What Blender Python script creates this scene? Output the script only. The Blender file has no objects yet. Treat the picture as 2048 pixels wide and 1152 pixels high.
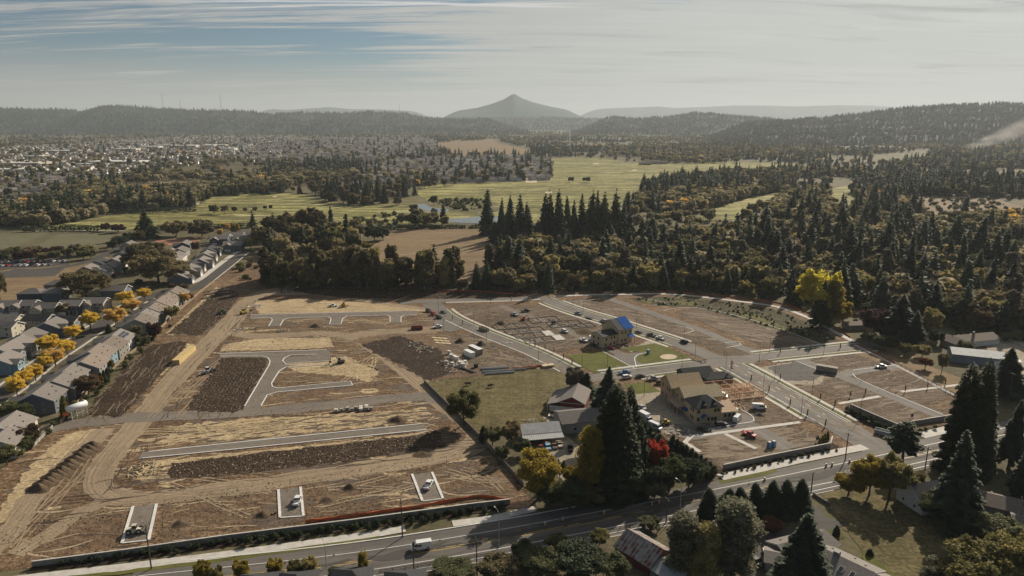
import bpy, math, random
import numpy as np
from mathutils import Vector
sc = bpy.context.scene
C = sc.collection
R = math.radians
# ---------------------------------------------------------------- camera
CAM_H, FPX, PITCH = 115.0, 1366.0, R(13.8)
cam = bpy.data.objects.new('camera', bpy.data.cameras.new('camera'))
C.objects.link(cam)
cam.location = (0, 0, CAM_H)
cam.rotation_euler = (R(90) - PITCH, 0, 0)
cam.data.sensor_width = 36.0
cam.data.lens = 36.0 * FPX / 2048.0
cam.data.clip_start = 1.0
cam.data.clip_end = 120000.0
sc.camera = cam
# ---------------------------------------------------------------- light
SUN_EL, SUN_AZ = R(29.0), R(36.0)          # azimuth from +Y towards +X
SDIR = Vector((math.sin(SUN_AZ) * math.cos(SUN_EL), math.cos(SUN_AZ) * math.cos(SUN_EL), math.sin(SUN_EL)))
sl = bpy.data.lights.new('sun', 'SUN'); sl.energy = 5.0; sl.angle = R(0.6); sl.color = (1.0, 0.89, 0.735)
so = bpy.data.objects.new('sun', sl); C.objects.link(so)
so.rotation_euler = (-SDIR).to_track_quat('-Z', 'Y').to_euler()
world = bpy.data.worlds.new('World'); sc.world = world; world.use_nodes = True
vs = sc.view_settings
vs.view_transform = 'Standard'; vs.look = 'None'; vs.gamma = 1.0; vs.exposure = 0.42; vs.use_curve_mapping = False
sc.cycles.use_denoising = True
sc.cycles.max_bounces = 5; sc.cycles.diffuse_bounces = 2; sc.cycles.glossy_bounces = 2
sc.cycles.transmission_bounces = 3; sc.cycles.transparent_max_bounces = 6; sc.cycles.volume_bounces = 0
sc.cycles.caustics_reflective = False; sc.cycles.caustics_refractive = False
sc.cycles.sample_clamp_indirect = 4.0

class NT:
    """small wrapper to wire shader nodes"""
    def __init__(s, tree):
        s.t = tree; s.n = tree.nodes; s.l = tree.links
    def new(s, typ, **kw):
        n = s.n.new(typ)
        for k, v in kw.items(): setattr(n, k, v)
        return n
    def link(s, a, b): s.l.new(a, b)
    def put(s, sock, v):
        if isinstance(v, bpy.types.NodeSocket): s.l.new(v, sock)
        elif v is not None: sock.default_value = v
    def math(s, op, a, b=None, c=None, clamp=False):
        n = s.new('ShaderNodeMath', operation=op, use_clamp=clamp)
        for i, v in enumerate((a, b, c)): s.put(n.inputs[i], v)
        return n.outputs[0]
    def vmath(s, op, a, b=None):
        n = s.new('ShaderNodeVectorMath', operation=op)
        s.put(n.inputs[0], a); s.put(n.inputs[1], b)
        return n.outputs['Value'] if op in ('DOT_PRODUCT', 'LENGTH') else n.outputs[0]
    def noise(s, vec, scale, detail=4, rough=0.55, dist=0.0):
        n = s.new('ShaderNodeTexNoise'); s.put(n.inputs['Vector'], vec)
        n.inputs['Scale'].default_value = scale; n.inputs['Detail'].default_value = detail
        n.inputs['Roughness'].default_value = rough; n.inputs['Distortion'].default_value = dist
        return n.outputs['Fac']
    def mapping(s, vec, scale=(1, 1, 1), rot=(0, 0, 0), loc=(0, 0, 0)):
        n = s.new('ShaderNodeMapping'); s.put(n.inputs['Vector'], vec)
        n.inputs['Scale'].default_value = scale; n.inputs['Rotation'].default_value = rot; n.inputs['Location'].default_value = loc
        return n.outputs[0]
    def mix(s, fac, a, b, blend='MIX'):
        n = s.new('ShaderNodeMix', data_type='RGBA', blend_type=blend)
        s.put(n.inputs['Factor'], fac)
        for sock, v in ((n.inputs[6], a), (n.inputs[7], b)):
            if isinstance(v, (tuple, list)) and len(v) == 3: v = (*v, 1)
            s.put(sock, v)
        return n.outputs[2]
    def ramp(s, fac, stops, interp='LINEAR'):
        n = s.new('ShaderNodeValToRGB'); s.put(n.inputs[0], fac); cr = n.color_ramp; cr.interpolation = interp
        while len(cr.elements) < len(stops): cr.elements.new(0.5)
        for e, (p, c) in zip(cr.elements, stops):
            e.position = p; e.color = (*c, 1) if len(c) == 3 else c
        return n.outputs[0]
    def smooth(s, x, a, b):
        n = s.new('ShaderNodeMapRange', interpolation_type='SMOOTHSTEP'); s.put(n.inputs[0], x)
        n.inputs[1].default_value = a; n.inputs[2].default_value = b
        return n.outputs[0]

# sky: Nishita blue seen through streaked high cirrus; the cloud veil is brighter towards the sun
wt = NT(world.node_tree); wt.n.clear()
sky = wt.new('ShaderNodeTexSky', sky_type='NISHITA'); sky.sun_disc = False
sky.sun_elevation = SUN_EL; sky.sun_rotation = SUN_AZ; sky.altitude = 100; sky.air_density = 1.0; sky.dust_density = 0.6; sky.ozone_density = 1.5
tc = wt.new('ShaderNodeTexCoord'); dvec = wt.vmath('NORMALIZE', tc.outputs['Generated'])
sx = wt.new('ShaderNodeSeparateXYZ'); wt.link(dvec, sx.inputs[0])
zz = wt.math('ADD', wt.math('MAXIMUM', sx.outputs[2], 0.0), 0.07)
cx_ = wt.new('ShaderNodeCombineXYZ')
wt.link(wt.math('DIVIDE', sx.outputs[0], zz), cx_.inputs[0]); wt.link(wt.math('DIVIDE', sx.outputs[1], zz), cx_.inputs[1])
pl = cx_.outputs[0]
n_big = wt.noise(wt.mapping(pl, (0.16, 0.30, 1), (0, 0, R(-12)), (3.1, 1.7, 0)), 1.0, 3, 0.5)
n_str = wt.noise(wt.mapping(pl, (0.34, 2.3, 1), (0, 0, R(-7)), (0.3, 5.2, 0)), 1.0, 8, 0.62, 0.9)
n_fin = wt.noise(wt.mapping(pl, (0.8, 6.5, 1), (0, 0, R(-9)), (7.7, 2.2, 0)), 1.0, 8, 0.68, 1.2)
cloud = wt.math('ADD', wt.math('MULTIPLY', n_big, 0.45), wt.math('ADD', wt.math('MULTIPLY', n_str, 1.0), wt.math('MULTIPLY', n_fin, 0.55)))
sunward = wt.vmath('DOT_PRODUCT', dvec, tuple(SDIR))
cover = wt.math('ADD', cloud, wt.math('MULTIPLY', wt.smooth(sunward, 0.60, 0.87), 0.30))
mask = wt.smooth(cover, 0.94, 1.16)
# two condensation trails, straight lines on the cloud plane
spl = wt.new('ShaderNodeSeparateXYZ'); wt.link(pl, spl.inputs[0])
def trail(a, b, c, w):
    wob = wt.math('MULTIPLY', wt.math('SUBTRACT', wt.noise(pl, 2.6, 5), 0.5), 0.10)
    d = wt.math('ADD', wt.math('ADD', wt.math('MULTIPLY', spl.outputs[0], a), wt.math('MULTIPLY', spl.outputs[1], b)), wt.math('ADD', wob, -c))
    d = wt.math('ABSOLUTE', d)
    brk = wt.smooth(wt.noise(wt.mapping(pl, (0.5, 0.5, 1), (0, 0, 0), (1.3, 0.4, 0)), 1.0, 3), 0.25, 0.5)
    span = wt.math('MULTIPLY', wt.smooth(spl.outputs[0], -2.3, -1.5), wt.math('SUBTRACT', 1.0, wt.smooth(spl.outputs[0], 0.1, 0.6)))
    return wt.math('MULTIPLY', wt.math('MULTIPLY', wt.math('SUBTRACT', 1.0, wt.smooth(d, 0.0, w)), brk), span)
trails = wt.math('MAXIMUM', trail(-0.121, 0.992, 4.44, 0.055), trail(0.0, 1.0, 4.435, 0.035))
horizon = wt.math('SUBTRACT', 1.0, wt.smooth(sx.outputs[2], 0.02, 0.10))
mask = wt.math('MAXIMUM', mask, wt.math('MULTIPLY', horizon, 0.92), clamp=True)
glow = wt.math('POWER', wt.math('MAXIMUM', sunward, 0.0), 3.0)
SKY_K = 0.092
ccol = wt.mix(glow, (2.75, 2.78, 2.74), (4.8, 4.95, 4.75))
streak_ = wt.noise(wt.mapping(pl, (0.30, 1.5, 1), (0, 0, R(3)), (2.2, 9.1, 0)), 1.0, 7, 0.62, 1.6)
ccol = wt.mix(wt.math('MULTIPLY', wt.smooth(streak_, 0.52, 0.72), 0.7), ccol, (1.75, 1.85, 1.92))
ccol = wt.mix(wt.math('MULTIPLY', wt.smooth(n_fin, 0.45, 0.7), 0.25), ccol, (4.3, 4.35, 4.25))
ccol = wt.mix(wt.math('MULTIPLY', wt.smooth(n_str, 0.40, 0.72), 0.45), ccol, wt.mix(1.0, ccol, (1.30, 1.30, 1.28), 'MULTIPLY'))
skyc = wt.mix(1.0, sky.outputs[0], (0.155, 0.285, 0.37), 'MULTIPLY')
skymix = wt.mix(wt.math('MULTIPLY', trails, 0.85), wt.mix(mask, skyc, ccol), (5.6, 5.6, 5.5))
bg = wt.new('ShaderNodeBackground'); bg.inputs[1].default_value = SKY_K
wt.link(skymix, bg.inputs[0])
wo = wt.new('ShaderNodeOutputWorld'); wt.link(bg.outputs[0], wo.inputs[0])

# ---------------------------------------------------------------- helpers
def G(px, py, z=0.0):
    """ground point seen at a photo pixel (2048 x 1152), at height z"""
    u, v = (px - 1024) / FPX, (576 - py) / FPX
    dy = math.cos(PITCH) + v * math.sin(PITCH); dz = -math.sin(PITCH) + v * math.cos(PITCH)
    t = (CAM_H - z) / -dz
    return Vector((u * t, dy * t, z))
def slope_at(py):
    v = (576 - py) / FPX
    return (-math.sin(PITCH) + v * math.cos(PITCH)) / (math.cos(PITCH) + v * math.sin(PITCH))
def height(px, py, top):
    return CAM_H + slope_at(top) * G(px, py).y
def head(a, b):
    d = G(*b) - G(*a); return math.atan2(d.y, d.x)
def unproj(P):
    """photo pixel of a ground point"""
    x, y, z = P[0], P[1], P[2] - CAM_H
    d = y * math.cos(PITCH) - z * math.sin(PITCH); up = y * math.sin(PITCH) + z * math.cos(PITCH)
    return 1024 + FPX * x / d, 576 - FPX * up / d

def tag(o, label=None, cat=None, group=None, kind=None):
    if label: o['label'] = label
    if cat: o['category'] = cat
    if group: o['group'] = group
    if kind: o['kind'] = kind
    return o
def empty(name, loc, rz=0.0, label=None, cat=None, group=None, scale=None):
    o = bpy.data.objects.new(name, None); C.objects.link(o)
    o.location = loc; o.rotation_euler = (0, 0, rz); o.empty_display_size = 0.5
    if scale: o.scale = scale
    return tag(o, label, cat, group)
def link_obj(name, me, parent=None, loc=(0, 0, 0), rz=0.0):
    o = bpy.data.objects.new(name, me); C.objects.link(o); o.location = loc; o.rotation_euler = (0, 0, rz)
    if parent: o.parent = parent
    return o
def set_mat(o, i, m):
    o.material_slots[i].link = 'OBJECT'; o.material_slots[i].material = m
def copy_tree(o, parent=None):
    c = o.copy(); C.objects.link(c); c.parent = parent
    for ch in o.children: copy_tree(ch, c)
    return c
ONES = 'zero first second third fourth fifth sixth seventh eighth ninth tenth eleventh twelfth thirteenth fourteenth fifteenth sixteenth seventeenth eighteenth nineteenth'.split()
TENS = ' tenth twentieth thirtieth fortieth fiftieth sixtieth seventieth eightieth ninetieth'.split(' ')
TEN = ' ten twenty thirty forty fifty sixty seventy eighty ninety'.split(' ')
def nth(n):
    if n < 20: return ONES[n]
    if n >= 100: return '%dth' % n
    return TENS[n // 10] if n % 10 == 0 else TEN[n // 10] + '-' + ONES[n % 10]

def rk(lst, i, k=0):
    """ordinal of item i when the list is sorted by its k-th value"""
    return nth(sorted(range(len(lst)), key=lambda j: lst[j][k]).index(i) + 1)

class MB:
    """collects faces into one mesh; material index per face"""
    def __init__(s): s.v, s.f, s.m = [], [], []
    def add(s, vs_, fs, mi=0):
        b = len(s.v); s.v += [tuple(p) for p in vs_]
        for f in fs: s.f.append(tuple(b + i for i in f)); s.m.append(mi)
        return s
    def box(s, x0, x1, y0, y1, z0, z1, mi=0):
        return s.add([(x0,y0,z0),(x1,y0,z0),(x1,y1,z0),(x0,y1,z0),(x0,y0,z1),(x1,y0,z1),(x1,y1,z1),(x0,y1,z1)],
                     [(0,3,2,1),(4,5,6,7),(0,1,5,4),(1,2,6,5),(2,3,7,6),(3,0,4,7)], mi)
    def frustum(s, b, t, z0, z1, mi=0):
        (x0,x1,y0,y1), (a0,a1,c0,c1) = b, t
        return s.add([(x0,y0,z0),(x1,y0,z0),(x1,y1,z0),(x0,y1,z0),(a0,c0,z1),(a1,c0,z1),(a1,c1,z1),(a0,c1,z1)],
                     [(0,3,2,1),(4,5,6,7),(0,1,5,4),(1,2,6,5),(2,3,7,6),(3,0,4,7)], mi)
    def prism_y(s, prof, y0, y1, mi=0):
        """profile in x,z extruded along y"""
        n = len(prof)
        vv = [(x, y0, z) for x, z in prof] + [(x, y1, z) for x, z in prof]
        return s.add(vv, [tuple(range(n)), tuple(range(2*n-1, n-1, -1))] + [(i, n+i, n+(i+1)%n, (i+1)%n) for i in range(n)], mi)
    def prism_x(s, prof, x0, x1, mi=0):
        n = len(prof)
        vv = [(x0, y, z) for y, z in prof] + [(x1, y, z) for y, z in prof]
        return s.add(vv, [tuple(range(n-1, -1, -1)), tuple(range(n, 2*n))] + [(i, (i+1)%n, n+(i+1)%n, n+i) for i in range(n)], mi)
    def tube(s, pts, rad, n=6, mi=0, cap=True):
        pts = [Vector(p) for p in pts]; rad = rad if isinstance(rad, (list, tuple)) else [rad]*len(pts); base = len(s.v)
        for i, p in enumerate(pts):
            d = (pts[min(i+1, len(pts)-1)] - pts[max(i-1, 0)]).normalized()
            a = d.orthogonal().normalized(); c = d.cross(a)
            if i and (a.dot(pa) < 0): a, c = -a, -c
            pa = a
            for k in range(n):
                th = 2*math.pi*k/n; s.v.append(tuple(p + (a*math.cos(th) + c*math.sin(th))*rad[i]))
        for i in range(len(pts)-1):
            for k in range(n):
                q = base + i*n
                s.f.append((q+k, q+(k+1)%n, q+n+(k+1)%n, q+n+k)); s.m.append(mi)
        if cap:
            s.f.append(tuple(base+k for k in range(n-1, -1, -1))); s.m.append(mi)
            q = base + (len(pts)-1)*n; s.f.append(tuple(q+k for k in range(n))); s.m.append(mi)
        return s
    def mesh(s, name, mats, smooth=False):
        me = bpy.data.meshes.new(name); me.from_pydata(s.v, [], s.f)
        for m in (mats if isinstance(mats, (list, tuple)) else [mats]): me.materials.append(m)
        if max(s.m, default=0): me.polygons.foreach_set('material_index', s.m)
        if smooth: me.polygons.foreach_set('use_smooth', [True]*len(s.f))
        me.update(); return me
    def build(s, name, mats, parent=None, loc=(0,0,0), rz=0.0, smooth=False):
        return link_obj(name, s.mesh(name, mats, smooth), parent, loc, rz)

# ---------------------------------------------------------------- materials
def principled(name):
    m = bpy.data.materials.new(name); m.use_nodes = True
    t = NT(m.node_tree); b = m.node_tree.nodes['Principled BSDF']
    return m, t, b
def mk(name, c1, c2=None, scale=0.6, rough=0.85, bump=0.0, bscale=None, metal=0.0, spec=0.3, var=0.0, stretch=(1,1,1), rot=0.0, obj=False, lo=.35, hi=.65):
    """simple surface: two tones mixed by noise, optional bump, optional per-object brightness"""
    m, t, b = principled(name)
    c2 = c2 or tuple(x*0.8 for x in c1)
    if obj: vec = t.new('ShaderNodeTexCoord').outputs['Object']
    else: vec = t.new('ShaderNodeNewGeometry').outputs['Position']
    vec = t.mapping(vec, stretch, (0, 0, rot))
    n = t.noise(vec, scale, 6, 0.6)
    col = t.ramp(n, [(lo, c1), (hi, c2)])
    if var:
        oi = t.new('ShaderNodeObjectInfo').outputs['Random']
        f = t.math('ADD', t.math('MULTIPLY', oi, 2*var), 1-var)
        cc = t.new('ShaderNodeCombineColor')
        for i in range(3): t.link(f, cc.inputs[i])
        col = t.mix(1.0, col, cc.outputs[0], 'MULTIPLY')
    t.link(col, b.inputs['Base Color'])
    b.inputs['Roughness'].default_value = rough; b.inputs['Metallic'].default_value = metal
    b.inputs['Specular IOR Level'].default_value = spec
    if bump:
        bn = t.new('ShaderNodeBump'); bn.inputs['Strength'].default_value = 1.0; bn.inputs['Distance'].default_value = bump
        t.link(t.noise(vec, bscale or scale*4, 5, 0.6), bn.inputs['Height']); t.link(bn.outputs[0], b.inputs['Normal'])
    return m
def ground_mat(name, cols, big=0.03, mid=0.25, fine=1.6, rot=0.0, streak=0.35, bump=0.25, sscale=(0.05, 0.9), rough=0.95, uv=False, wig=1.5, grain=0.5, span=(0.30, 0.70)):
    """soil, turf, straw: large patches + clods + streaks (tyre or mowing marks) along one direction"""
    m, t, b = principled(name)
    pos = t.new('ShaderNodeNewGeometry').outputs['Position']
    if uv: sv = t.new('ShaderNodeUVMap').outputs[0]
    else: sv = pos
    warp = t.vmath('MULTIPLY', t.vmath('SUBTRACT', t.new('ShaderNodeTexNoise').outputs['Color'], (0.5, 0.5, 0.5)), (wig*8, wig*8, 0))
    wn = [n for n in t.n if n.type == 'TEX_NOISE'][-1]; t.link(pos, wn.inputs['Vector']); wn.inputs['Scale'].default_value = 0.035; wn.inputs['Detail'].default_value = 2
    svw = t.vmath('ADD', sv, warp) if wig else sv
    s1 = t.noise(t.mapping(svw, (sscale[0], sscale[1], 1), (0, 0, rot)), 1.0, 4, 0.62)
    nb = t.noise(pos, big, 4, 0.55); nm = t.noise(pos, mid, 5, 0.6); nf = t.noise(pos, fine, 4, 0.65)
    k = 1.0 - streak
    fac = t.math('ADD', t.math('MULTIPLY', nb, 0.42*k), t.math('MULTIPLY', nm, 0.58*k))
    fac = t.math('ADD', fac, t.math('MULTIPLY', s1, streak))
    fac = t.math('ADD', fac, t.math('MULTIPLY', t.math('SUBTRACT', nf, 0.5), 0.42*grain*2))
    n = len(cols)
    col = t.ramp(fac, [(span[0] + (span[1]-span[0])*i/(n-1), c) for i, c in enumerate(cols)])
    t.link(col, b.inputs['Base Color']); b.inputs['Roughness'].default_value = rough; b.inputs['Specular IOR Level'].default_value = 0.12
    if bump:
        bn = t.new('ShaderNodeBump'); bn.inputs['Strength'].default_value = 0.9; bn.inputs['Distance'].default_value = bump
        hgt_ = t.math('ADD', t.math('MULTIPLY', nf, 0.5), t.math('ADD', t.math('MULTIPLY', nm, 1.0), t.math('MULTIPLY', s1, 1.1*streak)))
        t.link(hgt_, bn.inputs['Height']); t.link(bn.outputs[0], b.inputs['Normal'])
    return m
def leaf_mat(name, cols, trans=0.3, var=0.25, scale=0.35):
    """foliage: tones vary leaf clump by leaf clump and tree by tree; a share of the light passes through"""
    m, t, b = principled(name); out = [n for n in t.n if n.type == 'OUTPUT_MATERIAL'][0]
    pos = t.new('ShaderNodeNewGeometry'); oi = t.new('ShaderNodeObjectInfo').outputs['Random']
    n = t.noise(pos.outputs['Position'], scale, 3, 0.6)
    k = t.math('ADD', t.math('MULTIPLY', n, 0.8), t.math('MULTIPLY', t.math('SUBTRACT', oi, 0.5), 2*var))
    k = t.math('ADD', k, t.math('MULTIPLY', t.math('SUBTRACT', pos.outputs['Random Per Island'], 0.5), 0.35))
    q = len(cols)
    col = t.ramp(k, [(0.10 + 0.65*i/max(q-1, 1), c) for i, c in enumerate(cols)])
    t.link(col, b.inputs['Base Color']); b.inputs['Roughness'].default_value = 0.75; b.inputs['Specular IOR Level'].default_value = 0.2
    tr = t.new('ShaderNodeBsdfTranslucent'); t.link(col, tr.inputs[0])
    mx = t.new('ShaderNodeMixShader'); mx.inputs[0].default_value = trans
    t.link(b.outputs[0], mx.inputs[1]); t.link(tr.outputs[0], mx.inputs[2]); t.link(mx.outputs[0], out.inputs[0])
    return m
# ---- palette
M = {}
DIRT = [(0.038,0.024,0.015),(0.105,0.066,0.038),(0.185,0.12,0.07),(0.34,0.24,0.145)]
M['land'] = ground_mat('land', [(0.05,0.045,0.022),(0.085,0.075,0.04),(0.13,0.11,0.06),(0.17,0.14,0.085)], 0.006, 0.05, 0.5, streak=0.1, bump=0.0, wig=0)
M['site'] = ground_mat('site', DIRT, 0.03, 0.20, 0.8, R(8), 0.36, 0.55, (0.06, 0.6), grain=0.8)
M['lot'] = ground_mat('lot', [(0.05,0.032,0.02),(0.115,0.075,0.046),(0.175,0.117,0.072),(0.27,0.185,0.115)], 0.05, 0.3, 0.9, R(-25), 0.34, 0.55, (0.07, 0.7), grain=0.8)
M['lot_east'] = ground_mat('lot_east', [(0.045,0.032,0.022),(0.095,0.069,0.047),(0.14,0.102,0.07),(0.24,0.178,0.118)], 0.05, 0.3, 0.9, R(32), 0.34, 0.5, (0.07, 0.7), grain=0.7)
M['straw'] = ground_mat('straw', [(0.16,0.11,0.065),(0.30,0.22,0.13),(0.44,0.34,0.20),(0.56,0.45,0.28)], 0.05, 0.3, 0.9, 0, 0.5, 0.4, (0.05, 0.8), uv=True, grain=0.7)
M['track'] = ground_mat('track', [(0.12,0.088,0.06),(0.215,0.16,0.108),(0.30,0.23,0.152),(0.40,0.315,0.205)], 0.04, 0.25, 1.2, 0, 0.62, 0.12, (0.015, 1.3), uv=True, wig=0.25)
M['gravel'] = ground_mat('gravel', [(0.10,0.085,0.07),(0.17,0.145,0.12),(0.235,0.20,0.165)], 0.05, 0.4, 2.5, 0, 0.45, 0.06, (0.02, 0.8), uv=True, wig=0.2)
M['tilled'] = ground_mat('tilled', [(0.016,0.010,0.006),(0.034,0.021,0.013),(0.058,0.037,0.023),(0.10,0.066,0.041)], 0.06, 0.5, 1.0, 0, 0.35, 0.5, (0.05, 0.9), uv=False, grain=0.8)
M['mulch'] = ground_mat('mulch', [(0.02,0.013,0.01),(0.035,0.023,0.016),(0.06,0.04,0.028)], 0.1, 0.6, 2.0, 0, 0.1, 0.3)
M['asphalt'] = ground_mat('asphalt', [(0.095,0.083,0.072),(0.155,0.138,0.12),(0.225,0.20,0.172)], 0.02, 0.12, 3.0, 0, 0.5, 0.0, (0.008, 0.45), rough=0.82, uv=True, wig=0.1, grain=0.25)
M['asphalt_old'] = ground_mat('asphalt_old', [(0.065,0.058,0.053),(0.12,0.107,0.095),(0.195,0.173,0.15)], 0.02, 0.12, 3.0, 0, 0.6, 0.0, (0.006, 0.55), rough=0.8, uv=True, wig=0.1, grain=0.25)
M['asphalt_dark'] = ground_mat('asphalt_dark', [(0.05,0.046,0.043),(0.075,0.068,0.062),(0.10,0.092,0.083)], 0.02, 0.12, 3.0, 0, 0.5, 0.0, (0.008, 0.45), rough=0.82, uv=True, wig=0.1, grain=0.3)
M['concrete'] = mk('concrete', (0.52,0.49,0.44), (0.40,0.37,0.33), 0.5, 0.85)
M['kerb'] = mk('kerb', (0.66,0.65,0.62), (0.52,0.50,0.47), 0.8, 0.8)
M['wall_block'] = mk('wall_block', (0.30,0.27,0.235), (0.22,0.195,0.17), 0.8, 0.9, 0.03, 3.0)
M['paint_white'] = mk('paint_white', (0.72,0.71,0.68), (0.55,0.54,0.51), 1.2, 0.6)
M['paint_yellow'] = mk('paint_yellow', (0.55,0.38,0.08), (0.42,0.28,0.06), 1.2, 0.6)
M['golf'] = ground_mat('golf', [(0.075,0.072,0.024),(0.15,0.14,0.045),(0.235,0.215,0.075),(0.36,0.325,0.135)], 0.006, 0.03, 0.15, R(4), 0.55, 2.2, (0.004, 0.06), wig=4, grain=0.45, span=(0.38, 0.60))
M['rough'] = ground_mat('rough', [(0.06,0.055,0.025),(0.10,0.09,0.04),(0.15,0.13,0.06),(0.21,0.18,0.085)], 0.01, 0.05, 0.3, R(5), 0.3, 0.0, (0.006, 0.05), wig=3)
M['lawn'] = ground_mat('lawn', [(0.055,0.06,0.015),(0.095,0.10,0.024),(0.14,0.135,0.036)], 0.06, 0.3, 2.0, R(40), 0.25, 0.05, (0.08, 0.8))
M['verge'] = ground_mat('verge', [(0.06,0.06,0.02),(0.11,0.105,0.03),(0.17,0.15,0.055)], 0.06, 0.3, 2.0, 0, 0.2, 0.05)
M['pasture'] = ground_mat('pasture', [(0.05,0.042,0.018),(0.09,0.075,0.032),(0.145,0.118,0.055),(0.22,0.175,0.09)], 0.04, 0.22, 0.9, R(20), 0.22, 0.4, grain=0.8)
M['dry_field'] = ground_mat('dry_field', [(0.105,0.072,0.04),(0.165,0.115,0.065),(0.22,0.155,0.088),(0.29,0.21,0.12)], 0.015, 0.1, 0.6, R(4), 0.45, 0.0, (0.01, 0.25))
M['heath'] = ground_mat('heath', [(0.09,0.065,0.04),(0.16,0.115,0.07),(0.23,0.165,0.105),(0.31,0.225,0.15)], 0.012, 0.06, 0.25, R(6), 0.4, 0.0, (0.008, 0.06))
M['turf_grey'] = ground_mat('turf_grey', [(0.09,0.085,0.05),(0.13,0.12,0.07),(0.165,0.15,0.09)], 0.02, 0.1, 0.8, R(5), 0.35, 0.0, (0.006, 0.12))
M['yard'] = ground_mat('yard', [(0.05,0.045,0.025),(0.09,0.078,0.045),(0.13,0.11,0.065),(0.19,0.16,0.105)], 0.06, 0.25, 1.0, R(20), 0.15, 0.1)
M['clay'] = ground_mat('clay', [(0.22,0.10,0.065),(0.30,0.145,0.095),(0.36,0.19,0.13)], 0.03, 0.2, 1.0, 0, 0.2, 0.0)
M['sand'] = mk('sand', (0.52,0.42,0.29), (0.42,0.33,0.22), 0.6, 0.95)
M['rubble'] = ground_mat('rubble', [(0.16,0.13,0.10),(0.30,0.25,0.19),(0.44,0.38,0.29)], 0.08, 0.5, 1.8, R(20), 0.2, 0.25)
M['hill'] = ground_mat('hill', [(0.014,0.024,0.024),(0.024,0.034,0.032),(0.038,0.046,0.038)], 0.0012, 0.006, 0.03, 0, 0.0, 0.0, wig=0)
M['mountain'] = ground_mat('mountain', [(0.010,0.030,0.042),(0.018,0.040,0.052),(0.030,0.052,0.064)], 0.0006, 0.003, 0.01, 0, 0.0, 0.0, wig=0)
mw, tw, bw = principled('pond_water'); bw.inputs['Base Color'].default_value = (0.02,0.03,0.03,1); bw.inputs['Roughness'].default_value = 0.06; bw.inputs['Specular IOR Level'].default_value = 0.9
bn_ = tw.new('ShaderNodeBump'); bn_.inputs['Distance'].default_value = 0.02; tw.link(tw.noise(tw.new('ShaderNodeNewGeometry').outputs['Position'], 0.6, 3), bn_.inputs['Height']); tw.link(bn_.outputs[0], bw.inputs['Normal'])
M['water'] = mw
M['bark'] = mk('bark', (0.10,0.075,0.055), (0.055,0.042,0.032), 0.8, 0.95)
M['bark_pale'] = mk('bark_pale', (0.24,0.21,0.17), (0.15,0.13,0.105), 0.8, 0.95)
# foliage
M['fir'] = leaf_mat('fir', [(0.0255, 0.0407, 0.023), (0.0561, 0.0765, 0.0382), (0.1071, 0.1224, 0.0586)], 0.22, 0.22)
M['sequoia'] = leaf_mat('sequoia', [(0.018, 0.027, 0.0126), (0.0396, 0.0522, 0.0198), (0.0756, 0.0864, 0.0324)], 0.2, 0.1)
M['cypress'] = leaf_mat('cypress', [(0.0221, 0.0368, 0.0202), (0.0442, 0.0644, 0.0313), (0.0773, 0.0994, 0.0442)], 0.2, 0.1)
M['oak'] = leaf_mat('oak', [(0.0581, 0.0554, 0.0264), (0.1267, 0.1109, 0.0528), (0.2244, 0.1795, 0.0898), (0.3432, 0.2587, 0.132)], 0.42, 0.25)
M['bronze'] = leaf_mat('bronze', [(0.0616, 0.0422, 0.0229), (0.132, 0.088, 0.0458), (0.22, 0.1496, 0.0774)], 0.42, 0.2)
M['olive'] = leaf_mat('olive', [(0.0938, 0.0938, 0.0333), (0.1979, 0.1771, 0.0626), (0.3335, 0.2814, 0.1084), (0.4794, 0.3752, 0.1459)], 0.45, 0.25)
M['gold_green'] = leaf_mat('gold_green', [(0.1242, 0.1035, 0.0221), (0.2898, 0.2208, 0.0386), (0.4968, 0.3588, 0.0621)], 0.5, 0.15)
M['yellow'] = leaf_mat('yellow', [(0.56,0.37,0.045),(0.78,0.56,0.09),(0.88,0.68,0.16)], 0.52, 0.15)
M['cottonwood'] = leaf_mat('cottonwood', [(0.42,0.36,0.04),(0.64,0.54,0.07),(0.78,0.66,0.12)], 0.52, 0.1)
M['amber'] = leaf_mat('amber', [(0.52,0.31,0.07),(0.72,0.48,0.13),(0.82,0.58,0.22)], 0.5, 0.15)
M['red'] = leaf_mat('red', [(0.22,0.025,0.018),(0.45,0.055,0.035),(0.60,0.12,0.06)], 0.45, 0.1)
M['purple'] = leaf_mat('purple', [(0.0308, 0.014, 0.0154), (0.07, 0.028, 0.028), (0.14, 0.049, 0.042)], 0.35, 0.1)
M['russet'] = leaf_mat('russet', [(0.12,0.045,0.022),(0.22,0.09,0.04),(0.32,0.15,0.06)], 0.42, 0.15)
M['bare'] = leaf_mat('bare', [(0.10,0.085,0.058),(0.17,0.145,0.10),(0.26,0.22,0.155)], 0.4, 0.2)
M['silver'] = leaf_mat('silver', [(0.0975, 0.0975, 0.0585), (0.195, 0.1885, 0.117), (0.325, 0.3055, 0.2015)], 0.45, 0.1)
M['shrub'] = leaf_mat('shrub', [(0.0562, 0.0675, 0.027), (0.1125, 0.1215, 0.0495), (0.2025, 0.1913, 0.0833)], 0.36, 0.25)
M['hedge'] = leaf_mat('hedge', [(0.0238, 0.0356, 0.0158), (0.0496, 0.0673, 0.0298), (0.0892, 0.109, 0.0475)], 0.25, 0.1)
M['mixed'] = leaf_mat('mixed', [(0.06,0.06,0.028),(0.115,0.105,0.048),(0.19,0.165,0.08),(0.28,0.235,0.12),(0.36,0.29,0.13)], 0.42, 0.42)
M['mixed_pale'] = leaf_mat('mixed_pale', [(0.13,0.115,0.065),(0.22,0.19,0.11),(0.33,0.285,0.18),(0.44,0.38,0.24)], 0.42, 0.35)
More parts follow.
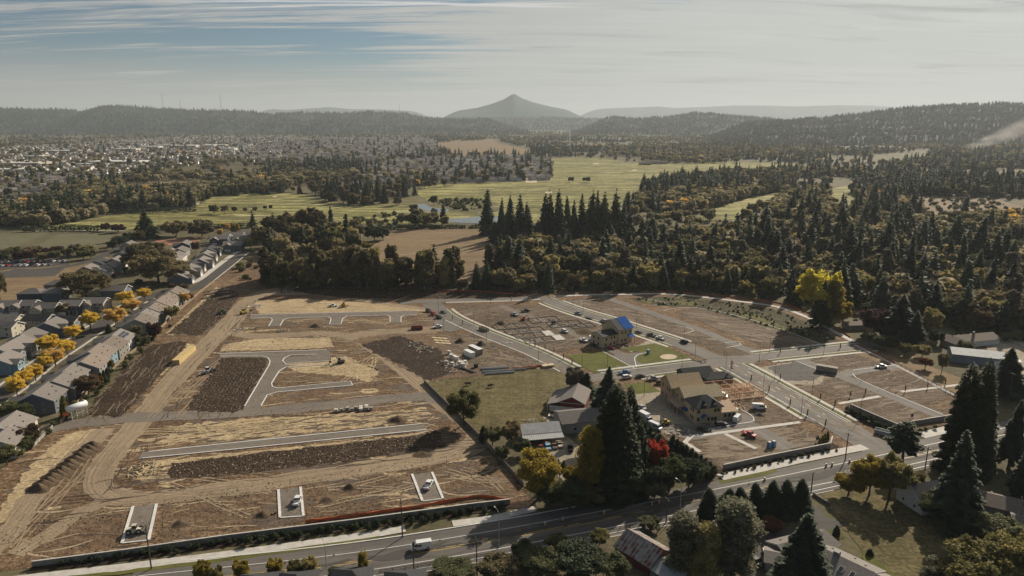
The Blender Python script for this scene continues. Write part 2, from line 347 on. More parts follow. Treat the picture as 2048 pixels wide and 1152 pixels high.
# building and vehicle surfaces
M['roof_grey'] = mk('roof_grey', (0.21,0.185,0.165), (0.155,0.137,0.122), 1.5, 0.9, var=0.2)
M['roof_brown'] = mk('roof_brown', (0.21,0.17,0.135), (0.155,0.125,0.10), 1.5, 0.9, var=0.2)
M['roof_dark'] = mk('roof_dark', (0.045,0.045,0.047), (0.03,0.03,0.032), 1.5, 0.9, var=0.15)
M['roof_felt'] = mk('roof_felt', (0.022,0.026,0.032), (0.014,0.017,0.021), 1.0, 0.8)
M['roof_far'] = mk('roof_far', (0.26,0.23,0.20), (0.07,0.062,0.056), 0.03, 0.9, var=0.7)
M['wall_far'] = mk('wall_far', (0.85,0.80,0.72), (0.55,0.50,0.43), 0.02, 0.9, var=0.3)
for k, c in dict(white=(0.66,0.64,0.58), cream=(0.58,0.52,0.40), beige=(0.42,0.36,0.28), grey=(0.30,0.29,0.27), slate=(0.14,0.16,0.18), navy=(0.055,0.07,0.10), green=(0.27,0.30,0.26), teal=(0.20,0.31,0.36), taupe=(0.24,0.21,0.18), tan=(0.36,0.30,0.22), blue_grey=(0.25,0.27,0.285)).items():
    M['siding_'+k] = mk('siding_'+k, c, tuple(x*0.86 for x in c), 0.8, 0.8)
M['trim'] = mk('trim', (0.70,0.68,0.63), (0.6,0.58,0.54), 1, 0.7)
M['osb'] = mk('osb', (0.50,0.38,0.23), (0.40,0.29,0.17), 1.2, 0.85)
M['osb_pale'] = mk('osb_pale', (0.58,0.47,0.29), (0.48,0.37,0.22), 1.0, 0.85)
M['osb_pink'] = mk('osb_pink', (0.46,0.33,0.22), (0.37,0.255,0.17), 1.2, 0.85)
M['stud'] = mk('stud', (0.62,0.44,0.30), (0.52,0.35,0.23), 1.5, 0.8)
M['wood_grey'] = mk('wood_grey', (0.22,0.19,0.155), (0.15,0.13,0.105), 1.0, 0.9)
M['wood_fence'] = mk('wood_fence', (0.30,0.22,0.145), (0.21,0.15,0.10), 0.5, 0.9)
M['red_barn'] = mk('red_barn', (0.16,0.030,0.026), (0.10,0.022,0.02), 0.8, 0.85)
M['tin'] = mk('tin', (0.42,0.42,0.41), (0.32,0.32,0.31), 0.5, 0.75, metal=0.15)
M['tin_pale'] = mk('tin_pale', (0.50,0.50,0.48), (0.40,0.40,0.38), 0.4, 0.75, metal=0.1)
M['rust'] = mk('rust', (0.30,0.27,0.24), (0.15,0.055,0.03), 0.45, 0.85, lo=.42, hi=.58)
M['blue_tarp'] = mk('blue_tarp', (0.03,0.11,0.36), (0.025,0.085,0.28), 0.7, 0.95, spec=0.05)
M['glass'] = mk('glass', (0.018,0.022,0.026), (0.012,0.014,0.018), 0.5, 0.12, spec=0.6)
M['window_dark'] = mk('window_dark', (0.05,0.055,0.06), (0.03,0.033,0.037), 0.5, 0.2, spec=0.5)
M['hole_shade'] = mk('hole_shade', (0.035,0.025,0.018), (0.02,0.015,0.011), 0.5, 0.9)  # solid pane painted dark for the unlit room behind an open window
M['solar'] = mk('solar', (0.05,0.055,0.07), (0.04,0.045,0.06), 0.5, 0.3)
M['tyre'] = mk('tyre', (0.018,0.017,0.016), (0.012,0.012,0.012), 1, 0.9)
M['rim'] = mk('rim', (0.45,0.45,0.44), (0.35,0.35,0.35), 1, 0.4, metal=0.6)
M['metal_dark'] = mk('metal_dark', (0.045,0.042,0.038), (0.03,0.028,0.026), 1, 0.6)
M['metal_pale'] = mk('metal_pale', (0.46,0.46,0.45), (0.36,0.36,0.35), 1, 0.45, metal=0.4)
M['pole_wood'] = mk('pole_wood', (0.10,0.075,0.055), (0.07,0.052,0.04), 1, 0.9)
for k, c in dict(white=(0.72,0.72,0.70), silver=(0.40,0.40,0.40), grey=(0.16,0.165,0.17), black=(0.014,0.014,0.016), red=(0.38,0.018,0.02), dark_red=(0.17,0.015,0.015), blue=(0.035,0.16,0.36), green=(0.05,0.12,0.04), yellow=(0.50,0.34,0.05), orange=(0.62,0.13,0.03), light_blue=(0.20,0.42,0.62), brown=(0.13,0.085,0.05), cream=(0.55,0.50,0.38)).items():
    M['car_'+k] = mk('car_'+k, c, tuple(x*0.93 for x in c), 0.5, 0.28, spec=0.5)
M['lamp_red'] = mk('lamp_red', (0.25,0.01,0.01), None, 1, 0.3)
M['lamp_clear'] = mk('lamp_clear', (0.6,0.6,0.58), None, 1, 0.2)
M['orange_net'] = mk('orange_net', (0.60,0.13,0.035), (0.42,0.09,0.03), 0.6, 0.8)
M['straw_bale'] = mk('straw_bale', (0.56,0.43,0.20), (0.44,0.32,0.14), 1.0, 0.95, 0.05, 4)
M['clod'] = mk('clod', (0.07,0.045,0.028), (0.03,0.019,0.012), 0.8, 0.95, var=0.3)
M['clod_pale'] = mk('clod_pale', (0.34,0.26,0.17), (0.19,0.14,0.09), 0.8, 0.95, var=0.3)
M['soil_heap'] = ground_mat('soil_heap', [(0.05,0.035,0.022),(0.10,0.07,0.045),(0.15,0.11,0.07)], 0.1, 0.5, 2.0, 0, 0.1, 0.2)
M['gravel_heap'] = mk('gravel_heap', (0.05,0.046,0.042), (0.035,0.032,0.03), 1.5, 0.95, 0.1, 4)
M['debris'] = mk('debris', (0.60,0.58,0.53), (0.35,0.32,0.28), 1.5, 0.85, var=0.4)
M['hide'] = mk('hide', (0.05,0.022,0.012), (0.03,0.014,0.009), 2, 0.8)
M['streak_pale'] = mk('streak_pale', (0.42,0.33,0.21), (0.28,0.21,0.13), 0.5, 0.95)
M['streak_mild'] = mk('streak_mild', (0.225,0.175,0.12), (0.155,0.117,0.08), 0.5, 0.95)
M['streak_dark'] = mk('streak_dark', (0.075,0.05,0.033), (0.045,0.03,0.02), 0.5, 0.95, 0.1, 1.0)
M['damp'] = mk('damp', (0.13,0.095,0.066), (0.075,0.052,0.036), 0.3, 0.9, 0.15, 1.0)
M['sand_grass'] = mk('sand_grass', (0.42,0.38,0.19), (0.33,0.30,0.14), 0.05, 0.95)
M['basin'] = ground_mat('basin', [(0.022,0.020,0.011),(0.045,0.042,0.020),(0.075,0.068,0.032),(0.12,0.10,0.05)], 0.06, 0.4, 1.2, R(-20), 0.3, 0.4, grain=0.8)
# ================================================================ SETTING
rng = np.random.default_rng(7); random.seed(7)
def catmull(pts, step=4.0, closed=False):
    pts = [Vector(p) for p in pts]; out = []
    n = len(pts)
    for i in range(n - (0 if closed else 1)):
        p1, p2 = pts[i], pts[(i+1) % n]
        p0 = pts[i-1] if (i or closed) else p1*2 - p2
        p3 = pts[(i+2) % n] if (closed or i+2 < n) else p2*2 - p1
        k = max(1, int((p2-p1).length/step))
        for j in range(k):
            t = j/k
            out.append(0.5*((2*p1) + (p2-p0)*t + (2*p0-5*p1+4*p2-p3)*t*t + (3*p1-p0-3*p2+p3)*t**3))
    if not closed: out.append(pts[-1])
    return out
def lin(pts, step):
    out = []
    for a, b in zip(pts[:-1], pts[1:]):
        a, b = Vector(a), Vector(b); k = max(1, int((b-a).length/step))
        out += [a.lerp(b, j/k) for j in range(k)]
    return out + [Vector(pts[-1])]
ZN = [0]
def zup(z):
    """no two flat sheets share a plane"""
    ZN[0] += 1; return z + ZN[0]*4e-5
def sheet(name, px, z, mat, jag=0.0, smooth=False, rot=0.0, ground=False):
    """flat region of ground from its outline; jag roughens the edge (metres)"""
    z = zup(z)
    pts = [Vector(p) if ground else G(*p) for p in px]
    if smooth: pts = catmull(pts, max(2.0, 0.01*pts[0].y), True)
    elif jag: pts = lin(pts + [pts[0]], max(1.2, jag*2.0))[:-1]
    if jag: pts = [p + Vector((random.gauss(0, jag), random.gauss(0, jag), 0)) for p in pts]
    me = bpy.data.meshes.new(name)
    me.from_pydata([(p.x, p.y, z) for p in pts], [], [tuple(range(len(pts)))])
    if me.polygons[0].normal.z < 0: me.flip_normals()
    uv = me.uv_layers.new(); c, s = math.cos(rot), math.sin(rot)
    for lp in me.loops:
        v = me.vertices[lp.vertex_index].co; uv.data[lp.index].uv = (v.x*c + v.y*s, -v.x*s + v.y*c)
    me.materials.append(mat)
    o = link_obj(name, me); o['kind'] = 'structure'; return o
def ribbon(name, px, width, z, mat, smooth=True, ground=False, jag=0.0, step=4.0, off=0.0):
    z = zup(z)
    pts = [Vector(p) if ground else G(*p) for p in px]
    pts = catmull(pts, step) if smooth else lin(pts, step)
    n = len(pts); vs_, us = [], []; s = 0.0
    for i, p in enumerate(pts):
        d = (pts[min(i+1, n-1)] - pts[max(i-1, 0)]); d.z = 0; d.normalize(); q = Vector((-d.y, d.x, 0))
        if i: s += (p - pts[i-1]).length
        w = width(i/(n-1)) if callable(width) else width
        a = w/2 + (random.gauss(0, jag) if jag else 0); b = w/2 + (random.gauss(0, jag) if jag else 0)
        vs_ += [p + q*(a+off), p + q*(off-b)]; us += [(s, a), (s, -b)]
    me = bpy.data.meshes.new(name)
    me.from_pydata([(v.x, v.y, z) for v in vs_], [], [(2*i, 2*i+1, 2*i+3, 2*i+2) for i in range(n-1)])
    uv = me.uv_layers.new()
    for lp in me.loops: uv.data[lp.index].uv = us[lp.vertex_index]
    me.materials.append(mat)
    o = link_obj(name, me); o['kind'] = 'structure'; return o
def bar(name, px, w, h, mat, z=0.0, smooth=False, ground=False, kind='structure', step=3.0, off=0.0):
    """kerb, wall or rail: a solid strip of width w and height h along a path"""
    pts = [Vector(p) if ground else G(*p) for p in px]
    pts = catmull(pts, step) if smooth else lin(pts, 1e9)
    n = len(pts); vs_ = []
    for i, p in enumerate(pts):
        d0 = (pts[i]-pts[i-1]).normalized() if i else None
        d1 = (pts[i+1]-pts[i]).normalized() if i < n-1 else None
        d = ((d0 or d1) + (d1 or d0)).normalized(); q = Vector((-d.y, d.x, 0))
        for s_, zz_ in ((w/2+off, z), (-w/2+off, z), (-w/2+off, z+h), (w/2+off, z+h)): vs_.append((p.x+q.x*s_, p.y+q.y*s_, zz_))
    fs = [(3, 2, 1, 0), tuple(4*(n-1)+k for k in range(4))]
    for i in range(n-1):
        for k in range(4): fs.append((4*i+k, 4*i+(k+1)%4, 4*i+4+(k+1)%4, 4*i+4+k))
    me = bpy.data.meshes.new(name); me.from_pydata(vs_, [], fs); me.materials.append(mat); me.update()
    o = link_obj(name, me)
    if kind: o['kind'] = kind
    return o

# ground: one sheet to the horizon
me = bpy.data.meshes.new('ground'); S_ = 42000.0
me.from_pydata([(-S_, -500, 0), (S_, -500, 0), (S_, 45000, 0), (-S_, 45000, 0)], [], [(0, 1, 2, 3)]); me.materials.append(M['land'])
link_obj('ground', me)['kind'] = 'structure'

# golf course, ponds, fields
sheet('golf_course', [(70,460),(200,434),(380,416),(430,394),(520,386),(610,390),(650,402),(740,404),(830,413),(905,424),(985,436),(900,446),(700,448),(560,452),(420,456),(320,459)], 0.12, M['golf'], smooth=True)
sheet('golf_course', [(822,380),(880,368),(1000,365),(1100,361),(1104,318),(1150,314),(1200,316),(1260,325),(1360,328),(1420,324),(1600,326),(1600,343),(1450,350),(1370,356),(1310,372),(1270,400),(1250,430),(1160,446),(1010,446),(960,430),(900,420),(850,400)], 0.10, M['golf'])
sheet('golf_course', [(1395,428),(1440,412),(1500,395),(1560,384),(1566,400),(1540,425),(1500,440),(1410,440)], 0.12, M['golf'], smooth=True)
sheet('golf_course', [(1655,385),(1690,372),(1715,378),(1722,405),(1700,430),(1665,430)], 0.12, M['golf'], smooth=True)
sheet('rough_grass', [(640,398),(700,392),(830,392),(860,405),(880,420),(800,410),(700,408)], 0.16, M['rough'], smooth=True)
sheet('rough_grass', [(850,404),(900,396),(960,398),(1000,410),(980,430),(930,428),(880,420)], 0.16, M['rough'], smooth=True)
for a in ([(1264,340),(1272,339),(1274,341),(1266,342)], [(1185,327),(1196,326),(1198,328),(1188,329)], [(545,393),(553,392),(555,394),(547,395)], [(1090,384),(1102,383),(1104,386),(1093,387)], [(1505,344),(1522,342),(1526,345),(1510,347)]):
    sheet('sand_bunker', a, 0.24, M['sand'], smooth=True)
for a in ([(828,410),(846,408),(868,416),(896,419),(892,425),(866,425),(846,420)], [(880,441),(930,436),(985,432),(1003,436),(998,446),(940,447),(905,445)], [(1240,416),(1262,409),(1300,408),(1336,412),(1330,420),(1290,424),(1255,422)], [(1500,425),(1530,420),(1545,424),(1520,430)]):
    sheet('pond', a, 0.3, M['water'], smooth=True)
sheet('dry_field', [(745,492),(785,462),(860,456),(1000,455),(1004,484),(985,520),(955,560),(900,580),(760,580)], 0.10, M['dry_field'], 0.8)
ribbon('farm_track', [(745,514),(830,508),(930,502),(990,500)], 4, 0.16, M['track'], jag=0.3)
sheet('field', [(700,500),(760,492),(760,520),(700,520)], 0.14, M['rough'])
sheet('heath', [(1815,392),(1880,388),(1990,398),(2050,415),(2070,440),(1960,452),(1850,446),(1822,420)], 0.10, M['heath'], 2.0)
sheet('heath', [(1990,505),(2060,505),(2080,540),(2000,545)], 0.10, M['heath'], 1.0)
sheet('dry_field', [(858,287),(900,280),(985,279),(1002,288),(1060,300),(1062,311),(990,313),(900,313),(868,302)], 0.3, M['dry_field'], 3.0)
sheet('field', [(1735,310),(1800,308),(1860,302),(1850,322),(1760,326)], 0.3, M['rough'], smooth=True)
sheet('field', [(1990,273),(2060,271),(2060,281),(1995,283)], 0.3, M['golf'])
sheet('dry_field', [(238,372),(300,362),(420,360),(400,380),(260,386)], 0.2, M['dry_field'], 2.0)
# school grounds north-west
sheet('sports_field', [(-20,470),(75,463),(100,466),(20,500),(-20,505)], 0.10, M['turf_grey'])
sheet('sports_field', [(118,468),(228,466),(214,488),(176,500),(60,498)], 0.10, M['turf_grey'])
sheet('dry_field', [(-20,545),(60,532),(150,528),(205,512),(225,516),(140,560),(95,590),(40,602),(-20,606)], 0.10, M['dry_field'], 0.4)
ribbon('school_road', [(-30,548),(60,541),(110,536),(160,528),(205,512),(240,495),(262,478),(330,463),(470,458)], 9, 0.16, M['asphalt_dark'])
sheet('car_park', [(-20,520),(60,516),(130,516),(140,530),(60,536),(-20,540)], 0.14, M['asphalt_dark'])
sheet('play_court', [(0,548),(30,538),(130,537),(110,552),(10,556)], 0.18, M['asphalt_dark'])
sheet('tennis_court', [(308,482),(390,474),(402,482),(330,492)], 0.14, M['clay'])
bar('sports_path', [(60,463),(160,461),(250,462)], 2.5, 0.06, M['concrete'], 0.12)
# west estate
sheet('yards', [(-60,640),(20,590),(95,580),(130,560),(200,530),(260,500),(330,478),(420,468),(520,466),(520,500),(430,560),(372,585),(330,630),(300,660),(250,705),(185,790),(140,830),(60,890),(-60,960)], 0.05, M['yard'])
ribbon('street', [(-60,830),(20,778),(85,728),(140,692),(185,662),(230,632),(268,607),(310,590),(340,580),(376,578)], 8.5, 0.10, M['asphalt_dark'])
ribbon('sidewalk', [(-60,830),(20,778),(85,728),(140,692),(185,662),(230,632),(268,607),(310,590)], 1.5, 0.12, M['concrete'], off=6.6)
ribbon('sidewalk', [(-60,830),(20,778),(85,728),(140,692),(185,662),(230,632),(268,607),(310,590)], 1.5, 0.12, M['concrete'], off=-6.6)
ribbon('street', [(330,583),(386,578),(404,570),(440,543),(472,518),(492,503)], 9, 0.13, M['asphalt_dark'])
ribbon('street', [(424,508),(445,490),(468,472),(488,462)], 8, 0.13, M['asphalt_dark'])
ribbon('sidewalk', [(378,568),(398,560),(430,536),(462,512),(478,503)], 4.5, 0.14, M['concrete'])
bar('kerb', [(408,577),(445,548),(476,523),(497,505)], 0.5, 0.15, M['kerb'], 0.1)
ribbon('lane', [(170,566),(205,553),(240,540),(262,528),(285,516)], 4, 0.12, M['asphalt_dark'])
sheet('lawn', [(205,640),(230,622),(250,612),(262,618),(225,640)], 0.14, M['verge'], 0.4)

# construction site, bare earth
sheet('building_site', [(-60,990),(45,905),(120,855),(170,838),(195,795),(300,685),(372,598),(420,566),(500,510),(560,505),(560,560),(620,572),(850,578),(1100,582),(1300,580),(1420,588),(1560,606),(1640,640),(1720,684),(1800,720),(1930,800),(1900,850),(1780,880),(1720,905),(1460,945),(1330,880),(1270,850),(1240,790),(1140,745),(1060,738),(850,764),(900,830),(960,890),(1030,955),(1080,1000),(950,1022),(450,1087),(60,1136),(-60,1152)], 0.02, M['site'])
TR = M['track']
sheet('straw_patch', [(500,602),(600,598),(740,606),(850,615),(870,622),(700,625),(520,628)], 0.055, M['straw'], 0.5, rot=head((500,602),(740,606)))
sheet('straw_patch', [(445,690),(520,676),(660,676),(668,694),(560,700),(440,702)], 0.055, M['straw'], 0.5, rot=head((445,690),(660,676)))
sheet('straw_patch', [(318,888),(360,850),(500,838),(780,822),(850,818),(880,838),(700,858),(480,878)], 0.055, M['straw'], 0.8, rot=head((318,888),(850,818)))
sheet('straw_patch', [(265,960),(300,925),(350,915),(345,945),(400,952),(340,968)], 0.055, M['straw'], 0.6, rot=head((265,960),(350,915)))
sheet('straw_patch', [(565,728),(640,712),(700,716),(760,742),(740,765),(690,752),(600,745)], 0.050, M['straw'], 0.6, rot=R(30))
sheet('straw_patch', [(60,930),(130,868),(205,855),(200,870),(150,910),(80,965),(20,1040),(-20,1050)], 0.050, M['straw'], 0.6, rot=head((60,965),(200,862)))
sheet('straw_patch', [(205,860),(215,850),(300,850),(245,905),(200,950),(170,950)], 0.046, M['lot'], 0.8)
sheet('straw_patch', [(345,920),(880,862),(885,868),(345,930)], 0.058, M['straw'], 0.3, rot=head((345,920),(880,862)))
sheet('straw_patch', [(190,838),(235,832),(390,690),(372,686)], 0.050, M['straw'], 0.4, rot=head((190,838),(372,686)))
sheet('straw_patch', [(330,668),(345,672),(445,578),(432,574)], 0.050, M['straw'], 0.3, rot=head((330,668),(432,574)))
for a, m in (([(330,985),(560,952),(556,1030),(340,1078),(320,1080)], 'lot'), ([(612,950),(820,930),(845,1003),(612,1040)], 'lot'), ([(870,935),(960,915),(1020,965),(1040,1000),(890,1005)], 'lot'),
             ([(80,1010),(250,1020),(240,1085),(60,1118)], 'lot'), ([(535,775),(560,782),(700,775),(790,790),(640,808),(520,815)], 'lot'), ([(550,745),(660,735),(750,750),(795,785),(705,765),(552,772)], 'lot'),
             ([(505,640),(660,637),(790,633),(850,640),(850,655),(700,662),(480,664)], 'lot')):
    sheet('dirt_lot', a, 0.040, M[m], 0.5)
# haul roads
W_ = lambda t: 11 + 2*math.sin(t*9)
ribbon('haul_road', [(560,578),(520,588),(492,606),(465,640),(430,675),(385,718),(335,775),(288,832),(248,880),(212,925),(196,962),(225,992),(300,996),(420,982),(560,962),(720,938),(860,916),(940,895),(962,868),(935,838),(890,803),(855,770),(815,738),(770,705),(735,684),(700,672)], W_, 0.070, TR, jag=0.35)
ribbon('haul_road', [(700,672),(640,667),(560,671),(500,672),(462,660),(470,636)], 9, 0.074, TR, jag=0.3)
ribbon('haul_road', [(690,672),(760,665),(830,660),(895,657)], 10, 0.078, TR, jag=0.3)
ribbon('haul_road', [(30,880),(110,855),(200,842),(300,834),(480,826),(640,813),(760,800),(850,793),(900,806)], 9, 0.082, M['gravel'], jag=0.4)
ribbon('haul_road', [(520,590),(640,588),(760,606),(850,618)], 6, 0.078, TR, jag=0.3)
ribbon('haul_road', [(-40,1120),(20,1060),(60,1000),(90,975),(130,935),(190,880),(215,857)], 7, 0.062, TR, jag=0.4)
ribbon('haul_road', [(30,1110),(110,1060),(170,1020),(220,1000)], 6, 0.066, TR, jag=0.4)
# many loose wheel tracks pressed in the soil
def tracks(n, a, b, spread, wig, w=0.55, mat='track', z=0.086):
    for i in range(n):
        p, q = G(*a), G(*b); d = (q-p); side = Vector((-d.y, d.x, 0)).normalized()
        o1, o2 = random.gauss(0, spread), random.gauss(0, spread)
        pts = [p + d*t + side*(o1*(1-t) + o2*t + wig*math.sin(t*3 + i*1.7)) for t in (random.uniform(-.05, .2), .3, .5, .7, random.uniform(.8, 1.05))]
        for s_ in (-0.9, 0.9):
            ribbon('wheel_track', [(v.x + side.x*s_, v.y + side.y*s_, 0) for v in pts], w, z + 0.0011*i + (0.0005 if s_ > 0 else 0), M[mat], ground=True, jag=0.06, step=3)
tracks(6, (10,1110), (205,865), 3.5, 3.0)
tracks(3, (640,720), (770,760), 4, 5.0, mat='straw', z=0.092)
tracks(3, (760,705), (700,765), 3, 4.0, mat='straw', z=0.096)
tracks(3, (320,985), (540,1000), 5, 2.0)
tracks(3, (620,1000), (830,950), 6, 3.0, z=0.09)
tracks(4, (880,950), (1010,985), 5, 4.0, z=0.094)
tracks(3, (700,640), (780,648), 2, 2.0, mat='straw', z=0.095)
tracks(3, (300,860), (620,850), 3, 1.0, mat='straw', z=0.098)
tracks(3, (330,830), (470,690), 4, 2.0, z=0.10)
# tilled plots of dark soil
TILLED = [[(335,668),(385,625),(440,578),(482,584),(468,606),(440,640),(400,670)], [(180,832),(192,800),(300,690),(375,683),(352,715),(290,785),(240,833)],
          [(372,822),(410,765),(446,716),(532,716),(536,725),(488,812),(480,824)], [(335,952),(345,928),(500,909),(700,887),(880,866),(892,892),(700,921),(500,944),(350,958)],
          [(705,680),(770,670),(850,668),(900,700),(960,740),(950,752),(860,764),(800,732)]]
for i, a in enumerate(TILLED):
    sheet('tilled_plot', a, 0.1035, M['tilled'] if i < 4 else M['lot'], 0.9)
sheet('dark_bank', [(560,574),(700,577),(900,580),(1085,584),(1050,596),(900,597),(700,597),(620,588)], 0.1035, M['tilled'], 0.5)
sheet('soil_patch', [(720,690),(800,672),(880,700),(905,745),(860,762),(810,735)], 0.106, M['mulch'], 0.8)
# gravel lanes and their kerbs on the west site
sheet('gravel_lane', [(440,706),(655,700),(660,703),(661,722),(571,728),(566,723),(569,716),(632,709),(580,711),(565,718),(566,727),(575,733),(661,729),(571,735),(558,743),(543,767),(545,774),(555,777),(701,763),(705,771),(553,785),(534,791),(520,815),(486,818),(538,731),(540,723),(536,716),(526,713),(440,714)], 0.115, M['gravel'])
sheet('gravel_lane', [(500,629),(802,622),(840,622),(830,632),(810,631),(803,634),(803,646),(780,646),(780,634),(775,631),(693,634),(685,638),(682,650),(659,650),(662,638),(657,634),(575,638),(567,641),(560,653),(537,653),(545,641),(541,637),(500,638)], 0.115, M['gravel'])
sheet('gravel_lane', [(285,905),(450,886),(846,847),(856,861),(450,902),(275,919)], 0.115, M['gravel'], rot=head((285,905),(846,847)))
for a in ([(266,1014),(313,1009),(298,1080),(244,1087)], [(557,980),(602,975),(607,1033),(560,1036)], [(824,949),(864,945),(886,998),(845,1003)]):
    sheet('gravel_drive', a, 0.115, M['gravel'], rot=R(80))
KERBS = [[(440,708),(653,700)], [(440,713),(526,713),(536,716),(540,723),(538,731),(489,813)], [(632,709),(581,711),(569,716),(565,722),(571,728),(660,722),(661,729)],
         [(661,729),(571,735),(558,743),(543,767),(545,774),(555,777),(701,763),(705,771)], [(705,771),(553,785),(534,791),(522,812)],
         [(502,630),(802,623)], [(537,653),(545,640),(541,636),(502,637)], [(560,652),(567,640),(575,637),(657,634),(662,638),(659,649),(682,649),(685,638),(693,633),(775,631),(780,634),(780,645)], [(802,645),(802,634),(808,631),(835,630)],
         [(297,904),(450,888),(845,848)], [(285,917),(450,901),(853,860)]]
for k in KERBS: bar('kerb', k, 0.5, 0.16, M['kerb'], 0.08)
for a in ([(266,1014),(244,1087),(297,1081),(313,1009)], [(557,980),(560,1036),(607,1033),(601,975)], [(824,949),(845,1003),(886,998),(864,945)]):
    bar('kerb', a[:2], 0.8, 0.22, M['kerb'], 0.08); bar('kerb', a[2:], 0.8, 0.22, M['kerb'], 0.08); bar('kerb', a[1:3], 0.45, 0.14, M['kerb'], 0.08)

# ---- east side: paved roads, sidewalks, verges
AV = [(1095,597),(1102,604),(1154,623),(1215,641),(1280,662),(1341,682),(1396,703),(1463,731),(1554,781),(1645,832),(1724,878),(1760,902)]
WR = [(868,606),(880,620),(905,638),(971,668),(1063,704),(1136,740),(1168,756)]
TRD = [(800,606),(868,602),(940,600),(1020,598),(1095,594)]
CR = [(1158,760),(1239,750),(1348,736),(1420,727),(1463,724),(1523,714),(1645,701),(1752,690)]
ribbon('avenue', AV, lambda t: 10.5 + 3.0*max(0, min(1, (t-.6)*5)), 0.130, M['asphalt'])
ribbon('road', WR, 9, 0.134, M['asphalt'])
ribbon('road', TRD, 8, 0.126, M['asphalt'])
ribbon('road', CR, 9.5, 0.138, M['asphalt'])
sheet('junction', [(845,612),(880,604),(905,632),(930,652),(900,664),(868,652),(872,630)], 0.142, M['asphalt'], smooth=True)
sheet('junction', [(1425,716),(1462,712),(1500,714),(1510,722),(1500,745),(1470,752),(1430,738),(1410,728)], 0.146, M['asphalt'], smooth=True)
def offs(path, d, a=0, b=None):
    pts = catmull([G(*p) for p in path], 6); n = len(pts); out = []
    for i, p in enumerate(pts):
        e = (pts[min(i+1, n-1)] - pts[max(i-1, 0)]).normalized(); out.append(p + Vector((-e.y, e.x, 0))*d)
    k = len(out); return [tuple(v) for v in out[int(a*k):(int(b*k) if b else k)]]
def edge(path, side, d0, a=0, b=None, verge=2.0, walk=1.8):
    """kerb, planted verge and sidewalk along one side of a road"""
    bar('kerb', offs(path, side*d0, a, b), 0.4, 0.15, M['kerb'], 0.05, ground=True)
    if verge: ribbon('grass_verge', offs(path, side*(d0+.2+verge/2), a, b), verge, 0.152, M['verge'], False, True)
    ribbon('sidewalk', offs(path, side*(d0+.3+verge+walk/2), a, b), walk, 0.160, M['concrete'], False, True)
edge(AV, 1, 5.3, 0.05, 0.52); edge(AV, 1, 6.6, 0.62, 0.93); edge(AV, -1, 5.3, 0.04, 0.52); edge(AV, -1, 6.6, 0.62, 0.90)
edge(WR, 1, 4.5, 0.10, 0.93)
edge(WR, -1, 4.5, 0.22, 0.92, 0, 0.3)
edge(CR, 1, 4.8, 0.10, 0.42); edge(CR, 1, 4.8, 0.54, 0.98); edge(CR, -1, 4.8, 0.16, 0.42); edge(CR, -1, 4.8, 0.55, 0.98)
edge(TRD, -1, 4.0, 0.3, 0.98, 0.6, 1.5)
# worn lane lines on the avenue
for d_ in (-1.7, 1.7):
    ol = offs(AV, d_, 0.62, 0.94); L_ = lin(ol, 1.0)
    for i in range(0, len(L_)-4, 9): ribbon('lane_mark', [tuple(L_[i]), tuple(L_[i+3])], 0.22, 0.152, M['paint_white'], False, True)
for d_ in (-6.0, 5.2): ribbon('lane_mark', offs(AV, d_, 0.64, 0.93), 0.14, 0.152, M['paint_white'], False, True)
# building lots and lanes between them
LE = M['lot_east']
for a in ([(905,612),(1000,608),(1080,612),(1180,640),(1230,660),(1180,690),(1120,705),(1060,690),(985,655),(925,628)],
          [(1115,600),(1180,600),(1250,612),(1340,640),(1420,672),(1530,705),(1470,715),(1400,690),(1300,652),(1200,622)],
          [(1355,622),(1400,617),(1480,635),(1560,660),(1640,690),(1550,702),(1500,682),(1420,652)],
          [(890,672),(940,668),(1050,712),(1110,742),(1040,745),(960,752),(905,735),(870,700)],
          [(1520,735),(1600,722),(1720,700),(1760,704),(1900,775),(1890,800),(1790,812),(1700,800),(1600,770)],
          [(1690,812),(1790,795),(1890,835),(1780,850)], [(1380,875),(1560,845),(1650,882),(1600,900),(1440,935)], [(1480,800),(1560,818),(1590,840),(1520,855),(1470,845)]):
    sheet('building_lot', a, 0.100, LE, 0.4)
sheet('rubble_ground', [(1250,790),(1330,775),(1350,800),(1420,830),(1410,850),(1330,870),(1270,830)], 0.112, M['rubble'], 0.5)
sheet('rubble_ground', [(1255,700),(1300,680),(1320,690),(1260,705)], 0.112, M['rubble'], 0.4)
sheet('rubble_ground', [(1500,738),(1560,728),(1620,722),(1655,745),(1640,770),(1560,770)], 0.108, M['rubble'], 0.4)
sheet('gravel_bed', [(1535,735),(1600,723),(1655,745),(1625,762),(1570,762)], 0.116, M['asphalt_dark'], 0.3)
ribbon('lane', [(1000,612),(1060,634),(1120,656),(1180,682),(1240,708),(1280,730)], 6.0, 0.120, M['gravel'])
ribbon('lane', [(1200,592),(1260,612),(1320,632),(1400,660),(1470,690),(1520,710)], 6.5, 0.120, M['asphalt'])
ribbon('lane', [(1600,718),(1640,738),(1700,760),(1780,792),(1880,832)], 6.5, 0.120, M['asphalt'])
ribbon('lane', [(1680,752),(1720,742),(1790,732)], 6.0, 0.124, M['asphalt'])
ribbon('lane', [(1500,850),(1530,868),(1580,898)], 7.0, 0.124, M['asphalt'])
sheet('court', [(1300,840),(1400,852),(1480,826),(1508,842),(1500,860),(1440,870),(1380,880),(1330,862),(1290,858)], 0.122, M['asphalt'], smooth=True)
sheet('court', [(1250,708),(1290,705),(1276,716),(1290,732),(1262,738),(1225,712)], 0.126, M['asphalt'], smooth=True)
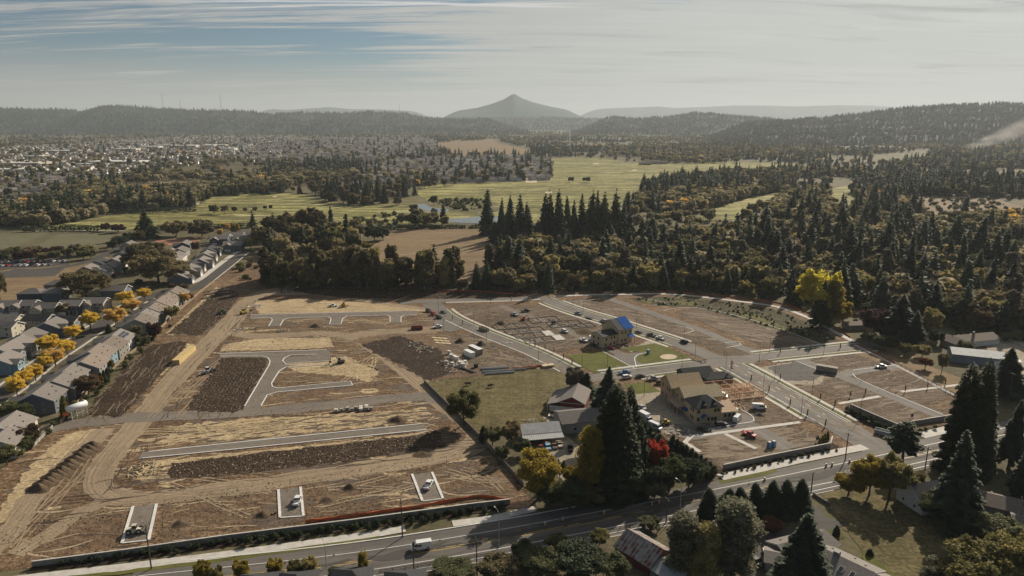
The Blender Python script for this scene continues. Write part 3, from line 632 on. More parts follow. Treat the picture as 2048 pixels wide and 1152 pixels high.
for a in ([(1133,711),(1205,703),(1269,737),(1242,743),(1193,747),(1172,738)], [(1233,699),(1310,687),(1362,706),(1384,717),(1326,729),(1296,734),(1273,722),(1274,714),(1290,706)], [(1250,770),(1292,764),(1322,784),(1262,790)]):
    sheet('lawn', a, 0.134, M['lawn'])
sheet('sand_circle', [(1337+17*math.cos(t*.4), 714+5.2*math.sin(t*.4)) for t in range(16)], 0.150, M['sand'])
for a in ([(1273,735),(1269,716),(1275,710),(1296,705)], [(1205,703),(1269,737)], [(1280,596),(1330,606),(1305,611)], [(1352,652),(1375,656),(1387,662),(1368,668)], [(1450,686),(1478,684),(1482,690),(1452,696)], [(1390,616),(1440,624),(1530,648),(1640,688)], [(1326,622),(1352,617),(1394,615)],
          [(1706,741),(1790,731)], [(1705,748),(1712,756),(1760,778),(1885,830)], [(1590,722),(1640,741)], [(1400,862),(1480,848),(1508,842),(1498,828),(1470,815)], [(1100,594),(1134,604),(1200,598)]):
    bar('kerb', a, 0.4, 0.15, M['kerb'], 0.07, True)
for a in ([(1677,808),(1760,793)], [(1802,784),(1920,770)], [(1396,872),(1600,845)], [(1710,690),(1800,735),(1930,802)], [(1385,870),(1370,885),(1400,905)], [(1450,868),(1512,898)]):
    ribbon('sidewalk', a, 1.9, 0.164, M['concrete'], False)
ribbon('footpath', [(1108,593),(1180,590),(1250,589),(1326,588),(1402,594),(1478,603),(1554,614),(1615,635),(1660,659),(1706,683)], 3.2, 0.150, M['concrete'])
sheet('rain_garden', [(1255,597),(1340,594),(1420,600),(1500,610),(1560,622),(1620,648),(1680,682),(1640,687),(1560,662),(1480,638),(1390,614),(1320,612)], 0.104, M['basin'], 0.4)
for a in ([(1330,604),(1370,601),(1400,606),(1380,612)], [(1460,626),(1510,630),(1560,650),(1600,668),(1560,660),(1500,640)], [(1280,600),(1310,599),(1320,604),(1295,606)]):
    sheet('rain_garden_grass', a, 0.108, M['verge'], 0.5)
# pasture, farmyard
sheet('pasture', [(850,766),(905,760),(1060,738),(1140,746),(1180,780),(1140,800),(1112,838),(1060,850),(1010,868),(960,875),(900,818)], 0.112, M['pasture'], 0.3)
sheet('farmyard', [(1085,835),(1110,828),(1130,870),(1170,905),(1130,960),(1090,940),(1070,900),(1110,860)], 0.116, M['rubble'], 0.4)
sheet('farm_garden', [(960,875),(1010,868),(1085,850),(1080,900),(1130,960),(1230,950),(1330,890),(1440,945),(1440,975),(1090,1040),(1030,955)], 0.112, M['yard'], 0.3)
sheet('farm_garden', [(1110,838),(1180,780),(1250,790),(1290,860),(1330,890),(1230,950),(1130,960),(1120,900)], 0.108, M['yard'], 0.3)
# ---- the main road along the bottom
RD = [(250,1176),(664,1131),(950,1087),(1175,1046),(1400,1002),(1600,961),(1800,918),(2048,862),(2200,826)]
_a, _b = G(664,1131), G(1800,918)
ribbon('main_road', RD, 17, 0.130, M['asphalt_old'])
for d_, m_ in ((0.35, 'paint_yellow'), (-0.35, 'paint_yellow'), (4.3, 'paint_white'), (-4.3, 'paint_white')):
    ribbon('lane_mark', offs(RD, d_), 0.2, 0.140, M[m_], False, True)
ribbon('lane_mark', offs(RD, -6.9), 0.2, 0.141, M['paint_white'], False, True)
sheet('road_patch', [(1000,1082),(1120,1058),(1320,1020),(1400,1003),(1400,994),(1260,1024),(1100,1052),(1000,1070)], 0.136, M['asphalt_dark'])
ribbon('sidewalk', [(-40,1168),(240,1136),(450,1110),(620,1087),(760,1067),(810,1058)], 3.2, 0.155, M['concrete'], False)
ribbon('sidewalk', [(905,1048),(980,1038),(1070,1018)], 3.0, 0.155, M['concrete'], False)
ribbon('sidewalk', [(1440,955),(1520,938),(1600,920),(1690,902),(1730,894)], 4.0, 0.155, M['concrete'], False)
ribbon('sidewalk', [(1840,872),(1900,858),(1985,842)], 4.5, 0.155, M['concrete'], False)
bar('kerb', offs(RD, 9.0, 0.05, 0.36), 0.4, 0.16, M['kerb'], 0.06, ground=True)
bar('kerb', offs(RD, -8.6, 0.02, 0.60), 0.3, 0.12, M['concrete'], 0.06, ground=True)
ribbon('planting_bed', [(60,1140),(250,1116),(450,1088),(700,1056),(950,1022),(1070,1006)], 3.4, 0.150, M['mulch'], False, jag=0.2)
ribbon('planting_bed', [(1425,950),(1480,935),(1580,912),(1672,890)], 3.6, 0.146, M['mulch'], False, jag=0.2)
ribbon('planting_bed', [(1690,822),(1740,850),(1790,872),(1870,860),(1960,838)], 3.2, 0.146, M['mulch'], False, jag=0.2)
ribbon('grass_verge', [(-40,1176),(240,1146),(450,1120),(640,1093),(760,1076)], 1.6, 0.158, M['verge'], False, jag=0.15)
ribbon('grass_verge', [(1440,966),(1520,950),(1552,941)], 2.0, 0.158, M['verge'], False)
# ---- south side: gardens, drive, meadow
sheet('meadow', [(1640,985),(1700,975),(1800,985),(1900,1010),(1990,1060),(2070,1120),(2070,1180),(1780,1180),(1740,1120),(1690,1060)], 0.10, M['pasture'], 0.3)
sheet('driveway', [(1620,1010),(1640,1015),(1650,1035),(1690,1045),(1660,1062),(1600,1065),(1560,1090),(1530,1150),(1480,1175),(1500,1080),(1560,1060),(1620,1050)], 0.12, M['asphalt_dark'], smooth=True)
sheet('garden_lawn', [(1625,1065),(1680,1060),(1690,1075),(1640,1085)], 0.124, M['lawn'], smooth=True)
sheet('garden_lawn', [(1725,1095),(1790,1150),(1780,1180),(1730,1170)], 0.124, M['lawn'], 0.2)
sheet('rough_ground', [(980,1110),(1180,1068),(1290,1055),(1400,1028),(1380,1100),(1250,1180),(900,1180)], 0.10, M['yard'], 0.3)
sheet('orchard_grass', [(1690,700),(1760,690),(1830,712),(1870,738),(1960,770),(1940,800),(1860,762)], 0.114, M['dry_field'], 0.3)
sheet('yard_gravel', [(1960,672),(2060,668),(2080,760),(2010,740),(1975,700)], 0.12, M['rubble'], 0.3)

# mottling of the bare soil: scraped streaks along the grading direction, damp and pale patches
def inside(q, P):
    x, y = q[:, 0], q[:, 1]; r = np.zeros(len(q), bool); j = len(P)-1
    for i in range(len(P)):
        xi, yi, xj, yj = *P[i], *P[j]
        r ^= ((yi > y) != (yj > y)) & (x < (xj-xi)*(y-yi)/(yj-yi+1e-12)+xi); j = i
    return r
def mottle(name, poly, n, mat, size, aspect, rot, z, spread=0.15, fine=0.3):
    P = np.array([G(*p)[:2] for p in poly]); lo, hi = P.min(0), P.max(0); m = MB(); k = 0
    while k < n:
        c = rng.uniform(lo, hi, (1, 2))
        if not inside(c, P)[0]: continue
        k += 1; L = random.uniform(*size); W = L/random.uniform(*aspect); a = rot + random.gauss(0, spread); ca, sa = math.cos(a), math.sin(a); q = 14; V = []
        bend = random.uniform(-.15, .15)*L
        for i in range(q):
            t = 2*math.pi*i/q; rr = 1 + random.uniform(-fine, fine); x = math.cos(t)*L/2*rr; y = math.sin(t)*W/2*rr + bend*(x/L)**2*4
            V.append((c[0, 0]+x*ca-y*sa, c[0, 1]+x*sa+y*ca, z + k*1.2e-5))
        m.add(V, [tuple(range(q))])
    o = m.build(name, mat); o['kind'] = 'structure'; return o
WEST = [(-40,1120),(60,905),(200,850),(340,690),(500,600),(860,620),(870,760),(960,890),(1050,990),(450,1080)]
for poly, rot in ((WEST, R(10)), ([(905,612),(1080,612),(1230,660),(1120,705),(985,655)], R(30)), ([(1115,600),(1250,612),(1420,672),(1530,705),(1300,652)], R(-28)), ([(1355,622),(1480,635),(1640,690),(1500,682)], R(-28)), ([(890,672),(940,668),(1110,742),(905,735)], R(-30)), ([(1520,735),(1720,700),(1900,775),(1890,830),(1790,850),(1600,770)], R(20)), ([(1380,875),(1560,845),(1650,882),(1440,935)], R(15))):
    w = poly is WEST; k = 1.0 if w else 0.22
    mottle('damp_soil', poly, int(150*k), M['damp'], (3, 16), (1.2, 3.5), rot, .045 if w else .1042)
    mottle('scrape_mark', poly, int(420*k), M['streak_dark'], (3, 14), (10, 30), rot, .052 if w else .1062, .22)
    mottle('scrape_mark', poly, int(520*k), M['streak_pale' if w else 'streak_mild'], (3, 18), (12, 34), rot, .059 if w else .1082, .22)
    mottle('pale_soil', poly, int(70*k), M['straw' if w else 'streak_mild'], (2, 9), (1.3, 4), rot, .063 if w else .1092)
for i, (a, b) in enumerate((((335,668),(440,578)), ((180,832),(300,690)), ((372,822),(446,716)), ((345,930),(880,868)))):
    mottle('furrow', TILLED[i], (160, 260, 150, 200)[i], M['damp'], (6, 26), (18, 40), head(a, b), .1052, .02, .15)
    mottle('furrow', TILLED[i], (60, 120, 40, 60)[i], M['streak_mild'], (4, 16), (26, 50), head(a, b), .1082, .02, .15)
mottle('track_stain', [(-40,1120),(200,960),(960,850),(960,900),(240,1000)], 160, M['streak_dark'], (3, 12), (12, 30), R(14), .0905, .12)
mottle('track_stain', [(200,960),(470,620),(520,600),(480,660),(230,990)], 120, M['streak_dark'], (3, 12), (14, 34), R(100), .0915, .08)
mottle('straw_clump', [(318,888),(360,850),(880,818),(880,838),(480,880)], 160, M['damp'], (1.5, 7), (3, 9), R(16), .0935)
mottle('road_stain', [(880,620),(971,668),(1136,740),(1463,731),(1724,878),(1700,890),(1440,745),(1100,745)], 60, M['asphalt_old'], (2, 9), (2, 6), R(-40), .1605)
mottle('road_stain', [(664,1128),(1400,996),(2048,856),(2048,872),(1400,1010),(664,1140)], 90, M['asphalt_dark'], (2, 16), (5, 14), R(18), .1665, .05)

for a, poly in ((R(-40), [(880,625),(905,640),(1136,742),(1160,758),(1120,740),(971,672)]), (R(-25), [(1100,600),(1300,660),(1440,720),(1400,712),(1200,645)]), (R(-70), [(1470,735),(1554,785),(1724,882),(1735,872),(1570,775)]), (R(12), [(1170,758),(1440,728),(1700,696),(1700,704),(1440,736),(1180,764)])):
    mottle('tracked_mud', poly, 26, M['streak_mild'], (3, 14), (6, 18), a, .1685, .08)
GA = [(100,455),(200,436),(380,418),(440,396),(600,392),(650,404),(830,414),(900,440),(700,444),(420,454)]; GB = [(830,382),(1000,368),(1095,362),(1108,320),(1200,318),(1350,332),(1400,340),(1310,370),(1250,425),(1150,440),(1010,440),(900,415)]
for poly, k in ((GA, 60), (GB, 90)):
    mottle('mown_band', poly, k, M['rough'], (18, 90), (5, 14), R(4), .17, .25); mottle('mown_band', poly, k//2, M['verge'], (15, 60), (3, 9), R(4), .19, .3); mottle('mown_band', poly, k//3, M['sand_grass'], (15, 70), (4, 12), R(4), .21, .3)
# ---- hills and the snowless mountain
def vnoise(x, seed):
    r = np.random.default_rng(seed); k = r.uniform(-1, 1, 4096); xi = np.floor(x).astype(int); f = x - xi; f = f*f*(3-2*f)
    return k[xi % 4096]*(1-f) + k[(xi+1) % 4096]*f
def ridge(name, prof, D, depth, mat, rough=12.0, seed=1, wl=400.0, label=None):
    """a hill range: crest line at distance D with slopes falling to the plain on both sides"""
    px = np.array([p[0] for p in prof], float); py = np.array([p[1] for p in prof], float)
    xs = np.arange(px[0], px[-1], 3.0 if D < 9000 else 4.0)
    tops = np.interp(xs, px, py)
    X = (xs-1024)/FPX*D*(math.cos(PITCH) + 0.24*math.sin(PITCH))
    Z = np.array([CAM_H + slope_at(t)*D for t in tops]); Z = np.maximum(Z - (16 if D < 10000 else 0), 2); tp = np.clip(np.minimum(xs-px[0], px[-1]-xs)/90.0, 0, 1); Z = Z*tp*tp*(3-2*tp)
    rows = np.linspace(-1, 1, 25); n = len(xs); V = []
    for r_ in rows:
        shape = (1-abs(r_))**0.9
        nz = rough*(vnoise(X/wl + 31*r_, seed) + 0.5*vnoise(X/wl*2.3 + 57*r_, seed+1) + 0.3*vnoise(X/wl*6 + 91*r_, seed+2))*min(1, abs(r_)*4)*(1-abs(r_)**4)
        z = Z*shape + nz*np.clip(Z/120, 0, 1)
        if r_ in (-1, 1): z = z*0 - 3
        y = D + r_*depth + 0.06*depth*vnoise(X/wl*1.5, seed+5)*(1 if abs(r_) > .01 else 0)
        V.append(np.stack([X*(1 + r_*depth/D*0.6), y, z], 1))
    V = np.concatenate(V); F = [(i*n+j, i*n+j+1, (i+1)*n+j+1, (i+1)*n+j) for i in range(len(rows)-1) for j in range(n-1)]
    me = bpy.data.meshes.new(name); me.from_pydata(V.tolist(), [], F); me.materials.append(mat)
    me.polygons.foreach_set('use_smooth', [True]*len(F)); me.update()
    o = link_obj(name, me); o['kind'] = 'structure'
    return o
HILL_L = [(-500,226),(-200,218),(0,218),(60,213),(130,216),(190,216),(212,220),(240,212),(290,208),(320,211),(370,215),(400,217),(450,218),(520,219),(545,222),(570,226),(640,222),(700,224),(760,221),(820,224),(850,230),(880,234),(920,237),(1000,238),(1060,241)]
HILL_C = [(780,240),(860,236),(940,235),(1000,234),(1100,233),(1180,236),(1260,238),(1340,240)]
HILL_M = [(1130,242),(1180,234),(1215,231),(1260,236),(1320,232),(1365,224),(1400,226),(1450,231),(1520,236),(1600,242)]
HILL_R = [(1380,250),(1450,244),(1550,238),(1600,233),(1650,228),(1700,222),(1760,213),(1830,208),(1890,206),(1950,203),(2000,204),(2048,206),(2300,200),(2600,205)]
FAR_L = [(480,230),(530,223),(575,218),(600,220),(640,217),(680,214),(720,218),(780,219),(850,223),(920,230)]
FAR_R = [(1100,232),(1130,223),(1200,217),(1300,213),(1330,216),(1380,214),(1440,211),(1500,211),(1560,213),(1640,210),(1700,211),(1760,215),(1900,222),(2100,228)]
HOOD = [(840,231),(881,227),(916,222),(957,216),(985,208),(998,203),(1008,199),(1016,194),(1022,190),(1027,187.5),(1033,190),(1042,196),(1062,204),(1096,213),(1141,222),(1166,225),(1210,231)]
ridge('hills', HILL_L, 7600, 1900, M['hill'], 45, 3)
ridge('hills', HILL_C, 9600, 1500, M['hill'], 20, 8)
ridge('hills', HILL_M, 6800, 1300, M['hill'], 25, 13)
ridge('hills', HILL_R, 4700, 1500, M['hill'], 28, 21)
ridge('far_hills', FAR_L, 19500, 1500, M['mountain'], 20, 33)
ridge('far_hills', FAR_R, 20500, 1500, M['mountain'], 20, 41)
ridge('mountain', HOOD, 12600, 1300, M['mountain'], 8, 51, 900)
# ================================================================ TREE PROTOTYPES
def np_mesh(name, V, F, mats, mi=None):
    me = bpy.data.meshes.new(name); n, k = F.shape
    me.vertices.add(len(V)); me.vertices.foreach_set('co', V.astype(np.float32).ravel())
    me.loops.add(n*k); me.loops.foreach_set('vertex_index', F.astype(np.int32).ravel())
    me.polygons.add(n); me.polygons.foreach_set('loop_start', np.arange(0, n*k, k, dtype=np.int32)); me.polygons.foreach_set('loop_total', np.full(n, k, np.int32))
    for m in mats: me.materials.append(m)
    if mi is not None: me.polygons.foreach_set('material_index', mi.astype(np.int32))
    me.update(calc_edges=True); return me
def quads(P, A, B):
    """one quad per point, half-axes A and B"""
    V = np.stack([P-A-B, P+A-B, P+A+B, P-A+B], 1).reshape(-1, 3)
    return V, np.arange(len(V)).reshape(-1, 4)
def unit(v): return v/np.maximum(np.linalg.norm(v, axis=1, keepdims=True), 1e-6)
def trunk_quads(h, r, lean=0.0, n=6, top=0.25):
    a = np.linspace(0, 2*np.pi, n, endpoint=False); V = []
    for t, k in ((0, 1.25), (0.06, 1.0), (0.5, 0.7), (1.0, top)):
        V.append(np.stack([np.cos(a)*r*k + lean*t*h, np.sin(a)*r*k, np.full(n, t*h)], 1))
    F = [(i*n+j, i*n+(j+1) % n, (i+1)*n+(j+1) % n, (i+1)*n+j) for i in range(3) for j in range(n)]
    return np.concatenate(V), np.array(F)
def limb_quads(p0, p1, r0, r1, n=4):
    d = p1-p0; d = d/np.linalg.norm(d); a = np.cross(d, [0.3, 0.5, 0.8]); a /= np.linalg.norm(a); b = np.cross(d, a)
    th = np.linspace(0, 2*np.pi, n, endpoint=False)
    ring = np.cos(th)[:, None]*a + np.sin(th)[:, None]*b
    V = np.concatenate([p0 + ring*r0, p1 + ring*r1]); F = np.array([(j, (j+1) % n, n+(j+1) % n, n+j) for j in range(n)])
    return V, F
def join(parts):
    Vs, Fs, o = [], [], 0
    for V, F in parts: Vs.append(V); Fs.append(F+o); o += len(V)
    return np.concatenate(Vs), np.concatenate(Fs)
def gen_fir(seed, n, s, h=10.0, w=2.15, p=0.78, base=0.08, tiers=24, ragged=0.55, droop=0.45):
    """conifer of unit 10 m: whorls of drooping sprays, ragged outline"""
    r = np.random.default_rng(seed)
    t = 1-np.sqrt(r.uniform(0, 1, n)); t = base + (1-base)*t
    tq = (np.floor(t*tiers)+0.5)/tiers; t = tq + (t-tq)*0.55 + r.normal(0, 0.006, n)
    a = r.uniform(0, 2*np.pi, n)
    arm = np.round(a/(2*np.pi)*7 + tq*31.7); ph = np.sin(arm*12.9898 + tq*78.233)*43758.5453; ph = ph-np.floor(ph)
    a = a*0.45 + 0.55*(arm - tq*31.7)*(2*np.pi/7)
    Rt = w*np.clip(1-t, 0, 1)**p*(1-ragged + 1.2*ragged*ph) + 0.06
    k = np.sqrt(r.uniform(0.05, 1, n)); rad = Rt*k
    lx, ly = r.normal(0, .12, 2); P = np.stack([np.cos(a)*rad + lx*np.sin(t*5), np.sin(a)*rad + ly*np.sin(t*4), t*h - droop*rad], 1)
    out = np.stack([np.cos(a), np.sin(a), -droop + r.normal(0, 0.3, n)], 1); out = unit(out + r.normal(0, 0.25, (n, 3)))
    side = unit(np.cross(out, np.stack([r.normal(0, .35, n), r.normal(0, .35, n), np.ones(n)], 1)))
    q = s*r.uniform(0.6, 1.3, n)*(0.55 + 0.6*(1-t))
    V, F = quads(P, out*(q*1.15)[:, None], side*(q*0.55)[:, None])
    return V, F
def gen_blobs(seed, kind):
    r = np.random.default_rng(seed); B = []
    if kind == 'round':
        B.append((0, 0, 5.8, 2.2, 2.2))
        for i in range(34):
            a = i*2.4 + r.uniform(-.4, .4); z = r.uniform(3.6, 8.2); q = 2.7*math.sqrt(max(0.1, 1-((z-5.8)/4.0)**2))*r.uniform(0.75, 1.1)
            B.append((math.cos(a)*q, math.sin(a)*q, z, r.uniform(0.45, 1.25), r.uniform(0.4, 1.1)))
    elif kind == 'tall':
        for i in range(34):
            z = 2.0 + 7.4*i/33; a = i*2.4 + r.uniform(-.5, .5); q = r.uniform(0.35, 1.15)*(1.0 if z < 7.5 else 0.6)
            B.append((math.cos(a)*q, math.sin(a)*q, z, r.uniform(0.35, 0.9), r.uniform(0.45, 1.1)))
    elif kind == 'oak':
        B.append((0, 0, 5.2, 2.8, 1.8))
        for i in range(46):
            a = i*2.4 + r.uniform(-.3, .3); z = r.uniform(3.0, 8.2); q = 4.0*math.sqrt(max(0.06, 1-((z-5.0)/4.2)**2))*r.uniform(0.7, 1.1)
            B.append((math.cos(a)*q, math.sin(a)*q, z, r.uniform(0.5, 1.35), r.uniform(0.45, 1.05)))
    elif kind == 'shrub':
        for i in range(9):
            a = i*2.4; q = r.uniform(0.5, 3.2); B.append((math.cos(a)*q, math.sin(a)*q, r.uniform(2.5, 6.5), r.uniform(1.8, 3.0), r.uniform(2.0, 3.2)))
    elif kind == 'column':
        for i in range(10): B.append((r.normal(0, .12), r.normal(0, .12), 0.9 + 8.0*i/9, 1.1*(1-(i/10.5)**2.2)+.15, 1.2))
    return B
def gen_leaves(seed, kind, n, s):
    r = np.random.default_rng(seed); B = np.array(gen_blobs(seed, kind)); wgt = B[:, 3]*(B[:, 3]+B[:, 4]); wgt /= wgt.sum()
    i = r.choice(len(B), n, p=wgt); d = unit(r.normal(0, 1, (n, 3)))
    k = r.uniform(0.25, 1.0, n)**0.5 + r.normal(0, 0.16, n)
    P = B[i, :3] + d*k[:, None]*B[i][:, [3, 3, 4]]
    P[:, 2] = np.maximum(P[:, 2], 0.15)
    nrm = unit(d + r.normal(0, 1.1, (n, 3))); A = unit(np.cross(nrm, r.normal(0, 1, (n, 3)))); Bv = np.cross(nrm, A)
    q = (s*r.uniform(0.55, 1.35, n))[:, None]
    return quads(P, A*q, Bv*q*0.75) + (B,)
def make_proto(name, kind, seed, n, s, leaf, bark='bark', **kw):
    """returns (trunk mesh, crown mesh, one-piece mesh); all 10 m tall"""
    if kind == 'fir':
        V, F = gen_fir(seed, n, s, **kw); tv = [trunk_quads(9.6, 0.16)]
    else:
        V, F, B = gen_leaves(seed, kind, n, s)
        tv = [trunk_quads(6.0 if kind != 'column' else 8, 0.22 if kind != 'shrub' else 0.15, 0.0)]
        if kind in ('round', 'oak', 'tall'):
            for b in B[::3]: tv.append(limb_quads(np.array([0, 0, max(1.4, b[2]*0.45)]), b[:3], 0.11, 0.03))
    TV, TF = join(tv)
    tm = np_mesh(name+'_trunk', TV, TF, [M[bark]]); cm = np_mesh(name+'_crown', V, F, [M[leaf]])
    JV, JF = join([(V, F), (TV, TF)]); om = np_mesh(name, JV, JF, [M[leaf], M[bark]], np.array([0]*len(F) + [1]*len(TF)))
    return tm, cm, om
PR = {}
def protos(key, kind, count, n, s, leaf, bark='bark', **kw):
    PR[key] = []
    for i in range(count):
        k2 = dict(kw); v = random.Random(hash_(key)+i)
        if key.startswith('fir_') or key == 'far_fir':
            k2.setdefault('w', 2.15); k2['w'] *= v.uniform(.8, 1.25); k2['p'] = v.uniform(.58, .98); k2['ragged'] = v.uniform(.4, .72); k2['base'] = v.uniform(.05, .26); k2['droop'] = v.uniform(.25, .6)
        PR[key].append(make_proto(key, kind, hash_(key)+i*17, n, s, leaf, bark, **k2))
def hash_(k): return sum(ord(c)*(i+3) for i, c in enumerate(k)) % 9973
# near, middle and far detail
_=protos('fir_near', 'fir', 4, 9000, 0.20, 'fir', tiers=30)
_=protos('fir_mid', 'fir', 8, 1900, 0.36, 'fir', tiers=18)
_=protos('fir_slim', 'fir', 3, 1500, 0.30, 'fir', w=1.25, tiers=24)
_=protos('cone_mid', 'fir', 2, 2600, 0.32, 'cypress', w=2.3, p=0.6, ragged=0.12, tiers=30, base=0.03)
_=protos('sequoia', 'fir', 2, 26000, 0.13, 'sequoia', w=2.0, p=0.62, ragged=0.22, tiers=44, base=0.03, droop=0.15)
_=protos('pine', 'fir', 1, 5000, 0.24, 'fir', w=2.6, p=0.5, ragged=0.6, tiers=9, base=0.35, droop=-0.1)
_=protos('cypress', 'column', 2, 7000, 0.16, 'cypress')
_=protos('column_mid', 'column', 2, 1500, 0.26, 'cypress')
_=protos('round_near', 'round', 5, 17000, 0.125, 'oak')
_=protos('round_mid', 'round', 6, 2300, 0.36, 'oak')
_=protos('oak_near', 'oak', 3, 18000, 0.135, 'oak')
_=protos('oak_mid', 'oak', 4, 3000, 0.36, 'oak')
_=protos('tall_near', 'tall', 3, 18000, 0.085, 'silver', 'bark_pale')
_=protos('tall_mid', 'tall', 5, 2000, 0.30, 'olive', 'bark_pale')
_=protos('shrub_mid', 'shrub', 4, 900, 0.55, 'shrub')
_=protos('far_fir', 'fir', 4, 260, 0.85, 'fir', tiers=10, w=2.1)
_=protos('far_round', 'round', 4, 300, 0.95, 'mixed')
_pick = {}
def tree(kind, px, py, h, w, mat, label, name='tree', group=None, cat='tree', near=None, loc=None, rz=None):
    """w: crown width in metres. Near kinds get a trunk and a crown as parts, small ones are one mesh"""
    lst = PR[kind]; i = _pick.get(kind, 0); _pick[kind] = i+1; tm, cm, om = lst[i % len(lst)]
    w0 = {'fir': 3.3, 'pin': 4.6, 'con': 4.4, 'seq': 3.5, 'cyp': 2.3, 'col': 2.3, 'rou': 7.2, 'oak': 10.0, 'tal': 3.4, 'shr': 9.0, 'far': 4.0}[kind[:3]]
    if kind == 'fir_slim': w0 = 2.5
    sx_, sz_ = w/w0, h/10.0
    p = loc or G(px, py); rz = random.uniform(0, 6.28) if rz is None else rz
    tilt = (random.gauss(0, .022), random.gauss(0, .022), rz)
    near = near if near is not None else kind.endswith('near') or kind in ('sequoia', 'pine', 'cypress')
    if near:
        o = empty(name, p, rz, label, cat, group, (sx_, sx_, sz_))
        link_obj('trunk', tm, o); c = link_obj('crown', cm, o)
        if mat: set_mat(c, 0, M[mat])
    else:
        o = link_obj(name, om, None, p, rz); o.scale = (sx_, sx_, sz_); tag(o, label, cat, group)
        if mat: set_mat(o, 0, M[mat])
    o.rotation_euler = tilt
    return o
def T(kind, px, py, top, wpx, mat, label, name='tree', **kw):
    """tree from its foot pixel, the pixel row of its top and its width in pixels"""
    g = G(px, py); d = g.y*math.cos(PITCH) + CAM_H*math.sin(PITCH)
    h = max(0.6, height(px, py, top)); dt = d - .6*h*math.sin(PITCH)
    return tree(kind, 1024 + (px-1024)*dt/d, py, h, wpx*d/FPX, mat, label, name, **kw)
# ================================================================ BUILDINGS
def win_mesh(w, h, frame='trim', pane='window_dark'):
    m = MB(); f = 0.09
    m.box(-w/2, w/2, -0.05, 0.02, 0, f, 1).box(-w/2, w/2, -0.05, 0.02, h-f, h, 1).box(-w/2, -w/2+f, -0.05, 0.02, f, h-f, 1).box(w/2-f, w/2, -0.05, 0.02, f, h-f, 1)
    m.box(-w/2+f, w/2-f, -0.015, 0.02, f, h-f, 0)
    return m.mesh('window', [M[pane], M[frame]])
WIN = win_mesh(1.3, 1.5); WIN_S = win_mesh(0.8, 1.1); WIN_RAW = win_mesh(1.2, 1.6, 'osb_pale', 'hole_shade')
DOOR = MB().box(-0.5, 0.5, -0.06, 0.02, 0.05, 2.15).mesh('door', M['siding_taupe'])
_g = MB().box(-2.45, 2.45, -0.04, 0.02, 0.02, 2.2)
for k in range(1, 4): _g.box(-2.4, 2.4, -0.06, -0.041, 0.55*k-0.03, 0.55*k+0.03)
GARAGE = _g.mesh('garage_door', M['trim'])
def place(me, name, parent, x, y, z, rz):
    return link_obj(name, me, parent, (x, y, z), rz)
def gable_roof(m, L, W, h, rise, over=0.5, th=0.22, cx=0.0, cy=0.0, axis='x', mi=0):
    """two roof slabs meeting at a ridge along axis"""
    k = rise/(W/2); e = W/2 + over; zl = h - over*k
    prof_l = [(-e, zl), (0, h+rise), (0, h+rise+th), (-e, zl+th)]; prof_r = [(0, h+rise), (e, zl), (e, zl+th), (0, h+rise+th)]
    if axis == 'x':
        for p in (prof_l, prof_r): m.prism_x([(cy+a, b) for a, b in p], cx-L/2-over, cx+L/2+over, mi)
    else:
        for p in (prof_l, prof_r): m.prism_y([(cx+a, b) for a, b in p], cy-L/2-over, cy+L/2+over, mi)
def gable_wall(m, L, W, h, rise, cx=0.0, cy=0.0, axis='x', mi=0):
    prof = [(-W/2, 0), (W/2, 0), (W/2, h), (0, h+rise-0.02), (-W/2, h)]
    if axis == 'x': m.prism_x([(cy+a, b) for a, b in prof], cx-L/2, cx+L/2, mi)
    else: m.prism_y([(cx+a, b) for a, b in prof], cy-L/2, cy+L/2, mi)
def hip_roof(m, L, W, h, rise, over=0.5, mi=0):
    a, b = L/2+over, W/2+over; r = max(0.3, a-b*0.95)
    m.add([(-a,-b,h-.1),(a,-b,h-.1),(a,b,h-.1),(-a,b,h-.1),(-a,-b,h+.12),(a,-b,h+.12),(a,b,h+.12),(-a,b,h+.12),(-r,0,h+rise),(r,0,h+rise)],
          [(0,3,2,1),(0,1,5,4),(1,2,6,5),(2,3,7,6),(3,0,4,7),(4,5,9,8),(5,6,9),(6,7,8,9),(7,4,8)], mi)
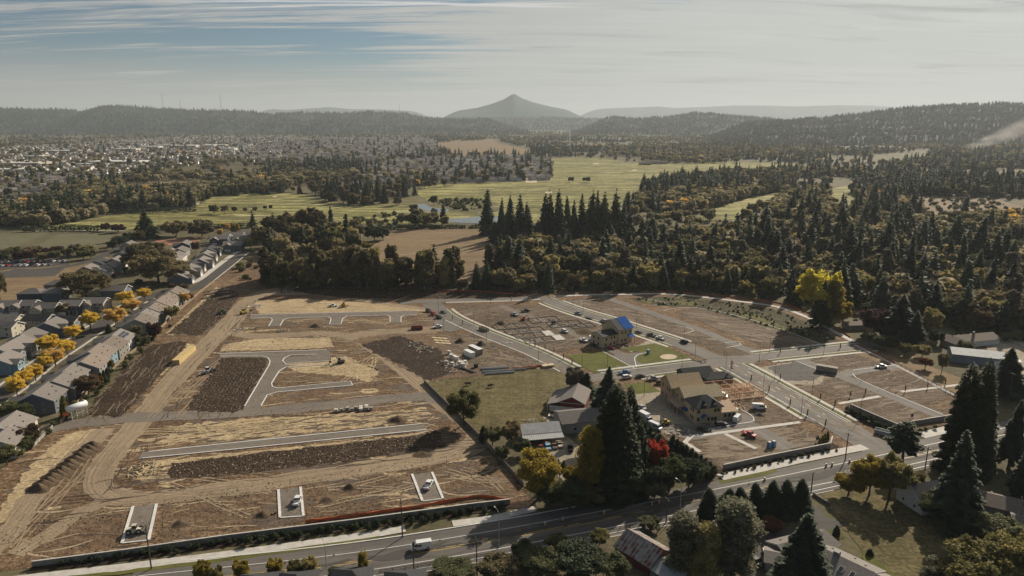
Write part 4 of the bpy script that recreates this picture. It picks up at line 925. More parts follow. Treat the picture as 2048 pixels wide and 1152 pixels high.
def house(px, py, rz, L, W, h, wall, roof, label, front=1, rise=None, hip=False, wing=True, name='house', group=None, zr=7.5, extra=None, detail=True, cat='house', win=None):
    """dwelling with ridge along local x; front is the local y side with the garage"""
    P = G(px, py, zr); P.z = 0; rise = rise or W*0.24
    o = empty(name, P, rz, label, cat, group)
    m = MB(); 
    if hip: m.box(-L/2, L/2, -W/2, W/2, 0, h)
    else: gable_wall(m, L, W, h, rise)
    if wing:
        ww, wd = L*0.48, 2.6; wx = -L*0.22
        gable_wall(m, wd, ww, h*0.92, ww*0.3, wx, front*(W/2+wd/2-0.01), 'y')
    m.build('wall', M[wall], o)
    r = MB()
    if hip: hip_roof(r, L, W, h, rise)
    else: gable_roof(r, L, W, h, rise)
    ro = r.build('roof', M[roof], o)
    if not hip and detail:
        k = rise/(W/2); e = W/2+.52; zl = h-.52*k
        for x in (-L/2-.56, L/2+.5): f = MB(); f.prism_x([(-e, zl-.22), (0, h+rise-.2), (0, h+rise+.24), (-e, zl+.24)], x, x+.06).prism_x([(0, h+rise-.2), (e, zl-.22), (e, zl+.24), (0, h+rise+.24)], x, x+.06); f.build('barge_board', M['trim'], ro)
    if wing:
        w2 = MB(); gable_roof(w2, wd+W*0.34, ww, h*0.92, ww*0.3, 0.35, 0.2, wx, front*(W/2+wd/2-W*0.17), 'y'); w2.build('wing_roof', M[roof], ro)
        pr = MB(); pr.box(L*0.05, L*0.47, front*W/2 if front > 0 else -W/2-1.7, W/2+1.7 if front > 0 else -W/2, 2.7, 2.9); ph = pr.build('porch_roof', M[roof], o)
        for xx in (L*0.08, L*0.44): place(MB().box(-.12, .12, -.12, .12, 0, 2.7).mesh('post', M['trim']), 'post', ph, xx, front*(W/2+1.5), 0, 0)
    if not detail: return o
    wm = win or WIN; floors = (0.9, 3.7) if h > 4.6 else (0.9,)
    fr = 0 if front < 0 else math.pi
    if wing:
        place(GARAGE, 'garage_door', o, wx, front*(W/2+2.62), 0, fr); place(DOOR, 'door', o, L*0.2, front*(W/2+0.02), 0, fr)
        if h > 4.6:
            for dx in (-1, 1): place(wm, 'window', o, wx+dx, front*(W/2+2.62), 3.5, fr)
        if h > 4.6:
            for xx in (L*0.12, L*0.36): place(wm, 'window', o, xx, front*(W/2+0.02), 3.7, fr)
    for zf in floors:
        for xx in (-L*0.34, -L*0.04, L*0.3): place(wm, 'window', o, xx, -front*(W/2+0.02), zf, fr+math.pi)
        for yy in (-W*0.2, W*0.22):
            place(WIN_S if wm is WIN else wm, 'window', o, -L/2-0.02, yy, zf+.2, -math.pi/2); place(WIN_S if wm is WIN else wm, 'window', o, L/2+0.02, yy, zf+.2, math.pi/2)
    if not hip:
        for xx, yy in ((-L*.25, .3), (L*.1, .35), (L*.32, .18)):
            zz0 = h + rise*(1-2*yy) + .2
            MB().box(xx-.22, xx+.22, -front*W*yy-.22, -front*W*yy+.22, zz0-.1, zz0+.3).build('roof_vent', M['metal_dark'], ro)
    if extra: extra(o, L, W, h, rise)
    return o
RWA = R(100)
def solar(o, L, W, h, rise):
    k = math.atan2(rise, W/2)
    for i in range(4):
        s = MB().box(-1.0, 1.0, -1.6, 1.6, 0.10, 0.16).build('solar_panel', M['solar'], o, (-L*.3 + i*2.1, -W*.24, h+rise*.52+.2)); s.rotation_euler = (k, 0, 0)
        MB().box(-0.98, 0.98, -0.03, 0.03, 0.165, 0.17).build('panel_joint', M['trim'], s)
A = [(14,844,'cream','roof_grey'),(82,783,'slate','roof_grey'),(120,759,'taupe','roof_grey'),(137,740,'blue_grey','roof_grey'),(174,721,'grey','roof_brown'),(189,702,'teal','roof_brown'),(217,684,'taupe','roof_brown'),(233,670,'white','roof_grey'),
     (278,638,'green','roof_brown'),(287,627,'green','roof_grey'),(305,615,'taupe','roof_brown'),(320,602,'beige','roof_brown'),(333,593,'grey','roof_brown'),(348,582,'grey','roof_brown')]
for i, (x, y, w, r) in enumerate(A):
    sp = [21, 12.2, 12, 10.5, 11.5, 12.2, 12.4, 11, 12.5, 10.5, 12, 12.5, 10.8, 13][i]
    house(x, y, RWA + R(random.uniform(-1, 1)), sp if i else 13, 13.5 + (i % 3)*.8, 5.6, 'siding_'+w, r,
          '%s house backing onto the building site fence, %s up its row' % (w.replace('_', ' '), nth(i+1)), 1, group='two-storey houses backing onto the site fence', extra=solar if i == 7 else None)
house(3, 868, RWA, 10, 12, 5.2, 'siding_cream', 'roof_grey', 'cream house at the very edge of view below its cream neighbour', 1)
HL = [(9,693,'blue_grey',0),(31,681,'grey',0),(55,665,'navy',0),(101,643,'slate',0),(4,712,'teal',0)]
for i, (x, y, w, hip) in enumerate(HL):
    house(x, y, R(97), 11.5, 13, 5.4, 'siding_'+w, 'roof_grey', '%s house facing the yellow street trees, %s from the left' % (w.replace('_', ' '), rk(HL, i)), -1, group='houses across the street from the fence row')
HL = [(16,629,'cream'),(78,629,'grey'),(133,632,'blue_grey'),(9,643,'cream')]
for i, (x, y, w) in enumerate(HL):
    house(x, y, R(-4), 14.5, 9.5, 5.4, 'siding_'+w, 'roof_dark' if i in (1, 2) else 'roof_grey', '%s gabled house with its long roof side to the camera, %s from the left' % (w.replace('_', ' '), rk(HL, i)), 1, group='long gabled houses behind the street trees', wing=False)
for i, (x, y, w) in enumerate([(20,602,'blue_grey'),(51,601,'grey'),(94,606,'green'),(144,601,'navy'),(192,596,'beige')]):
    house(x, y, R(2), 13, 10, 5.4, 'siding_'+w, 'roof_grey', '%s house with front gable and garage below the brown field, %s along' % (w.replace('_', ' '), nth(i+1)), -1, group='houses with front gables below the brown field')
HL = [(66,577,'navy'),(108,576,'slate'),(231,571,'slate'),(118,560,'taupe')]
for i, (x, y, w) in enumerate(HL):
    house(x, y, R(4), 15, 11, 5.2, 'siding_'+w, 'roof_grey', '%s hipped house beside the round dark oak, %s from the left' % (w.replace('_', ' '), rk(HL, i)), -1, hip=i != 2, wing=False, group='hipped houses by the dark oak')
HL = [(257,484,'beige'),(246,502,'grey'),(231,515,'taupe'),(198,519,'blue_grey'),(202,533,'white'),(176,531,'taupe'),(222,525,'grey')]
for i, (x, y, w) in enumerate(HL):
    house(x, y, R(100), 13, 12, 5.0, 'siding_'+w, 'roof_dark' if i in (1, 3) else 'roof_grey', '%s house along the lane left of the big oak, %s from the far end' % (w.replace('_', ' '), rk(HL, i, 1)), -1, group='houses along the lane left of the big oak')
HL = [(360,495,'grey'),(353,506,'white'),(369,483,'navy'),(340,500,'white'),(345,512,'beige')]
for i, (x, y, w) in enumerate(HL):
    house(x, y, R(100), 14, 12, 5.0, 'siding_'+w, 'roof_grey', '%s house between the clay court and the straight street, %s from the left' % (w.replace('_', ' '), rk(HL, i)), 1, group='houses below the clay court', wing=i % 2 == 0)
for i, (x, y, w) in enumerate([(360,545,'slate'),(378,532,'grey'),(386,523,'taupe'),(403,516,'blue_grey'),(411,504,'beige'),(419,494,'navy')]):
    house(x, y, R(102), 15, 13, 4.8, 'siding_'+w, ['roof_grey','roof_grey','roof_dark','roof_grey','roof_grey','roof_dark'][i], '%s house along the straight street by the site, %s from the near end' % (w.replace('_', ' '), nth(i+1)), -1, group='houses along the straight street by the site')
HL = [(467,484,'slate'),(485,473,'taupe'),(494,463,'grey'),(440,472,'navy'),(470,466,'slate')]
for i, (x, y, w) in enumerate(HL):
    house(x, y, R(8), 16, 12, 5.4, 'siding_'+w, 'roof_grey', '%s house at the top end of the straight street, %s from the left' % (w.replace('_', ' '), rk(HL, i)), -1, group='houses at the top of the straight street')
# lone houses round the golf course and wood
for i, (x, y, w, lb, L, hd) in enumerate([(702,470,'taupe','hipped brown house beside the dark round cedar above the grove',20,5),(1058,456,'grey','grey house among the firs beside the pond',20,25),(1034,464,'taupe','small brown roofed house at the edge of the dry field',12,10),
        (382,404,'tan','brown roofed bungalow among trees left of the fairway',18,0),(176,414,'grey','long grey house at the edge of the left fairway',26,3),(212,412,'navy','small blue shed beside the long grey house',9,3),(560,470,'blue_grey','blue grey shed roofed house behind the oaks',14,15)]):
    house(x, y, R(hd), L, 11, 3.6, 'siding_'+w, 'roof_brown' if w in ('taupe', 'tan') else 'roof_grey', lb, -1, hip=True, wing=False, zr=4)
def shed(name, px, py, rz, L, W, h, rise, wall, roof, label, cat='building', z=None, zr=0.0, extra=None):
    P = G(px, py, zr); P.z = 0; o = empty(name, P, rz, label, cat)
    m = MB(); gable_wall(m, L, W, h, rise); m.build('wall', M[wall], o)
    r = MB(); gable_roof(r, L, W, h, rise, 0.4, 0.15); ro = r.build('roof', M[roof], o)
    if extra: extra(o, ro, L, W, h, rise)
    return o
def ribs(mat, step=0.9):
    def f(o, ro, L, W, h, rise):
        k = rise/(W/2); n = int(L/step)
        for s in (-1, 1):
            for i in range(n+1):
                x = -L/2 + i*L/n; e = W/2+0.4
                m = MB(); m.prism_x([(s*e, h-0.4*k+0.15), (0, h+rise+0.15), (0, h+rise+0.24), (s*e, h-0.4*k+0.24)][::s], x-0.10, x+0.10); m.build('roof_rib', M[mat], ro)
    return f
# grey outbuilding and ranch house on the right, seen over the orchard
def rib_and_lean(o, ro, L, W, h, rise):
    MB().box(L*0.2, L*0.42, -W/2-0.06, -W/2-0.001, 0, 3.0).build('garage_door', M['trim'], o)
    MB().box(L/2+.42, L/2+7, -4, 4, 2.9, 3.1).build('lean_roof', M['tin_pale'], o); MB().box(L/2+.1, L/2+6.6, -3.6, -3.4, 0, 2.9).build('lean_wall', M['siding_blue_grey'], o)
shed('outbuilding', 1950, 722, R(-22), 22, 12, 4.2, 1.7, 'siding_blue_grey', 'tin_pale', 'long blue grey metal outbuilding with pale roof by the orchard', extra=rib_and_lean)
rh = house(1945, 674, R(14), 25, 10, 3.0, 'siding_white', 'roof_brown', 'low ranch house with brown roof and dark chimney behind the metal outbuilding', -1, rise=2.2, wing=False, zr=3.5)
MB().box(-2.5, -1.5, -2.6, -1.6, 3, 7.2).build('chimney', M['siding_taupe'], rh)
m = MB(); gable_wall(m, 12, 9, 3.0, 2.0, -13, -3, 'y'); m.build('side_wing', M['siding_tan'], rh); m = MB(); gable_roof(m, 12, 9, 3.0, 2.0, .5, .2, -13, -3, 'y'); m.build('wing_roof', M['roof_brown'], rh)
shed('cabin', 1708, 657, R(5), 10, 7, 3.0, 1.2, 'siding_tan', 'roof_brown', 'small tan cabin beside the maroon tree at the path end')
# red barn
P = G(1150, 812); bn = empty('red_barn', P, R(75), 'red barn with grey roof, lean-to and white sliding door beside the pasture', 'barn')
m = MB(); gable_wall(m, 15, 10, 4.6, 2.4); m.build('wall', M['red_barn'], bn)
m = MB(); gable_roof(m, 15, 10, 4.6, 2.4, .5, .2); m.build('roof', M['roof_grey'], bn)
m = MB(); m.prism_x([(5.5, 4.2), (10.3, 2.9), (10.3, 3.05), (5.5, 4.36)], -7.8, 7.8); lt = m.build('lean_to_roof', M['roof_grey'], bn)
for xx in (-7.4, -2.5, 2.5, 7.4): MB().box(xx-.12, xx+.12, 9.9, 10.15, 0, 2.9).build('post', M['trim'], bn)
MB().box(-7.4, 7.4, 5.05, 9.0, 0, 0.12).build('floor', M['wood_grey'], bn)
MB().box(-7.62, -7.505, -4.6, 9.2, 0, 2.5).build('sliding_door', M['siding_white'], bn)
MB().box(-8.06, -8.02, -5.5, 5.5, 4.45, 4.6).build('trim_board', M['trim'], bn)
# grey workshop in front of the barn
def garage_ex(o, ro, L, W, h, rise): MB().box(-L/2-.06, -L/2-.001, -1.2, 1.2, 0, 3).build('door', M['siding_slate'], o); link_obj('window', WIN, o, (-L*.2, -W/2-.02, 1.2))
shed('workshop', 1158, 852, R(12), 17, 12, 4.4, 2.2, 'siding_grey', 'roof_grey', 'grey gabled workshop with brown shingle roof between barn and carport', extra=garage_ex)
# metal-roofed carport
P = G(1080, 876); cp = empty('carport', P, R(11), 'open-fronted carport with blue grey metal roof sheltering old cars', 'carport')
m = MB(); m.box(-7.2, 7.2, 3.9, 4.1, 0, 3.2).box(-7.2, -7.0, -4.0, 3.9, 0, 3.0).box(7.0, 7.2, 0.5, 3.9, 0, 3.0).box(-7.0, 7.0, 0.4, 0.55, 0, 2.9); m.build('wall', M['tin'], cp)
m = MB(); m.prism_x([(-3.2, 3.3), (1.6, 5.4), (1.6, 5.55), (-3.2, 3.45)], -7.6, 7.6); rf = m.build('roof', M['tin'], cp)
m = MB(); m.prism_x([(1.6, 5.4), (4.6, 3.4), (4.6, 3.55), (1.6, 5.55)], -7.6, 7.6); m.build('rear_roof', M['tin_pale'], cp)
m = MB(); m.prism_x([(-6.4, 2.55), (-3.21, 3.15), (-3.21, 3.29), (-6.4, 2.69)], -7.6, 7.6); fr_ = m.build('front_canopy', M['tin_pale'], cp)
for i in range(19):
    x = -7.4 + i*14.8/18
    MB().prism_x([(-6.4, 2.69), (-3.21, 3.29), (-3.21, 3.36), (-6.4, 2.76)], x-.16, x+.16).build('canopy_rib', M['tin'], fr_)
    MB().prism_x([(-3.2, 3.45), (1.6, 5.55), (1.6, 5.60), (-3.2, 3.50)], x-.05, x+.05).build('roof_rib', M['tin_pale'], rf)
for x in (-7.2, -3.6, 0, 3.6, 7.2): MB().box(x-.08, x+.08, -6.2, -6.04, 0, 2.55).build('post', M['wood_grey'], cp)
# rusty barn at the bottom
def barn_ex(o, ro, L, W, h, rise):
    ribs('tin', 1.2)(o, ro, L, W, h, rise)
    m = MB(); gable_wall(m, 9, 8, 2.4, 1.8, L/2+3.4, -1, 'x'); m.build('side_shed', M['wood_grey'], o); m = MB(); gable_roof(m, 8, 8, 2.4, 1.8, .3, .12, L/2+4.4, -1); m.build('shed_roof', M['tin'], o)
shed('rusty_barn', 1288, 1116, R(-50), 12, 10, 2.8, 3.0, 'red_barn', 'rust', 'old dark red barn with rusty tin roof below the road', 'barn', extra=barn_ex)
shed('tin_shed', 1418, 1088, R(15), 13, 8, 3.4, 1.6, 'siding_grey', 'tin', 'tin-roofed shed half hidden behind the grey poplars', extra=ribs('tin_pale', 1.3))
# house with skylights at bottom right
hs = house(1682, 1122, R(-50), 16, 13, 3.0, 'siding_taupe', 'roof_grey', 'brown bungalow with skylights, chimney and covered deck below the meadow', -1, rise=2.6, wing=False, zr=4.5)
MB().box(-2.0, -0.6, -0.4, 0.9, 3.5, 6.6).build('chimney', M['siding_grey'], hs)
for x in (1.6, 4.4):
    s = MB().box(-.6, .6, -.9, .9, 0, .22).build('skylight', M['trim'], hs, (x, -3.4, 4.5)); s.rotation_euler = (math.atan2(2.6, 6.5), 0, 0); MB().box(-.5, .5, -.8, .8, .221, .24).build('pane', M['glass'], s)
m = MB(); gable_wall(m, 10, 9, 3.0, 2.0, -9, 4, 'y'); m.build('side_wing', M['siding_taupe'], hs); m = MB(); gable_roof(m, 10, 9, 3.0, 2.0, .6, .2, -9, 4, 'y'); m.build('wing_roof', M['roof_grey'], hs)
MB().box(7.6, 11.5, -4.5, 4.5, .3, .5).build('deck', M['wood_fence'], hs)
m = MB(); m.prism_x([(-6, 2.85), (0, 5.45), (0, 5.6), (-6, 3.0)], 8.1, 12).prism_x([(0, 5.45), (6, 2.85), (6, 3.0), (0, 5.6)], 8.1, 12); m.build('deck_roof', M['roof_grey'], hs)
for y in (-4.3, 4.3): MB().box(11.2, 11.4, y-.1, y+.1, .5, 3.4).build('post', M['wood_grey'], hs)
g2 = house(1590, 1090, R(20), 11, 8, 2.8, 'siding_taupe', 'roof_grey', 'small brown garage in front of the dark drive, beside the fir', -1, rise=1.6, wing=False, zr=3)
P = G(1560, 1132); cpp = empty('carport', P, R(-20), 'low open carport roof on thin posts beside the parked black car', 'carport')
m = MB(); gable_roof(m, 8, 7, 2.6, 1.2, .3, .15); m.build('roof', M['roof_grey'], cpp)
for x in (-3.8, 3.8):
    for y in (-3.3, 3.3): MB().box(x-.08, x+.08, y-.08, y+.08, 0, 2.7).build('post', M['wood_grey'], cpp)
MB().box(-3.9, 3.9, -3.4, 3.4, .125, .16).build('slab', M['concrete'], cpp)
# white gabled house and long grey house, bottom right
wh = house(1855, 985, R(15), 13, 10, 3.4, 'siding_white', 'roof_grey', 'white gabled house half hidden by the dark fir at right', -1, rise=4.2, wing=False, zr=4)
lh = house(2020, 1005, R(-32), 18, 9, 3.0, 'siding_grey', 'roof_brown', 'long low grey house beside the white camper trailer', -1, rise=1.8, wing=False, zr=3.5)
MB().box(3, 3.4, -1.9, -1.5, 3.5, 5.4).build('flue', M['metal_dark'], lh)
house(2060, 1045, R(-32), 8, 8, 2.8, 'siding_grey', 'roof_grey', 'low grey annex at the right edge below the long grey house', -1, rise=1.2, wing=False, zr=3)
for i, (x, y) in enumerate([(515,1172), (590,1168), (702,1160), (810,1166)]):
    house(x, y, R(8), 9.5, 10, 5.6, 'siding_grey', 'roof_dark', 'dark shingled roof peak %s from the left at the bottom edge' % nth(i+1), -1, hip=True, wing=False, zr=6, rise=3.2, extra=None, group='roof peaks along the bottom edge')
# ---- houses under construction
def raw_house(name, P, rz, label): return empty(name, P, rz, label, 'house')
h1 = raw_house('house_under_construction', G(1222, 684), R(35), 'sheathed new house with half its roof under a bright blue tarp')
m = MB(); gable_wall(m, 10, 13, 8.0, 4.2, 5.0, 1.0, 'x'); m.build('main_wall', M['osb_pale'], h1)
m = MB(); gable_roof(m, 10, 13, 8.0, 4.2, .5, .22, 5.0, 1.0, 'x'); r1 = m.build('main_roof', M['roof_felt'], h1)
m = MB(); gable_wall(m, 11, 9, 6.0, 1.5, -5.4, -0.5, 'x'); m.build('side_wall', M['osb_pale'], h1)
m = MB(); gable_roof(m, 10.2, 9, 6.0, 1.5, .4, .2, -5.5, -0.5, 'x'); m.build('side_roof', M['roof_felt'], h1)
k = 4.2/6.5
m = MB(); m.prism_x([(-6.2, 8.0-.7*k+.26), (1.0, 12.2+.25), (1.0, 12.2+.31), (-6.2, 8.0-.7*k+.32)], 4.0, 10.6); m.build('roof_tarp', M['blue_tarp'], r1)
MB().prism_x([(-8.2, 3.6), (-5.55, 4.4), (-5.55, 4.5), (-8.2, 3.7)], 6.0, 9.8).build('porch_tarp', M['blue_tarp'], h1)
for x in (6.1, 9.6): MB().box(x-.1, x+.1, -8.0, -7.8, 0, 3.6).build('post', M['stud'], h1)
for (x, y, z, q) in [(2.5,-5.55,5.2,0),(5,-5.55,5.2,0),(8.2,-5.55,5.2,0),(2.5,-5.55,1,0),(5,-5.55,1,0),(-2.5,-5.03,3.8,0),(-4.5,-5.03,3.8,0),(-8,-5.03,3.6,0),(-2.5,-5.03,.7,0),(-5,-5.03,.4,0),(-8.5,-5.03,.7,0),(-10.93,-2,1,1),(-10.93,1.5,1,1),(-10.93,-2,3.8,1),(-10.93,1.5,3.8,1),(10.03,-2,1,-1),(10.03,3,1,-1),(10.03,-2,5,-1),(10.03,3,5,-1)]:
    link_obj('window_opening', WIN_RAW, h1, (x, y, z), {0: 0, 1: -math.pi/2, -1: math.pi/2}[q])

h2 = raw_house('house_under_construction', G(1390, 848), R(12), 'large sheathed house with tan wood roofs and black felted front wing')
m = MB(); m.box(0, 11, 0, 9, 0, 6.6); m.build('front_wall', M['osb_pale'], h2)
m = MB(); hip_roof(m, 11, 9.6, 6.6, 3.4, .6); fr2 = m.build('front_roof', M['roof_felt'], h2, (5.5, 4.5, 0))
for x in (-1.6, 2.6):
    d = MB(); gable_wall(d, 2.2, 1.6, .9, .8, 0, 0, 'y'); dd = d.build('dormer', M['osb_pale'], fr2, (x, -3.4, 7.0)); d = MB(); gable_roof(d, 2.2, 1.6, .9, .8, .2, .1, 0, 0, 'y'); d.build('dormer_roof', M['roof_felt'], dd)
m = MB(); m.prism_x([(.6, 0), (7.5, 0), (7.5, 5.2), (.6, 3.6)], 11.01, 18); m.build('side_wall', M['osb_pale'], h2)
m = MB(); m.prism_x([(.2, 3.55), (7.6, 5.25), (7.6, 5.4), (.2, 3.7)], 11.05, 18.4); m.build('side_roof', M['osb_pink'], h2)
m = MB(); gable_wall(m, 16, 10, 6.8, 3.0, 8.0, 14.2, 'x'); m.build('middle_wall', M['osb'], h2)
m = MB(); gable_roof(m, 16, 10, 6.8, 3.0, .5, .2, 8.0, 14.2, 'x'); m.build('middle_roof', M['osb_pale'], h2)
m = MB(); gable_wall(m, 14, 11, 7.4, 3.6, 6.0, 25.0, 'x'); m.build('rear_wall', M['osb_pink'], h2)
m = MB(); gable_roof(m, 14, 11, 7.4, 3.6, .5, .2, 6.0, 25.0, 'x'); m.build('rear_roof', M['osb'], h2)
m = MB(); m.prism_y([(-3.2, 2.9), (-.02, 3.7), (-.02, 3.85), (-3.2, 3.05)], 9.5, 19); m.build('porch_roof', M['osb_pink'], h2)
for y in (9.8, 13, 16, 18.7): MB().box(-3.1, -2.9, y-.1, y+.1, 0, 2.9).build('post', M['stud'], h2)
tp = MB(); tp.prism_y([(-1.4, 2.6), (0, 4.0), (0, 4.1), (-1.5, 2.65)], -1.6, -.02).prism_y([(0, 4.0), (1.4, 2.6), (1.5, 2.65), (0, 4.1)], -1.6, -.02); tp.build('door_hood_tarp', M['blue_tarp'], h2, (3.6, 0, 0))
MB().box(-1.2, -.03, 6.5, 8.5, 2.6, 3.6).build('hanging_tarp', M['blue_tarp'], h2)
for (x, y, z, q) in [(1.2,-.03,4.2,0),(8.2,-.03,4.2,0),(9.6,-.03,4.2,0),(1.2,-.03,1,0),(5.6,-.03,.8,0),(7.2,-.03,.8,0),(8.5,-.03,.8,0),(13,.57,1.4,0),(14.8,.57,1.4,0),(16.6,.57,1.4,0),
        (-.03,2,4.2,1),(-.03,3.6,4.2,1),(-.03,2,1,1),(-.03,3.6,1,1),(-.03,11,4.4,1),(-.03,12.6,4.4,1),(-.03,16.5,4.4,1),(-.03,11,.6,1),(-.03,15,.6,1),(-1.03,21.5,4.8,1),(-1.03,23.5,4.8,1),(-1.03,28,4.8,1),(-1.03,21.5,1,1),(-1.03,24.5,1,1),(-1.03,28,1,1)]:
    link_obj('window_opening', WIN_RAW, h2, (x, y, z), -math.pi/2 if q else 0)
# open stud framing next to it
h3 = raw_house('timber_house', G(1462, 800), R(14), 'open pink timber stud framing of a house without roof')
def stud_wall(x0, y0, x1, y1, h=3.0):
    L = math.hypot(x1-x0, y1-y0); n = max(2, int(L/0.8)); m = MB()
    for i in range(n+1):
        t = i/n*L; m.box(t-.07, t+.07, -.07, .07, .16, h-.16)
    m.box(-.07, L+.07, -.08, .08, 0, .16).box(-.07, L+.07, -.08, .08, h-.16, h)
    m.build('stud_wall', M['stud'], h3, (x0, y0, .25), math.atan2(y1-y0, x1-x0))
MB().box(-7, 17, -1, 15, .13, .25).build('floor_deck', M['osb_pink'], h3)
for a in [(-6,-.5,15,-.5),(-6,4.5,14,4.5),(-6,9,16,9),(-6,14,10,14),(-6,-.5,-6,14),(-1,4.5,-1,14),(4,-.5,4,14),(10,-.5,10,14),(16,-.5,16,9),(7,4.5,7,9),(13,4.5,13,9)]: stud_wall(*a)
# dark sales cottage
h4 = empty('sales_cottage', G(1402, 768), R(14), 'dark grey cottage with dark roofs at the crossroads corner', 'house')
m = MB(); gable_wall(m, 14, 8, 3.6, 2.2, 0, 6, 'x'); m.box(1, 14, -3, 3, 0, 3.2); m.build('wall', M['siding_navy'], h4)
m = MB(); gable_roof(m, 14, 8, 3.6, 2.2, .5, .2, 0, 6, 'x'); m.build('roof', M['roof_dark'], h4)
m = MB(); hip_roof(m, 13, 7, 3.2, 2.0, .6); m.build('front_roof', M['roof_dark'], h4, (7.5, 0, 0))
for x in (-5, -2.5, 4, 7, 10): link_obj('window', WIN, h4, (x, 1.98 if x < 0 else -3.02, 1.0))
for y in (4.5, 7): link_obj('window', WIN, h4, (-7.02, y, 1.0), -math.pi/2)
# big flat-roofed blocks of the town on the far left
def block(px, py, w, d, h, wall, roof, label, rz=0.05):
    P = G(px, py); o = empty('commercial_building', P, rz, label, 'building', 'flat-roofed blocks of the far town')
    m = MB().box(-w/2, w/2, 0, d, 0, h).box(-w/2-.3, w/2+.3, -.3, d+.3, h-.9, h+.2); m.build('wall', M[wall], o)
    MB().box(-w/2, w/2, 0, d, h+.21, h+.4).build('roof', M[roof], o)
    n = max(2, int(w/9))
    for i in range(n):
        x = -w/2 + (i+.5)*w/n; MB().box(x-2.6, x+2.6, -.12, -.001, h*.25, h*.62).build('window_band', M['window_dark'], o)
    for i in range(2): MB().box(w*(.1-.3*i)-2.5, w*(.1-.3*i)+2.5, d*.4, d*.4+5, h+.41, h+2.4).build('roof_unit', M['tin'], o)
    return o
block(40, 333, 95, 60, 9, 'siding_cream', 'siding_white', 'cream block with pale roof at the left edge of the town')
block(12, 346, 60, 30, 8, 'siding_white', 'siding_white', 'low white block cut by the left edge of the photo')
block(228, 330, 135, 60, 9, 'siding_white', 'siding_white', 'long white flat-roofed school hall above the yellow trees')
block(175, 335, 70, 45, 8, 'siding_blue_grey', 'tin', 'blue grey flat-roofed block left of the long white hall')
block(66, 318, 55, 40, 9, 'siding_beige', 'siding_white', 'beige block behind the cream one at the left edge')
block(74, 346, 48, 14, 5, 'siding_white', 'siding_white', 'long low white building above the round green tree')
block(130, 307, 120, 50, 10, 'siding_tan', 'siding_white', 'tan store block behind the red trees')
HL = [(330,296,90),(365,297,110),(400,296,120),(430,295,90),(300,299,70),(250,304,80),(450,303,70),(600,283,120),(560,268,200),(640,262,200),(690,268,160)]
for i, (x, y, w) in enumerate(HL):
    block(x, y, w, 40, 12, ['siding_white','siding_cream','siding_white','siding_beige'][i % 4], 'siding_white', 'pale distant town block, %s from the left among the far blocks' % rk(HL, i))
for i, (x, y, w, d) in enumerate([(305,374,22,12),(322,372,14,12),(338,371,26,14),(270,375,16,10)]):
    shed('greenhouse', x, y, R(10), w, d, 3, 2.5, 'siding_white', 'siding_white', 'white tunnel shed on the brown yard, %s from the left' % nth([2,3,4,1][i]), 'shed')
for i, (x, y, w, lb) in enumerate([(1560,300,40,'long brown barn'),(1858,292,30,'white roofed barn'),(1955,298,25,'pale farm shed'),(1312,328,60,'golf clubhouse with dark roof'),(1290,330,30,'small golf pavilion'),(1500,318,40,'pale shed'),(1675,262,40,'white shed'),(1640,262,30,'cream shed'),(1460,282,60,'low pale house'),(1700,290,30,'grey farmhouse')]):
    shed('farm_building', x, y, R(5), w, 14, 5, 4, 'siding_white' if i in (1,2,5,6) else 'siding_tan', 'tin_pale' if i in (1,5,6) else 'roof_brown', lb + ' among far woods right of centre' if x > 1320 else lb + ' beside the far fairway')
# ================================================================ VEHICLES AND MACHINES
def wheel_mesh(r=0.34, w=0.24):
    m = MB(); m.tube([(0, -w/2, 0), (0, w/2, 0)], r, 12, 0); m.tube([(0, -w/2-.012, 0), (0, w/2+.012, 0)], r*.58, 10, 1)
    return m.mesh('wheel', [M['tyre'], M['rim']])
WH = wheel_mesh(); WHL = wheel_mesh(0.48, 0.32); WHB = wheel_mesh(0.85, 0.5)
def tapered(prof, w, mi=0, top=0.0, zc=0.0, tuck=0.12):
    """side profile x,z extruded to width w; points above zc lean inward"""
    m = MB(); n = len(prof)
    def yy(z): return w/2 - (tuck*(z-zc)/(top-zc) if (top > zc and z > zc) else 0)
    v = [(x, -yy(z), z) for x, z in prof] + [(x, yy(z), z) for x, z in prof]
    m.add(v, [tuple(range(n)), tuple(range(2*n-1, n-1, -1))] + [(i, n+i, n+(i+1) % n, (i+1) % n) for i in range(n)], mi)
    return m
